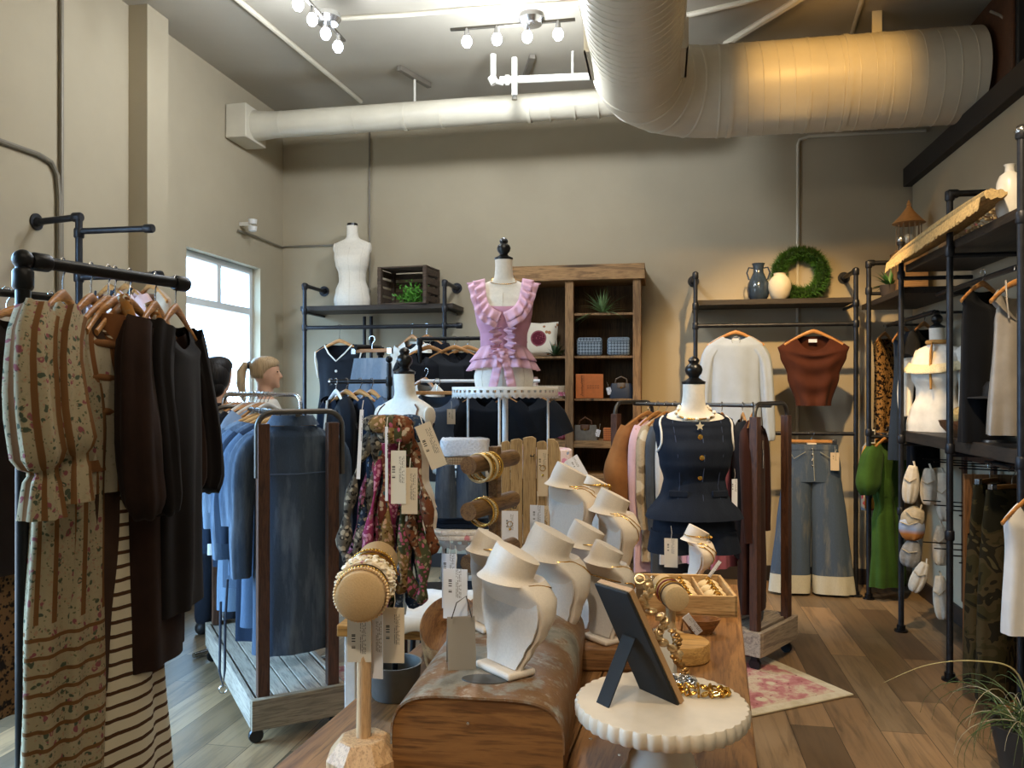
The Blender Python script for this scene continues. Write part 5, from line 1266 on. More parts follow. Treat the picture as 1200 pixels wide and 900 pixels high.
SLN = ([(.15, 0, -.17), (.2, -.01, -.26), (.22, -.02, -.5), (.22, -.03, -.75)], [.055, .055, .048, .035])
onE(.1, -48, 'caramel brown balloon sleeve cardigan first on the wheeled rack', fabric('#8e6038', .2), .72, 'cardigan', 'cardigan', SLB, seed=60)
onE(.17, -42, 'pink and white long sleeve shirt on the wheeled rack', fabric('#d9b6bd', .1), 1.02, 'shirt', 'shirt', SLN, seed=61)
onE(.23, -42, 'camel and cream patterned blouse on the wheeled rack', floral('#b7a283', [('#7d6a50', 10, .3), ('#d8ccb3', 9, .3)]), .95, 'blouse', 'blouse', SLN, seed=62)
onE(.29, -40, 'slate grey blue sweater on the wheeled rack', fabric('#4a5058', .15), 1.05, 'sweater', 'sweater', SLN, seed=63)
g = onE(.35, -38, 'white shirt with a red woven patch on the wheeled rack', fabric('#d6d2cb', .08), .95, 'shirt', 'shirt', SLN, seed=64)
MB().box((-.215, -.04, -.45), (.02, .05, .16)).build('red_patch', wovenmat('#8c3038', '#b0566a', 120), g, bev=.004)
onE(.45, -20, 'pink ruffled dress whose frill shows below the navy shorts', M_PKL, .92, 'dress', 'dress', None, seed=65, folds=.024, k=11)
onE(.60, -12, 'dusty pink dress whose frill shows at the right of the shorts', fabric('#a5606f', .15), .92, 'dress', 'dress', None, seed=66, folds=.024, k=11, prof=[(0, 1, 1), (.6, .9, 1.3), (1, 1.3, 1.8)])
g = onE(.73, 8, 'black cardigan with pearl buttons at the right end of the wheeled rack', fabric('#101010', .2), .86, 'cardigan', 'cardigan', SLN, seed=67)
buttons(g, [(.0, -.072, -.32-.14*i) for i in range(4)], .01, plain('#d9d6d0', .3))
price_tag(g, (-.19, -.08, -.24), (.03, .1), 0, mat=M_TAGW)
onE(.79, -12, 'dark brown long coat against the right post of the wheeled rack', fabric('#3a1f16', .2), 1.15, 'coat', 'coat', SLN, seed=68)
t_ = thing('shoe_box', 'brown cardboard box standing on the wheeled rack deck', 'box', MEm @ V((.4, .2, .212)), rzE); rbox(t_, 'body', .34, .24, .12, plain('#6b4f35', .8), 0, .004); rbox(t_, 'lid', .35, .25, .03, plain('#7a5c3f', .8), .1, .003)
# ------------------------------------------------------------------ right wall things
def onR(px, z, desc, name, cat, mat, L, x=1.67, al=None, hk=True, clips=False, **k):
    p = onX(px, x); loc = V((x, p.y, z)); rz = edge(px, al) if al is not None else R(0)
    if hk: hanger(loc, rz, 'wooden hanger holding the '+desc, clips=clips)
    return garment(name, desc, cat, loc, rz, mat, L, **k)
ZU, ZT2 = 1.99+.016, 2.09+.016
onR(1037, ZU, 'leopard print top in the corner by the far wall', 'top', 'top', leopard('#9b7442', '#1c120b'), .82, al=-24, seed=70, sw=.16, prof=[(0, 1, 1), (.4, .8, 1.1), (1, .9, 1.1)])
onR(1060, ZU, 'slate blue slip dress beside the leopard print top', 'dress', 'dress', fabric('#26303c', .15), .98, al=-24, seed=71, sw=.16, folds=.014, prof=[(0, .8, 1), (.2, .7, 1), (1, 1.15, 1.5)])
g = onR(1083, ZU, 'black short sleeve dress on the corner rail', 'dress', 'dress', fabric('#14161b', .2), 1.0, al=-26, seed=72, sw=.17)
for s in (-1, 1): sleeve(g, g.children[0].data.materials[0], s, [(.14, 0, -.165), (.2, -.01, -.23), (.23, -.01, -.3)], [.06, .07, .075], 2)
g = onR(1152, ZT2, 'black sleeveless dress with a white tag under the top shelf', 'dress', 'dress', fabric('#101114', .2), .86, x=1.58, al=-30, seed=73, sw=.17, nw=.1, prof=[(0, .85, 1), (.2, .9, 1.2), (1, 1.0, 1.4)])
price_tag(g, (-.03, -.09, -.2), (.04, .13), 10, mat=M_TAGW, tilt=8)
g = onR(1192, ZT2-.05, 'grey draped satin camisole at the right picture edge', 'camisole', 'top', plain('#8b8378', .35, 0, .15, 10), .75, x=1.56, al=-32, seed=74, sw=.17, nw=.13, folds=.022, dip=(.14, .03, .3), prof=[(0, .7, 1), (.15, .8, 1.2), (1, 1.05, 1.6)])
for s in (-1, 1): MB().tube([(s*.08, 0, -.07), (s*.12, -.03, -.16), (s*.12, -.04, -.24)], .004, 6).build('strap', plain('#8b8378', .4), g)
# cream mannequin on the middle shelf
mc = torso('cream mannequin in a scalloped lace blouse on the middle shelf', V((1.66, onX(1098, 1.66).y, 1.252)), R(-48), .86)
g = on_torso('blouse', 'cream blouse with a scalloped lace collar on the shelf mannequin', 'blouse', mc, M_CREAM, trow(.6, .0, 40, .012, lambda z: .03*max(0, (.3-z)/.3)), (.03, .01, .1), seed=8, folds=.006)
for s in (-1, 1): sleeve(g, M_CREAM, s, [(.15, 0, .56), (.2, -.0, .5), (.23, -.01, .3), (.22, -.03, .1)], [.06, .07, .062, .045], 3)
P = [tsurf(.5-.03*math.sin(a*1.0)**2, a, .02) for a in (2*PI*i/100 for i in range(100))]; n_ = [V((p.x, p.y, 0)).normalized() for p in P]
ruffle(P+[P[0]], n_+[n_[0]], [V((n.x*.5, n.y*.5, -1)).normalized() for n in n_+[n_[0]]], .07, .008, 120, 2).build('lace_collar', plain('#e3d2a8', .9, 0, .15, 120, .4), g, ang=80, solid=.003)
sc = thing('scarf', 'gold satin scarf tied round the neck of the shelf mannequin', 'scarf', mc.location, mc.rotation_euler[2]); sc.scale = mc.scale
MB().torus((0, 0, .635), .062, .016, 28, 10, sc=(1, .85)).build('loop', fabric('#b98a4e', .3), sc)
MB().tube([(0, -.06, .63), (.02, -.11, .55), (.03, -.13, .42), (.04, -.14, .3)], [.014, .022, .026, .02], 10, flat=.4).build('tail', fabric('#b98a4e', .3), sc)
pbw = onX(1130, 1.6); t_ = thing('bowl', 'carved wooden bowl filled with gold scarves on the middle shelf', 'bowl', (1.6, pbw.y, 1.251))
MB().lathe([(0, 0), (.06, 0), (.07, .008), (.115, .06), (.125, .09), (.118, .09), (.1, .06), (.06, .02), (0, .018)], seg=32).build('bowl', wood('#4e2f1c', '#7b5233', 2, 'X', .5), t_) 
t_ = thing('scarf', 'gold and cream satin scarves piled in the wooden bowl', 'scarf', (1.6, pbw.y, 1.251))
m = MB(); rnd = random.Random(8)
for i in range(9): a = rnd.uniform(0, 6.28); P = smooth_path([(.06*math.cos(a+j*1.3)*rnd.uniform(.5, 1.1), .06*math.sin(a+j*1.3), .06+.06*rnd.random()+.01*i*.5) for j in range(4)], 12); m.tube(P, .022, 8, flat=.6)
m.build('cloth', fabric('#c9a76a', .35), t_)
ph = onX(1172, 1.62); t_ = thing('hat_stand', 'black metal hat stand on the middle shelf', 'stand', (1.62, ph.y, 1.251))
MB().lathe([(0, 0), (.1, 0), (.095, .012), (.04, .03), (.016, .045), (.012, .07), (.018, .1), (.012, .13), (.012, .2), (.05, .215), (0, .22)], seg=26).build('stand', M_BLACK, t_)
t_ = thing('hat', 'black feathered brim hat resting on the hat stand', 'hat', (1.62, ph.y, 1.475))
MB().lathe([(0, .075), (.06, .07), (.08, .045), (.084, .0), (.15, -.006), (.155, -.012), (.08, -.01), (0, -.005)], seg=32).build('hat', plain('#0f0e0e', .8, 0, .2, 80, .6), t_)
pk = onX(1180, 1.68); t_ = thing('box', 'pale cardboard box behind the hat stand on the middle shelf', 'box', (1.76, pk.y-.1, 1.251), R(5)); rbox(t_, 'body', .14, .3, .22, plain('#8e8169', .8), 0, .004); rbox(t_, 'lid', .146, .306, .03, plain('#9b8d74', .8), .2, .003)
# top shelf things
t_ = thing('bird_cage', 'small wooden domed bird cage on the corner shelf', 'bird cage', onX(1066, 1.7)*1.0); t_.location.z = 2.151
t_.location = V((1.72, onX(1065, 1.72).y, 2.476))
t_.location.z = 2.476; t_.scale = (1.05, 1.05, 1.0)
MB().lathe([(0, 0), (.085, 0), (.085, .015), (0, .018)], seg=28).build('base', M_HANG, t_)
for i in range(14): a = 2*PI*i/14; MB().tube([(.078*math.cos(a), .078*math.sin(a), .012), (.078*math.cos(a), .078*math.sin(a), .21)], .003, 6).build('bar', plain('#7d6a50', .6), t_)
MB().lathe([(0, .2), (.09, .2), (.105, .208), (.085, .23), (.05, .27), (.022, .31), (.012, .33), (.016, .34), (.01, .352), (.004, .37), (0, .375)], seg=28).build('dome', plain('#a67b4c', .6, 0, .15, 30), t_)
MB().sph((0, 0, .1), .035, 12).build('glass_ball', plain('#d9dcd8', .1, .3), t_)
g = spiky('potted_fern', 'potted spiky fern with dark pot on the corner shelf', V((1.6, onX(1043, 1.6).y, 2.151)), 34, .2, '#3f6b2e', 12, .011, .4, pot=(.07, .1, plain('#3a3029', .7)), up=.2)
t_ = thing('crate', 'small brown wooden crate on the corner shelf behind the fern', 'crate', V((1.72, onX(1065, 1.72).y, 2.151)), 0)
for y in (-.09, .09): MB().box((0, y, .165), (.2, .014, .31)).build('side', M_WCX, t_, bev=.002)
for x in (-.095, .095): MB().box((x, 0, .165), (.012, .17, .31)).build('end', M_WC, t_, bev=.002)
MB().box((0, 0, .008), (.18, .17, .014)).build('bottom', M_WC, t_); MB().box((0, 0, .322), (.2, .2, .008)).build('lid', M_WC, t_)
a0, a1 = onX(1057, 1.5), onX(1128, 1.52); 
t_ = thing('straw_mat', 'long pale fringed straw mat lying along the edge of the top shelf', 'mat', V((1.55, (a0.y+a1.y)/2+.1, 2.282)), 0)
M_WICK = plain('#b79d6c', .8, 0, .3, 70, .8)
ya_, yb_ = onX(1170, 1.47).y, onX(1054, 1.47).y; t_.location = (1.47, ya_, 2.285); Lt = yb_-ya_
rr = []
for i in range(25):
    s_ = i/24; q = math.sin(PI*min(1, .08+s_*.84))**.35; z = .03+.06*(1-s_); rr.append([V((-.03+.11*q*math.cos(a)*(1 if math.cos(a) > 0 else .45), Lt*s_, z+.035*q*math.sin(a)+.004*math.sin(a*9))) for a in (2*PI*k/32 for k in range(32))])
MB().rings(rr).build('mat', M_WICK, t_, ang=70)
fr = MB(); rnd = random.Random(5)
for i in range(300): s_ = i/300; z = .03+.06*(1-s_); fr.tube([(-.075, Lt*s_, z-.012), (-.085, Lt*s_+rnd.uniform(-.008, .008), z-.06-.015*rnd.random())], .003, 4)
fr.build('fringe', M_WICK, t_)
pfl = onX(1158, 1.62); t_ = thing('dried_flowers', 'bunch of cream and pink dried flowers lying on the top shelf', 'dried flowers', V((1.62, pfl.y, 2.285)), 0)
rnd = random.Random(6); m = MB()
for i in range(90):
    c = V((rnd.gauss(0, .05), rnd.gauss(0, .15), abs(rnd.gauss(.06, .045))+.012))
    for k in range(5): a = 6.28*k/5+rnd.random(); d = V((math.cos(a), math.sin(a), rnd.uniform(.1, .9)))*.02; m.add([c, c+d+V((0, .006, 0)), c+d*1.4, c+d-V((0, .006, 0))], [(0, 1, 2, 3)])
    m.sph(c, .009, 6)
m.build('blossoms', floral('#cdb287', [('#b0707a', 14, .3), ('#e4d4ac', 20, .3)]), t_)
m = MB()
for i in range(12): m.tube([(rnd.gauss(0, .02), .1, .02), (rnd.gauss(0, .03), .35, .012)], .003, 5)
m.build('stems', plain('#6f5c37', .8), t_)
pv = onX(1183, 1.56); t_ = thing('vase', 'ribbed white bottle vase at the right end of the top shelf', 'vase', V((1.56, pv.y, 2.281)))
MB().lathe([(0, 0), (.04, 0), (.052, .03), (.058, .1), (.052, .17), (.04, .2), (.02, .215), (.018, .24), (.024, .25), (.014, .25), (0, .22)], seg=40, scal=lambda r, a: .0016*math.sin(20*a) if r > .03 else 0).build('body', plain('#dedbd2', .35, 0, .04), t_)
M_BSK = plain('#8c765a', .8, 0, .25, 60, .5)
t_ = thing('storage_basket', 'brown lidded basket between the straw mat and the flowers', 'basket', V((1.76, onX(1140, 1.76).y+.15, 2.281)), 0); rbox(t_, 'body', .2, .26, .13, M_BSK, 0, .012); rbox(t_, 'lid', .21, .27, .03, M_BSK, .125, .008)
# lower corner: green jumpsuit and colourful tops
ZL = 1.235
g = onR(1040, ZL, 'long forest green jumpsuit hanging in the corner', 'jumpsuit', 'jumpsuit', fabric('#33501f', .2), 1.13, x=1.6, al=-34, seed=80, sw=.17, folds=.022, k=8, prof=[(0, 1, 1.2), (.25, .9, 1.5), (.42, .62, 1.3), (.5, .8, 1.5), (1, .95, 1.7)])
for s in (-1, 1): sleeve(g, g.children[0].data.materials[0], s, [(.14, 0, -.165), (.2, -.01, -.25), (.25, -.02, -.38), (.25, -.02, -.46)], [.07, .09, .1, .06], 2, .014)
MB().rings(body_rings([(-.46, .112, .072), (-.49, .112, .072)], 1, .003, 5), False, False).build('belt', fabric('#27401a'), g)
g = onR(1033, ZL, 'mustard yellow top with a white tag behind the green jumpsuit', 'top', 'top', fabric('#b98435', .2), .6, x=1.62, al=-30, seed=81)
sleeve(g, fabric('#c9a35c'), -1, [(.15, 0, -.165), (.2, -.01, -.22), (.25, -.02, -.3)], [.05, .055, .05], 2)
g = onR(1027, ZL, 'blue and pink patchwork blouse next to the green jumpsuit', 'blouse', 'blouse', floral('#9fa9b8', [('#5b7fb8', 9, .3), ('#b0475f', 12, .26), ('#e0d8cc', 9, .3)]), .62, x=1.6, al=-25, seed=82)
price_tag(g, (-.06, -.07, -.44), (.06, .1), 0, mat=M_TAGW)
t_ = thing('hanger_sign', 'small black size marker with white edge on the lower corner rail', 'sign', V((1.49, onX(1019, 1.49).y-.06, 1.17)), R(10))
MB().box((0, 0, 0), (.05, .006, .1)).build('plate', plain('#e9e6df', .5), t_, bev=.01); MB().box((0, -.004, 0), (.036, .004, .08)).build('panel', plain('#232427', .5), t_, bev=.008)
# knotted bags hanging below the middle shelf
M_BAG = [plain('#d2c8b5', .9, 0, .1, 40, .3), plain('#b9aa8e', .9, 0, .15, 40, .3)]
def pouch(px, py, d, h, w, mat, label, rz=0, tilt=0):
    p = at(px, py, d); t = thing('pouch', label, 'pouch', p); t.rotation_euler = (0, R(tilt), R(rz))
    rr = []
    for i in range(15):
        s = i/14; k = (math.sin(PI*min(1, .12+s*.8))**.5)*(.75+.3*s); rr.append((-h*s, w/2*k*(1 if s < .97 else .8), w*.36*k))
    MB().rings(body_rings(rr, px, .006, 5, e=.8)).build('body', mat, t, ang=80)
    MB().tube([(0, 0, .03), (.01, 0, .0), (0, -.02, -.05)], .006, 8).build('loop', mat, t)
    m = MB(); m.tube([(-w*.32, -w*.32, -h*.35), (0, -w*.4, -h*.42), (w*.32, -w*.3, -h*.3)], .004, 6); m.build('fold_seam', M_BAG[1], t); return t
for i, (px, py, h, w, mi, tl, tx) in enumerate([(1070, 546, .23, .085, 0, 6, 'white rolled cloth pouch, topmost nearest the green jumpsuit'), (1089, 549, .22, .09, 0, 0, 'grey white rolled cloth pouch in the middle of the top row'), (1104, 554, .29, .09, 0, -4, 'large white rolled cloth pouch beside the pipe upright'),
    (1077, 596, .13, .12, 1, 30, 'beige striped bundle below the rolled pouches'), (1102, 616, .24, .075, 0, 0, 'long cream pouch hanging lower beside the pipe'), (1084, 660, .19, .08, 0, 20, 'cream slipper shaped pouch hanging lowest'), (1101, 675, .26, .085, 0, -4, 'cream pouch at the bottom against the pipe upright')]):
    pouch(px, py, 4.95-.03*(i % 3), h, w*1.2, M_BAG[mi], tx, -30, tl)
M_OR = NT('dip_dye'); z = M_OR.xyz(M_OR.coord())[2]; M_OR.color(M_OR.ramp(M_OR.math('ADD', M_OR.math('MULTIPLY', z, 5), 1), [(.35, '#b87432'), (.5, '#8fa0bd'), (.8, '#c9cdd6')])); M_OR = M_OR.fin(.9)
pouch(1068, 600, 4.98, .17, .16, M_OR, 'blue and orange dip dyed bundle under the pouches', -30, 0)
pouch(1070, 634, 4.98, .16, .13, plain('#8d8a84', .9, 0, .25, 30, .3), 'grey tie dyed bundle below the orange one', -30, 10)
t_ = thing('wall_grid', 'dark wooden slat panel on the wall that the cloth pouches hang from', 'wall rack', V((XR-.03, 4.95, .2)))
for z in (.95, .7, .45, .2): MB().box((-.0, 0, z-.05), (.03, 1.0, .05)).build('slat', M_POST, t_, bev=.003)
for y in (-.45, 0, .45): MB().box((-.02, y, .5), (.02, .05, 1.0)).build('post', M_POST, t_, bev=.003)
for z in (.93, .68, .43):
    for y in (-.3, -.1, .1, .3): MB().tube([(-.03, y, z-.05), (-.3, y, z-.04)], .004, 6).build('peg', M_PIPEB, t_)
# open wooden clothes box with camouflage trousers
bx = onX(1128, 1.5); t_ = thing('wardrobe_box', 'open dark wooden clothes box below the middle shelf', 'wardrobe', V((1.5, bx.y, .1)))
LB_ = bx.y-y1+.15; M_BX = wood('#5b3c22', '#7d5632', 1, 'Z', .6)
MB().box((.18, -.012, .49), (.36, .024, .98)).build('side_panel', M_BX, t_, bev=.002); MB().box((.18, -LB_, .49), (.36, .024, .98)).build('side_panel', M_BX, t_, bev=.002)
MB().box((.35, -LB_/2, .49), (.016, LB_-.02, .96)).build('back_panel', wood('#3f2a1a', '#523823', 1, 'Z', .7), t_)
MB().box((.18, -LB_/2, -.045), (.36, LB_, .05)).build('bottom', M_BX, t_); MB().box((.18, -.1, -.085), (.34, .06, .03)).build('foot', M_BX, t_); MB().box((.18, -LB_+.1, -.085), (.34, .06, .03)).build('foot', M_BX, t_)
M_CM = camo()
for px, d_, al in ((1160, 'camouflage trousers with white side stripes on a clip hanger', -24), (1186, 'second pair of camouflage trousers at the right picture edge', -40)):
    loc = V((1.6, onX(px, 1.6).y, 1.142)); rz = edge(px, al); hanger(loc, rz, 'wooden clip hanger holding the '+d_, w=.15, clips=True)
    g = trousers('trousers', d_, loc, rz, M_CM, 1.05, .15, .18, .1, .1, .05, .1, seed=px)
    if px == 1158:
        for s in (-.02, .03): MB().tube([(s, -.055, -.12), (s-.004, -.068, -.4), (s+.004, -.068, -.62)], .008, 6, flat=.4).build('drawstring', M_CREAM, g)
        price_tag(g, (.09, -.075, -.28), (.05, .095), mat=M_TAGW)
        for sx in (-.11, .0, .1): MB().box((sx, -.05, -.12), (.035, .012, .02), R(10)).build('white_loop', M_CREAM, g, bev=.004)
g = onR(1213, 1.142, 'white long top hanging at the right picture edge over the camouflage trousers', 'top', 'top', fabric('#d5d3d0', .06), .62, x=1.5, al=-36, seed=90, sw=.17)
# grass plant at the right edge
gp = onz(1178, 822, .0); rnd = random.Random(31)
t_ = thing('potted_grass', 'wild curly grass plant in a dark pot at the right bottom edge', 'plant', (1.40, 3.46, 0))
MB().lathe([(0, 0), (.09, 0), (.13, .2), (.12, .2), (.11, .18), (0, .18)], seg=24).build('pot', plain('#2b2a26', .6), t_)
def blades(n, ln, w, seed, nm, col, el=(.3, 1.3), cur=1.0):
    rnd = random.Random(seed); m = MB()
    for i in range(n):
        a = rnd.uniform(0, 6.28); L = ln*rnd.uniform(.5, 1.1); e0 = rnd.uniform(*el); p = V((rnd.gauss(0, .03), rnd.gauss(0, .03), .18)); P = [p]; dd = a
        for j in range(9): e1 = e0-cur*j*.28; dd += rnd.uniform(-.15, .15); p = p+V((math.cos(dd)*math.cos(e1), math.sin(dd)*math.cos(e1), math.sin(e1)))*L/9; p.z = max(p.z, .01); P.append(p)
        m.tube(P, [w*(1-j/11) for j in range(10)], 5)
    return m.build(nm, plain(col, .6, 0, .3, 20), t_)
blades(64, .5, .003, 4, 'leaves', '#48592c'); blades(16, .5, .0025, 8, 'dry_stems', '#a9a184', (.6, 1.4), .9)
P = smooth_path([(.02, 0, .2), (-.06, -.05, .42), (-.22, -.1, .47), (-.4, -.12, .45), (-.56, -.14, .38)], 30)
MB().tube(P, [.0045*(1-i/34) for i in range(31)], 6).build('long_blade', plain('#b5ad7d', .6), t_)
# rug
u = V((-.57, .82, 0)).normalized(); v_ = V((-.82, -.57, 0)).normalized(); c0 = V((.93, 4.22, .003))
rg = thing('rug', 'faded pink and cream vintage rug lying under the long table', 'rug', c0, math.atan2(v_.y, v_.x))
def rugmat():
    t = NT('vintage_rug'); o = t.coord(); x = t.xyz(o); n = t.noise(o, 7, 6, .7); f = t.voro(o, 7).outputs['Distance']; f2 = t.voro(o, 22).outputs['Distance']
    c = t.ramp(n, [(.3, '#8f4a4c'), (.48, '#b57a76'), (.6, '#c7b79a'), (.75, '#9c5a5a')])
    c = t.mix(t.step(f, .16, .24), '#c9bb9d', c); c = t.mix(t.step(f2, .1, .16), '#7d4448', c)
    y = t.math('ABSOLUTE', t.math('ADD', x[1], .75)); xx = t.math('ABSOLUTE', t.math('SUBTRACT', x[0], 1.2))
    bd = t.math('MAXIMUM', t.math('GREATER_THAN', y, .69), t.math('GREATER_THAN', xx, 1.14)); c = t.mix(bd, c, t.mix(t.step(n, .4, .6), '#b7a98c', '#cbbfa4'))
    t.color(c); t.bump(t.noise(o, 300, 2), .3, .003); return t.fin(.95, 0, .1)
MB().box((1.2, -.75, .004), (2.4, 1.5, .008)).build('pile', rugmat(), rg, bev=.002)
# ------------------------------------------------------------------ long wooden table and jewellery
ZTB = .8; rzT = R(-3.7)
MT = Matrix.Translation((-.265, 1.5, 0)) @ Matrix.Rotation(rzT, 4, 'Z')
M_TB = wood('#6e4a2a', '#9a6f42', 1, 'Y', .42)
t_ = thing('display_table', 'long rustic plank table in the middle of the shop covered with jewellery', 'table', (-.265, 1.5, 0), rzT)
W_, y0_, y1_ = .875, -.85, 1.56
for i in range(5):
    w = W_/5; MB().box((-W_/2+w*(i+.5), (y0_+y1_)/2, ZTB-.02), (w-.003, y1_-y0_, .04)).build('top_plank', M_TB, t_, bev=.003)
for y in (y0_+.12, y1_-.12):
    for x in (-W_/2+.07, W_/2-.07): MB().box((x, y, (ZTB-.04)/2), (.08, .08, ZTB-.04)).build('leg', M_TB, t_, bev=.004)
for x in (-W_/2+.05, W_/2-.05): MB().box((x, (y0_+y1_)/2, ZTB-.085), (.025, y1_-y0_-.3, .09)).build('apron', M_TB, t_)
m = MB()
for px, py in ((692, 866), (726, 885), (847, 876), (655, 835), (700, 845)): p = MT.inverted() @ onz(px, py, ZTB); m.lathe([(0, 0), (.0045, 0), (.004, .0015), (0, .002)], (p.x, p.y, ZTB), 10)
m.build('nail_heads', M_CHROME, t_)
def tb(px, py, z=ZTB): return onz(px, py, z)+V((0, 0, .001))
def tbd(px, d, z=ZTB): p = at(px, 458, d); return V((p.x, p.y, z+.001))
# domed metal topped box
def metalmat():
    t = NT('old_zinc'); o = t.coord((1, 1, 1)); n = t.noise(o, 7, 6, .65); n2 = t.noise(o, 30, 5, .7)
    c = t.ramp(n, [(.3, '#5d5a52'), (.45, '#8f8a7c'), (.52, '#7f5b3a'), (.6, '#8b6a48'), (.72, '#a39d8e')]); c = t.mix(t.step(n2, .55, .75), c, '#b9b4a6'); t.color(c); t.bump(n2, .3, .003); return t.fin(.5, .25)
rzD = R(2.2); pD = tbd(591, 1.77, ZTB); LD, WD, HD = .66, .31, .15
t_ = thing('wooden_chest', 'low wooden chest with a domed worn metal lid carrying white necklace busts', 'chest', pD, rzD)
def domerow(w, h, y, z0=0):
    P = []
    for i in range(41): a = PI*i/40; P.append(V((w/2*math.copysign(abs(math.cos(a))**.42, math.cos(a)), y, z0+.06+(h-.06)*math.sin(a)**.62)))
    return [V((w/2, y, z0))]+P+[V((-w/2, y, z0))]
m = MB(); m.rings([domerow(WD, HD, -LD/2+.004), domerow(WD, HD, LD/2-.004)], True, True); m.build('body', wood('#6a4524', '#8f6336', 1.2, 'X', .5), t_, ang=50)
sh = []
for y in (-LD/2, LD/2): sh.append(domerow(WD+.006, HD+.003, y)[1:-1])
m = MB().rings(sh+[domerow(WD-.0, HD-.001, LD/2)[1:-1], domerow(WD-.0, HD-.001, -LD/2)[1:-1]], False, False, close=False); m.add([*sh[0], *domerow(WD, HD-.001, -LD/2)[1:-1]], [(i, i+1, i+42, i+41) for i in range(40)]); m.build('metal_lid', metalmat(), t_, ang=60)
MB().lathe([(0, 0), (.045, 0), (.044, .0015), (0, .002)], (.0, -LD/2+.09, HD+.0035), 28, Matrix.Scale(.55, 4, (0, 1, 0))).build('oval_patch', plain('#4c4a46', .6, .3, .2), t_)
MB().lathe([(0, 0), (.0035, 0), (.003, .0015), (0, .002)], (-.015, -LD/2+.002, .105), 10, RX(90)).build('nail_head', M_CHROME, t_)
# busts
M_LTH = plain('#dccdb9', .5, 0, .05, 300, .08); M_SUE = plain('#cfc6ba', .9, 0, .06, 200, .1)
BR = [(0, .046, .012, .006), (.06, .060, .026, .006), (.11, .077, .044, .006), (.145, .087, .06, .008), (.168, .086, .064, .014), (.186, .074, .058, .028), (.2, .058, .052, .036), (.212, .055, .054, .038), (.228, .054, .048, .042), (.245, .049, .045, .042), (.262, .047, .044, .041)]
def bust(px, d, zb, H, rz, label, ch=None, tagp=None, pend=True, ws=None):
    w = ws or min(H/.27, 1.1); s = 1.0; zm = lambda z: (z*w if z >= .12 else z*w)+(H-.27*w)*min(1, z/.12)
    rz = rz-14; dl0, dl1 = math.cos(R(10.44-rz)), math.sin(R(10.44-rz))
    t = thing('necklace_bust', label, 'jewellery bust', tbd(px, d, zb), R(rz)); m = MB(); rr = []
    yc = -.006
    for i in range(20):
        z = .2*i/19; hw, f, b = interp(BR, z); ring = []
        for j in range(48):
            a = 2*PI*j/48; x = hw*math.copysign(abs(math.cos(a))**.85, math.cos(a)); y = (-f if math.sin(a) < 0 else b)*abs(math.sin(a))**(.9 if math.sin(a) < 0 else .5)-.0175*math.sin(PI*z/.30)
            ring.append(V((x*w, y*w, zm(z)+.012)))
        rr.append(ring)
    c = V((0, yc*w, zm(.2)+.012))
    for i in range(10):
        u = i/9; ph = R(lerp(8, 27, min(1, u*1.6))); n = V((dl0*math.sin(ph), dl1*math.sin(ph), math.cos(ph))); ex = (V((1, 0, 0))-n*n.x).normalized(); ey = n.cross(ex); r = (.046+.012*max(0, 1-u*4)**2-.0015*u)*(1 if i < 9 else .93)
        if i: c = c+n*(.0062 if i < 9 else .001)*w
        rr.append([c+(ex*math.cos(2*PI*j/48)*r+ey*math.sin(2*PI*j/48)*r*.92)*w for j in range(48)])
    m.rings(rr); m.build('body', M_LTH, t, ang=50)
    pn = MB(); out = []
    for i in range(13): z = .005+.17*i/12; out.append((interp(BR, z)[0]-.006, z))
    pts = [(x, z) for x, z in out]+[(-x, z) for x, z in out[::-1]]
    pn.v = []; n = len(pts)
    yb = lambda z: .0075-.0175*math.sin(PI*z/.30)
    for dy in (0, .003): pn.v += [tuple(V((x*w, (yb(z)+dy)*w, zm(z)+.012))) for x, z in pts]
    k = 13
    for q in (0, n):
        for i in range(k-1): pn.f.append((q+i, q+i+1, q+n-2-i, q+n-1-i))
    for i in range(n): pn.f.append((i, (i+1) % n, (i+1) % n+n, i+n))
    pn.build('back_panel', M_SUE, t, ang=60)
    rbox(t, 'base', .1*w, .06*w, .014, M_LTH, 0, .006)
    if ch is not None:
        for zc, dr, bead in ch:
            P = []
            for j in range(60):
                a = 2*PI*j/60; dz = dr*max(0, -math.sin(a))**1.6; z = zc-dz; hw, f, b = interp(BR, z); P.append(V((hw*w*1.03*math.cos(a), ((-f-.002 if math.sin(a) < 0 else b+.002)*abs(math.sin(a))**.9-.0175*math.sin(PI*z/.3))*w, zm(z)+.012)))
            c = MB().tube(P, bead, 6, False, True).build('necklace', M_GOLD, t)
            if bead > .002:
                q = MB(); [q.sph(P[j], bead*1.8, 8) for j in range(30, 60, 3)]; q.build('beads', M_GOLD, c)
        if pend: p = P[45]; MB().sph(p+V((0, -.004, -.01)), .008, 10, (1, .5, 1.2)).build('pendant', M_GOLD, t)
    if tagp:
        for (dx, dy, dz, rz_, sz, mt) in tagp: price_tag(t, (dx, dy, dz), sz, rz_, mt)
    return t
bust(592, 1.58, ZTB+HD+.003, .245, 152, 'large cream necklace bust at the front of the metal topped chest, back turned', [(.198, .02, .0012)], [(.1, .05, .2, -140, (.05, .1), M_TAGW)], False, ws=1.12)
bust(566, 1.86, ZTB+HD+.003, .222, 148, 'cream necklace bust behind the front one on the chest', [(.215, .02, .0012)], [(.105, .03, .17, -132, (.035, .13), M_TAGW)], False)
bust(636, 2.02, ZTB, .365, 150, 'tall cream bust with a gold knot pendant between the chest and the wooden block', [(.2, .05, .0015)], ws=1.32)
MB_ = thing('wooden_block', 'thick wooden block under the tagged necklace bust', 'wood block', tbd(704, 2.1), R(8)); rbox(MB_, 'block', .19, .17, .06, wood('#6e4a2a', '#93693f', 1.5, 'X', .6), 0, .008)
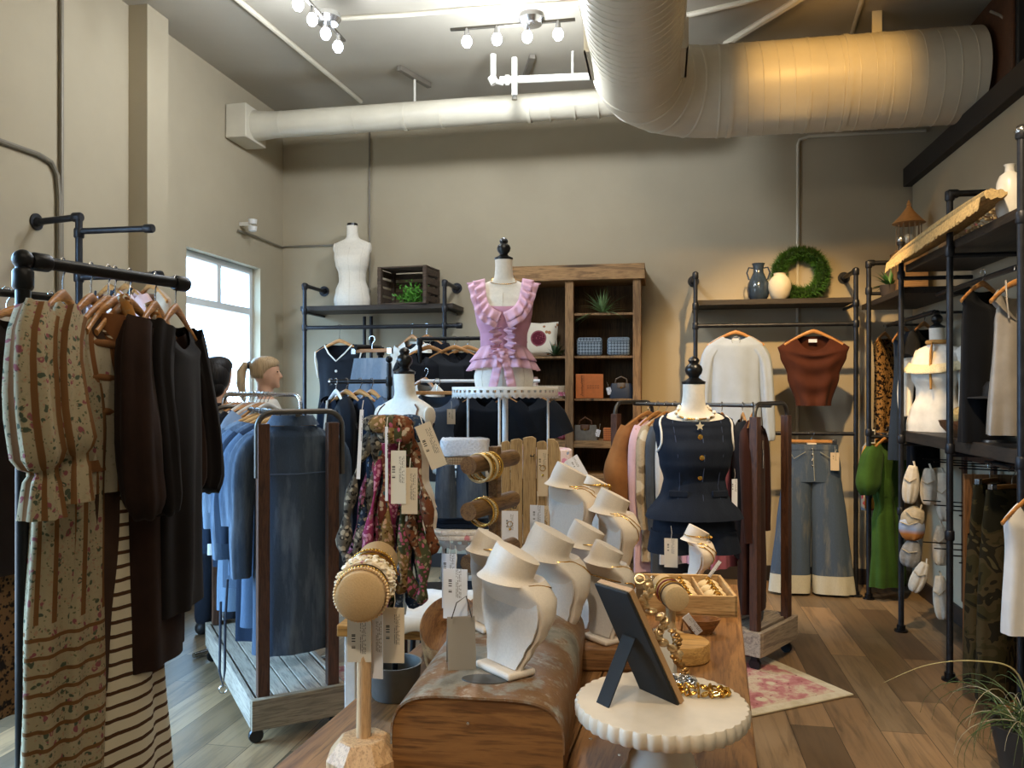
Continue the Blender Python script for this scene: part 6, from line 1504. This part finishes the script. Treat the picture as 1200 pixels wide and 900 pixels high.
bust(705, 2.07, ZTB+.061, .25, 150, 'cream bust on the wooden block with a large paper price tag', [(.2, .03, .0016), (.16, .05, .0016)], [(.09, .07, .17, -148, (.082, .14), M_TAG)])
bust(680, 2.32, ZTB, .325, 140, 'cream bust with a pearl drop chain behind the tagged bust', [(.21, .03, .0016)], ws=1.15)
bust(660, 2.62, ZTB, .465, 145, 'tallest cream bust with a gold coin necklace in front of the wooden board', [(.205, .03, .0018), (.2, .07, .0016)], [(.11, .03, .33, -140, (.05, .15), M_TAGW)], ws=1.25)
bust(711, 2.5, ZTB, .395, 128, 'tall cream bust draped with layered gold chains beside the grey jewel box', [(.205, .06, .0014), (.2, .1, .0014)], [(.0, -.09, .1, -100, (.012, .07), M_TAGW)], ws=1.2)
bust(692, 2.85, ZTB, .4, 130, 'cream bust with a black cord choker at the back of the group', [(.235, .01, .003)], ws=1.1)
bust(812, 3.0, ZTB, .2, 118, 'small cream bust with silver charms standing behind the jewellery tray', [(.225, .01, .0022), (.2, .05, .0022), (.19, .09, .002)], [(.085, .06, .15, -110, (.05, .11), M_TAG)], ws=.98)
# grey folded card on the chest
t_ = thing('card', 'tall grey folded display card leaning beside the front bust on the chest', 'card', tbd(541, 1.6, ZTB+HD+.001), R(20))
M_GC = plain('#8f8679', .7); MB().box((0, 0, .05), (.055, .003, .1), RX(-14)).box((.0, .026, .05), (.055, .003, .1), RX(14)).build('card', M_GC, t_, smooth=False)
MB().tube([(-.02, -.002, .1), (-.01, 0, .13), (.01, .01, .14), (.02, 0, .1)], .0012, 5).build('string', plain('#3a352f', .6), t_)
# bolster bracelet holder
pB = tbd(426, 1.5); t_ = thing('bracelet_holder', 'wooden T shaped bracelet holder with a beige suede roll at the table corner', 'bracelet stand', pB, R(14))
M_LW = wood('#b0895f', '#cda77a', 2, 'Z', .5, False)
zb = 1.5-234/950*1.5-ZTB
m = MB(); rr = []
for z, w in ((0, .064), (.028, .064), (.06, .04)): rr.append([V((w*x, w*y, z)) for x, y in ((1, .45), (.45, 1), (-.45, 1), (-1, .45), (-1, -.45), (-.45, -1), (.45, -1), (1, -.45))])
m.rings(rr[::1]); m.build('base', M_LW, t_, bev=.003, ang=15)
MB().tube([(0, 0, .055), (0, .02, zb-.03)], .0135, 20).build('pole', M_LW, t_, ang=60)
rl = MB().tube([(0, -.06, zb), (0, -.055, zb), (0, .25, zb)], [.038, .044, .044], 36).build('bar', plain('#b59568', .95, 0, .08, 300, .2), t_, ang=50)
def bracelet(label, c, r, M, mat, kind, parent_rz, name='bracelet', n=34, br=.004, wd=.02):
    t = thing(name, label, 'bracelet', c, 0); t.rotation_euler = (0, 0, parent_rz); m = MB()
    if kind == 'beads':
        for i in range(n): a = 2*PI*i/n; m.sph((r*math.cos(a), 0, r*math.sin(a)), br, 8)
        m.build('beads', mat, t); MB().torus((0, 0, 0), r, br*.3, 32, 5, RX(90)).build('cord', M_GOLD, t)
    elif kind == 'band':
        rr = [[V(((r+q)*math.cos(a), y, (r+q)*math.sin(a))) for a in (2*PI*k/48 for k in range(48))] for y, q in ((-wd/2, 0), (-wd/2, .004), (wd/2, .004), (wd/2, 0))]
        m.rings(rr, False, False, loop=True).build('band', mat, t)
    else:
        m.torus((0, 0, 0), r, br, 40, 8, RX(90)).build('ring', mat, t)
    return t
rzB_ = R(14); MBm = Matrix.Translation(pB) @ Matrix.Rotation(rzB_, 4, 'Z')
def bl(y, z=0): return MBm @ V((0, y, zb+z))
M_PRL = plain('#d9b98c', .3, .2, .1); M_FLB = floral('#d8c6a6', [('#a87a80', 60, .26), ('#8e7a45', 70, .25), ('#efe7d6', 50, .3)])
bracelet('beaded pearl bracelet at the front of the suede roll', bl(-.035), .048, None, M_PRL, 'beads', rzB_, n=52, br=.0033)
bracelet('second beaded gold bracelet behind the pearl one on the suede roll', bl(-.022), .048, None, M_GOLD, 'beads', rzB_, n=52, br=.003)
t_ = bracelet('wide bracelet of cream and pink fabric flowers on the suede roll', bl(.035), .047, None, M_FLB, 'band', rzB_, wd=.06)
m = MB(); rnd = random.Random(3)
for i in range(110): a = rnd.uniform(-.3, PI+.3); q = .052; c = V((q*math.cos(a), rnd.uniform(-.03, .03), q*math.sin(a))); m.sph(c, rnd.uniform(.004, .007), 6, (1, 1, .6))
m.build('flowers', M_FLB, t_)
bracelet('shiny gold cuff with clear stones at the back of the suede roll', bl(.1), .047, None, M_GOLD, 'band', rzB_, wd=.02)
bracelet('thin gold bead bracelet behind the cuff on the suede roll', bl(.13), .049, None, M_GOLD, 'beads', rzB_, n=50, br=.0033)
for i, (px, py, sz, mt, rz, tx) in enumerate([(421, 722, (.044, .085), M_TAG, 10, 'cream price tag with a bar code hanging from the beaded bracelets'), (440, 720, (.03, .12), M_TAGW, -5, 'white blank price tag hanging in the middle under the suede roll'), (461, 712, (.042, .105), M_TAGK, 8, 'tan price tag covered with small print under the suede roll')]):
    t_ = thing('price_tag', tx, 'price tag', at(px, py, 1.5+.02*i), R(rz)); MB().box((0, 0, -sz[1]/2), (sz[0], .002, sz[1])).build('paper', mt, t_, smooth=False); MB().tube([(0, 0, -.006), (.003, 0, .012), (0, .01, .03)], .0009, 5).build('string', M_LINEN, t_)
# scarf stand on a zinc bucket
pS = tbd(463, 1.86); t_ = thing('scarf_stand', 'black scarf stand rising from a grey metal bucket on the table', 'scarf stand', pS, R(10))
MB().lathe([(0, 0), (.05, 0), (.053, .004), (.06, .075), (.062, .078), (.058, .078), (.05, .01), (0, .01)], seg=32).build('bucket', plain('#6e6d68', .5, .3, .2, 12), t_)
MB().tube([(0, 0, .005), (0, 0, .64)], .0065, 12).build('pole', M_PIPEB, t_)
for k in range(6): a = PI*k/3; MB().tube([(0, 0, .62), (.05*math.cos(a), .05*math.sin(a), .63), (.085*math.cos(a), .085*math.sin(a), .61), (.09*math.cos(a), .09*math.sin(a), .625)], .003, 6).build('hook', M_PIPEB, t_)
SCF = [('pink floral', '#7b3c4c', [('#b8748a', 70, .32), ('#3b4a30', 80, .3), ('#221c1e', 60, .24)], -.085, .40), ('brick red and teal', '#6b362c', [('#a88f72', 80, .3), ('#33565c', 60, .28)], -.05, .36), ('navy paisley', '#222c3e', [('#6d7f96', 70, .26), ('#9a8c74', 80, .24)], -.068, .44),
       ('green leaf', '#39482a', [('#94545a', 70, .3), ('#a3987c', 80, .26)], -.02, .42), ('gold bead', '#7d6238', [('#b98f72', 90, .32), ('#4d321d', 80, .26)], .012, .38), ('denim blue', '#2f4059', [('#7f95ad', 90, .24)], .045, .43),
       ('rust and cream', '#6e4028', [('#b5a084', 60, .3), ('#352820', 80, .26)], .075, .3), ('black and coral', '#1d191a', [('#8e5146', 60, .3), ('#94795f', 80, .24)], .03, .26), ('grey animal print', '#58534b', [('#262320', 90, .34), ('#9b917e', 60, .3)], -.098, .3), ('magenta', '#8b3557', [('#c98ba0', 90, .34)], -.035, .43),
       ('olive and pink', '#46462d', [('#a8566c', 80, .32), ('#8f8465', 70, .24)], .06, .4), ('slate blue floral', '#3c4a5c', [('#8b98a8', 80, .3), ('#94603f', 90, .26)], -.005, .46)]
rnd = random.Random(12)
for i, (nm, b, sp, x, L) in enumerate(SCF):
    t_ = thing('headscarf', nm+' patterned twisted scarf looped over the black stand', 'scarf', pS+V((0, 0, .625)), R(10)); mt = floral(b, sp)
    yo = rnd.uniform(-.05, .03); w = rnd.uniform(.02, .035); P = []; n = 44
    for j in range(n):
        a = 2*PI*j/n; ww = w*(.35+.65*(1-math.cos(a))/2); P.append(V((x*(.35+.65*(1-math.cos(a))/2)+ww*math.sin(a)+.004*noise.noise(V((j*.3, i, 0))), yo+.012*math.sin(a*3+i), .0-L*(1-math.cos(a))/2)))
    rr = [.0095+.0045*math.sin(j*1.15+i)+.003*math.sin(j*.5) for j in range(n)]
    MB().tube(P, rr, 12, False, True, flat=1.25).build('loop', mt, t_, ang=80)
    k = MB(); c = P[0]+V((rnd.uniform(-.03, .03), -.02, .0)); k.sph(c, .026, 16, (1.35, .9, .8)).sph(c+V((.02, -.01, -.02)), .018, 12, (1, .8, 1.3)); k.build('knot', mt, t_, ang=80)
for i, (px, py, w, h, tl, mt, tx) in enumerate([(467, 528, .033, .115, 0, M_TAG, 'long cream paper tag hanging among the scarves, folded top'), (480, 548, .035, .1, 0, M_TAGK, 'tan paper tag overlapping the long one on the scarf stand'), (495, 497, .036, .1, -22, M_TAGK, 'printed paper tag tilted outwards near the top of the scarf stand'), (453, 500, .006, .16, 0, M_TAGW, 'thin white paper tag seen edge on between the scarves'), (424, 480, .008, .15, 3, M_TAGW, 'narrow white tag hanging at the outer side of the scarf stand'), (478, 640, .035, .16, 8, M_TAGK, 'long blank tan tag below the scarves next to the black pole')]):
    t_ = thing('price_tag', tx, 'price tag', at(px, py, 1.75 if i != 5 else 1.9)); t_.rotation_euler = (0, R(tl), R(6))
    MB().box((0, 0, -h/2), (w, .002, h)).build('paper', mt, t_, smooth=False); MB().tube([(0, 0, -.004), (0, .01, .02)], .0009, 5).build('string', M_LINEN, t_)
# wooden bracelet tree
pT = tbd(580, 2.25); t_ = thing('bracelet_tree', 'dark wooden post with round dowel arms holding gold bangles', 'bracelet stand', pT, R(-14))
M_DW = wood('#54391d', '#826039', 3, 'Y', .55, False)
rbox(t_, 'base', .14, .14, .02, M_DW, 0, .004); MB().box((0, 0, .28), (.028, .028, .53)).build('post', M_DW, t_, bev=.003)
for z in (.505, .385, .25): MB().tube([(0, -.16, z), (0, .12, z)], .0235, 26).build('arm', M_DW, t_, ang=50)
MTT = Matrix.Translation(pT) @ RZ(-14)
for i, (y, z, k, tx) in enumerate([(-.09, .505, 0, 'gold bangle on the upper dowel arm'), (-.075, .505, 1, 'chain bangle on the upper dowel arm'), (-.06, .505, 2, 'third gold bangle on the upper dowel arm, thin and smooth'), (-.045, .505, 1, 'twisted gold bangle on the upper dowel arm nearest the post'), (-.1, .505, 2, 'pale smooth bangle outermost on the upper dowel arm'), (-.03, .505, 0, 'smooth gold bangle touching the post on the upper dowel arm'), (-.06, .385, 0, 'inner gold bangle on the lower dowel arm, nearest the post'), (-.085, .385, 0, 'gold bangle on the lower dowel arm'), (-.07, .385, 2, 'pale beaded bangle on the lower dowel arm'), (-.05, .25, 3, 'rust coloured beaded bangle on the bottom dowel arm'), (-.03, .25, 4, 'brown beaded bangle on the bottom dowel arm')]):
    mt = [M_GOLD, M_GOLD, plain('#dcc69a', .35, .5), plain('#9a4a24', .4), plain('#5a3826', .4)][k]
    bracelet(tx, MTT @ V((0, y, z-.012)), .037, None, mt, 'beads' if k in (1, 3, 4) or i == 8 else 'ring', R(-14), n=36, br=.0032 if k != 2 else .0035)
# plank necklace board
pW = tbd(622, 2.98); t_ = thing('necklace_board', 'upright weathered plank board with hooks for carded necklaces', 'necklace board', pW, R(6))
M_PLK = wood('#8a6e49', '#b3966a', 1.6, 'Z', .7)
ws = [.034, .046, .05, .04, .05]; x = -.11
for i, w in enumerate(ws):
    hh = .515+.008*((i*7) % 3); out = [(x+.001, 0), (x+w-.001, 0), (x+w-.001, hh-.008), (x+w*.7, hh), (x+w*.3, hh-.002), (x+.001, hh-.006)]
    if i == 4: out = [(x+.001, 0), (x+w-.001, 0), (x+w-.001, hh-.05), (x+w*.8, hh-.015), (x+w*.5, hh), (x+.001, hh)]
    MB().prism(out, .018).build('plank', M_PLK, t_, bev=.002); x += w
MB().box((0, .03, .05), (.2, .05, .04)).build('foot', M_PLK, t_, bev=.003)
for hx in (-.065, .0, .05):
    for hz in (.46, .27): MB().tube([(hx, -.0, hz+.004), (hx, -.018, hz), (hx+.012, -.02, hz), (hx+.014, -.02, hz+.008)], .002, 6).build('hook', M_PIPEB, t_)
MWm = Matrix.Translation(pW) @ RZ(6)
for i, (hx, hz, h) in enumerate([(.045, .485, .17), (.05, .28, .16), (-.075, .26, .12), (-.02, .1, .1)]):
    t_ = thing('necklace_card', 'tan jewellery card with a gold charm, %s on the plank board' % ['topmost hanging', 'second from the top hanging', 'pale one low', 'lowest white one'][i], 'jewellery card', MWm @ V((hx, -.022, hz)), R(6))
    MB().box((0, 0, -h/2), (.036 if i < 2 else .06, .002, h)).build('card', M_TAGK if i < 2 else M_TAGW, t_, smooth=False); m = MB(); m.torus((0, -.003, -h*.4), .01, .0012, 20, 6, RX(90)); m.sph((0, -.004, -h*.55), .005, 8); m.build('charm', M_GOLD, t_)
# cake stand with easel back frame
pC = tbd(775, 1.45); zc = .945-ZTB
t_ = thing('cake_stand', 'pale stone cake stand with a scalloped edge at the front of the table', 'cake stand', pC)
M_STN = plain('#d3c3ab', .55, 0, .12, 8, .1)
sc_ = lambda r, a: .0045*abs(math.sin(20*a)) if r > .14 else 0
MB().lathe([(0, zc-.03), (.146, zc-.028), (.15, zc-.022), (.15, zc-.005), (.147, zc), (0, zc)], seg=240, scal=sc_).build('plate', M_STN, t_, ang=50)
MB().lathe([(0, 0), (.075, 0), (.076, .012), (.06, .03), (.058, .045), (.048, .058), (.045, .09), (.05, .112), (0, .114)], seg=40).build('pedestal', M_STN, t_)
Zc = ZTB+.001+zc
N0 = onz(797, 826, Zc); F0 = onz(752, 806, Zc); N1 = at(737, 694, 1.405); F1 = N1+(F0-N0)*.9
t_ = thing('picture_frame', 'black easel back frame standing on the cake stand, seen from behind', 'picture frame', (N0+F0)/2)
o_ = (N0+F0)/2; nrm = (N1-N0).cross(F0-N0).normalized()
if nrm.dot(V((0, 0, H0))-V((0, 0, 0))-o_) < 0 and False: nrm = -nrm
def sheet(m, q, th, n): vs = [p-o_ for p in q]+[p-o_+n*th for p in q]; m.add(vs, [(0, 1, 2, 3), (7, 6, 5, 4), (0, 4, 5, 1), (1, 5, 6, 2), (2, 6, 7, 3), (3, 7, 4, 0)]); return m
tocam = (V((0, 0, H0))-o_); nb = nrm if nrm.dot(tocam) > 0 else -nrm
sheet(MB(), [N0, F0, F1, N1], .006, nb).build('backing', plain('#15130f', .75, 0, .15), t_, bev=.002)
sheet(MB(), [N0-nb*.012, F0-nb*.012, F1-nb*.012, N1-nb*.012], .011, nb).build('board', plain('#ab8356', .6), t_, bev=.001)
c0_ = (N0+F0)/2*.42+(N1+F1)/2*.58+nb*.007; foot = onz(707, 826, Zc); wv = (F0-N0).normalized()*.017
sheet(MB(), [c0_-wv, c0_+wv, foot+wv, foot-wv], .004, nb).build('easel_leg', plain('#15130f', .75, 0, .15), t_, bev=.001)
t_ = thing('bracelet', 'chunky gold link bracelet hanging over the far side of the black frame', 'bracelet', N1); m = MB()
for i in range(15): s = i/14; p = lerp(N1, N0, s*.62)-nb*.028+V((.012*math.sin(i), 0, .008*(1-s)))-N1; m.sph(p, .0075, 8, (1.3, .9, .8), RX(20*i)); m.torus(p, .008, .0025, 14, 6, RX(60+20*i) @ RY(30*i))
m.build('links', plain('#c9a878', .35, .7, .15), t_)
t_ = thing('bracelet', 'gold chain bracelet lying on the cake stand', 'bracelet', onz(822, 813, Zc)+V((0, 0, .006))); m = MB()
for i in range(26): a = 2*PI*i/26; m.torus((.045*math.cos(a), .018*math.sin(a), 0), .0065, .0022, 12, 6, RZ(math.degrees(a)) @ RX(90 if i % 2 else 20))
m.build('links', M_GOLD, t_)
t_ = thing('bracelet', 'small silver bracelet lying beside the gold chain on the cake stand', 'bracelet', onz(800, 800, Zc)+V((0, 0, .005))); m = MB()
for i in range(18): a = 2*PI*i/18; m.torus((.02*math.cos(a), .014*math.sin(a), 0), .006, .002, 10, 6, RZ(math.degrees(a)) @ RX(90 if i % 2 else 20))
m.build('links', M_CHROME, t_)
# carded chunky bracelet behind the frame
p = tbd(780, 1.86); t_ = thing('bracelet_card', 'cream upright card holding chunky gold bracelets behind the black frame', 'jewellery card', p, R(12)); MB().box((0, 0, .075), (.05, .004, .15), RX(-12)).build('card', M_TAG, t_, smooth=False); MB().box((0, .03, .02), (.04, .06, .004)).build('foot', M_TAG, t_)
t_ = thing('bracelet', 'chunky bronze and gold bracelet strung down the cream card', 'bracelet', p+V((.012, -.03, .16)), R(12)); m = MB()
for i in range(16): m.sph((.012*math.sin(i*.8)+.002*i, -.01-.0015*i, -.009*i), .0062, 8, (1.2, .8, .9)); m.torus((.006*math.sin(i*.8)+.002*i, -.008-.0015*i, -.009*i), .0085, .002, 12, 6, RX(40*i))
m.build('links', plain('#b98d52', .3, .8, .3), t_)
# wood slice, bracelet roll, jewel box, tray
p = tbd(800, 2.12); t_ = thing('wood_slice', 'round pale wood slice behind the cake stand', 'wood slice', p); MB().lathe([(0, 0), (.066, 0), (.07, .004), (.07, .042), (.067, .046), (0, .046)], seg=40).build('slice', wood('#a3763c', '#c99a55', 2, 'X', .6), t_, ang=40)
p = tbd(786, 2.3); t_ = thing('bracelet_holder', 'small cream T shaped bracelet roll in front of the jewellery tray', 'bracelet stand', p, R(14)); M_CR2 = plain('#c9ac7d', .9, 0, .08, 200, .15)
MB().lathe([(0, 0), (.04, 0), (.04, .01), (.02, .02), (.014, .03), (.014, .1), (0, .1)], seg=24).build('stand', M_CR2, t_); MB().tube([(0, -.07, .125), (0, -.067, .125), (0, .09, .125)], [.03, .034, .034], 30).build('roll', M_CR2, t_, ang=50)
for i, y in enumerate((-.03, -.012, .01, .035)): bracelet('thin bracelet on the small cream roll, %s' % ['frontmost', 'second', 'third', 'rearmost'][i], (Matrix.Translation(p) @ RZ(14)) @ V((0, y, .125)), .036, None, [plain('#5a4632', .5), M_GOLD, plain('#7a2f2f', .5), M_GOLD][i], 'ring', R(14), br=.0022)
p = tbd(741, 2.62); t_ = thing('jewel_box', 'round grey brown lidded jewel box beside the tall busts', 'box', p); MB().lathe([(0, 0), (.05, 0), (.052, .005), (.052, .07), (0, .07)], seg=36).build('body', plain('#7d6a4f', .6, 0, .1), t_, ang=40); MB().lathe([(0, .071), (.055, .071), (.056, .095), (.05, .1), (0, .101)], seg=36).build('lid', plain('#86745a', .6, 0, .1), t_, ang=40)
p = tbd(802, 2.66); t_ = thing('jewellery_tray', 'pale wooden divided tray filled with gold bracelets on cream pillows', 'tray', p, R(6)); M_TR = wood('#b08a57', '#cfab78', 2, 'X', .5, False)
TWd, TDp, THt = .285, .3, .065
MB().box((0, 0, .005), (TWd, TDp, .01)).build('bottom', M_TR, t_)
for s in (-1, 1): MB().box((s*(TWd/2-.005), 0, THt/2), (.01, TDp, THt)).build('side', M_TR, t_, bev=.002); MB().box((0, s*(TDp/2-.005), THt/2), (TWd, .01, THt)).build('end', M_TR, t_, bev=.002)
MB().box((.045, 0, THt/2-.002), (.006, TDp-.02, THt-.01)).build('divider', M_TR, t_); MB().box((-.05, .0, THt/2-.002), (.006, TDp-.02, THt-.01)).build('divider', M_TR, t_)
MTR = Matrix.Translation(p) @ RZ(6); M_PIL = plain('#d6bd8f', .9, 0, .06); k = 0
NMS = ['first', 'second', 'third', 'fourth']
for ci, (cx, cw, cn) in enumerate(((.092, .082, 'wide'), (-.0025, .085, 'middle'), (-.095, .075, 'narrow'))):
    for r_ in range(4):
        y = -.105+.068*r_; c = MTR @ V((cx, y, .035))
        q = thing('bracelet_pillow', 'small cream pillow, %s from the front in the %s cell of the tray' % (NMS[r_], cn), 'pillow', c, R(6)); MB().sph((0, 0, 0), .03, 14, (cw/.06*.95, 1.0, .78)).build('pillow', M_PIL, q)
        b = thing('bracelet', '%s bracelet on the %s pillow of the %s tray cell' % ('silver' if (ci == 2 and r_ == 3) else 'gold', NMS[r_], cn), 'bracelet', c, R(6)); m = MB()
        for i in range(22): a = 2*PI*i/22; m.torus((.004*math.sin(i*2), .031*math.cos(a), .0255*math.sin(a)), .0065, .0021, 8, 5, RX(math.degrees(a)+(90 if i % 2 else 0)) @ RY(40))
        m.build('links', M_CHROME if (ci == 2 and r_ == 3) else M_GOLD, b)
price_tag(q, (.0, 0, .02), (.02, .05), mat=M_TAGW) if False else None
t_ = thing('price_tag', 'white paper tag sticking up at the back corner of the tray', 'price tag', MTR @ V((.135, .12, .115))); t_.rotation_euler = (0, R(35), R(6)); MB().box((0, 0, -.03), (.012, .0016, .065)).build('paper', M_TAGW, t_, smooth=False)
p = tbd(822, 2.34); t_ = thing('dish', 'small leaf shaped brown wooden dish in front of the tray', 'dish', p, R(10)); MB().lathe([(0, 0), (.03, 0), (.05, .03), (.056, .042), (.05, .042), (.028, .008), (0, .006)], seg=32, M=Matrix.Scale(.6, 4, (0, 1, 0))).build('dish', wood('#6b4323', '#8f6036', 3, 'X', .4), t_)
t_ = thing('price_tag', 'white barcode tag lying slanted beside the small bracelet roll', 'price tag', at(804, 722, 2.2)); t_.rotation_euler = (R(20), R(-38), R(10)); MB().box((0, 0, -.035), (.022, .002, .075)).build('paper', M_TAGW, t_, smooth=False)
# long wooden trough left of the chest
p = tbd(527, 2.12); t_ = thing('dough_bowl', 'long carved wooden trough left of the metal topped chest', 'bowl', p, R(12)); M_TRO = wood('#7d5430', '#a87a4a', 1.5, 'Y', .5)
rr = []
for z, k_ in ((0, .6), (.03, .85), (.09, 1), (.1, 1.0), (.095, .93), (.04, .7), (.02, .4)): rr.append([V((.075*k_*math.cos(a), .26*(k_*.5+.5)*math.sin(a), z)) for a in (2*PI*j/48 for j in range(48))])
MB().rings(rr).build('trough', M_TRO, t_, ang=60)
# little side table with white cloth
p = at(497, 458, 2.95); zt2 = .70; t_ = thing('side_table', 'small wooden topped side table with white legs beside the long table', 'table', (p.x, p.y, 0), R(2))
MB().box((0, 0, zt2-.02), (.5, .44, .04)).build('top', wood('#9a6c36', '#c2914f', 1, 'X', .45), t_, bev=.004)
for sx in (-.21, .21):
    for sy in (-.18, .18): MB().box((sx, sy, (zt2-.04)/2), (.04, .04, zt2-.04)).build('leg', M_WHITEMETAL, t_, bev=.004)
t_ = thing('folded_cloth', 'white cloth laid over the corner of the small side table', 'cloth', (p.x+.06, p.y-.02, zt2+.001), R(8))
vs = []; n = 30
for i in range(n+1):
    for j in range(n+1):
        x, y = (i/n-.5)*.42, (j/n-.5)*.46; z = .022+.02*noise.noise(V((x*9, y*9, 0)))+.008*noise.noise(V((x*25, y*20, 3)))
        xe = .18 
        if x > xe: z -= (x-xe)*1.6
        if y < -.205: z -= (-.205-y)*1.5
        vs.append((x, y, z))
MB().add(vs, [(i*(n+1)+j, (i+1)*(n+1)+j, (i+1)*(n+1)+j+1, i*(n+1)+j+1) for i in range(n) for j in range(n)]).build('cloth', plain('#dad9d5', .9, 0, .04), t_, ang=80, solid=.008)
t_ = thing('stool', 'low round black metal stool behind the white cloth table', 'stool', (at(508, 458, 3.5).x, at(508, 458, 3.5).y, 0))
for k in range(4): a = PI/4+PI/2*k; MB().tube([(.12*math.cos(a), .12*math.sin(a), 0), (.09*math.cos(a), .09*math.sin(a), .62)], .012, 10).build('leg', M_PIPEB, t_)
MB().lathe([(0, .6), (.15, .6), (.155, .62), (.15, .64), (0, .645)], seg=30).build('seat', M_PIPEB, t_)
# ------------------------------------------------------------------ lighting of the place
w = bpy.data.worlds.new('sky'); SC.world = w; w.use_nodes = True
nt = w.node_tree; bg = nt.nodes['Background']; tc = nt.nodes.new('ShaderNodeTexCoord'); sp = nt.nodes.new('ShaderNodeSeparateXYZ'); rp = nt.nodes.new('ShaderNodeValToRGB')
nt.links.new(tc.outputs['Generated'], sp.inputs[0]); nt.links.new(sp.outputs[2], rp.inputs[0]); nt.links.new(rp.outputs[0], bg.inputs[0]); bg.inputs[1].default_value = 27
rp.color_ramp.elements[0].position = 0; rp.color_ramp.elements[0].color = (.10, .12, .14, 1); rp.color_ramp.elements[1].position = .12; rp.color_ramp.elements[1].color = (.34, .63, 1, 1)
# other ceiling spots of the shop, above and behind the camera
lamp((-.6, .4, 3.6), 22, NEUT, .15)
lamp((.9, .9, 3.6), 35, NEUT, .15)
lamp((-.35, -.3, 3.3), 120, (1.0, .88, .72), .08, 46, (-.1, 2.0, .9))
lamp((-.6, 3.0, 3.6), 30, NEUT, .12)
lamp((.95, 4.2, 3.72), 54, (1.0, .56, .15), .04, 60, (1.0, 5.5, 3.42))
lamp((.7, 4.2, 3.75), 470, (1.0, .66, .30), .04, 52, (1.0, 6.6, 1.0))
lamp((.9, 2.6, 3.6), 270, (1.0, .76, .48), .05, 84, (1.2, 4.0, .0))
lamp((-.2, .9, 3.6), 60, (1.0, .82, .6), .05, 50, (0, 2.1, .9))
SC.view_settings.view_transform = 'Standard'; SC.view_settings.look = 'None'; SC.view_settings.gamma = 1; SC.view_settings.use_curve_mapping = False
SC.view_settings.exposure = .06
SC.cycles.max_bounces = 6; SC.cycles.diffuse_bounces = 4; SC.cycles.transparent_max_bounces = 12; SC.cycles.caustics_reflective = False; SC.cycles.caustics_refractive = False
SC.cycles.use_denoising = True; SC.cycles.sample_clamp_indirect = 4
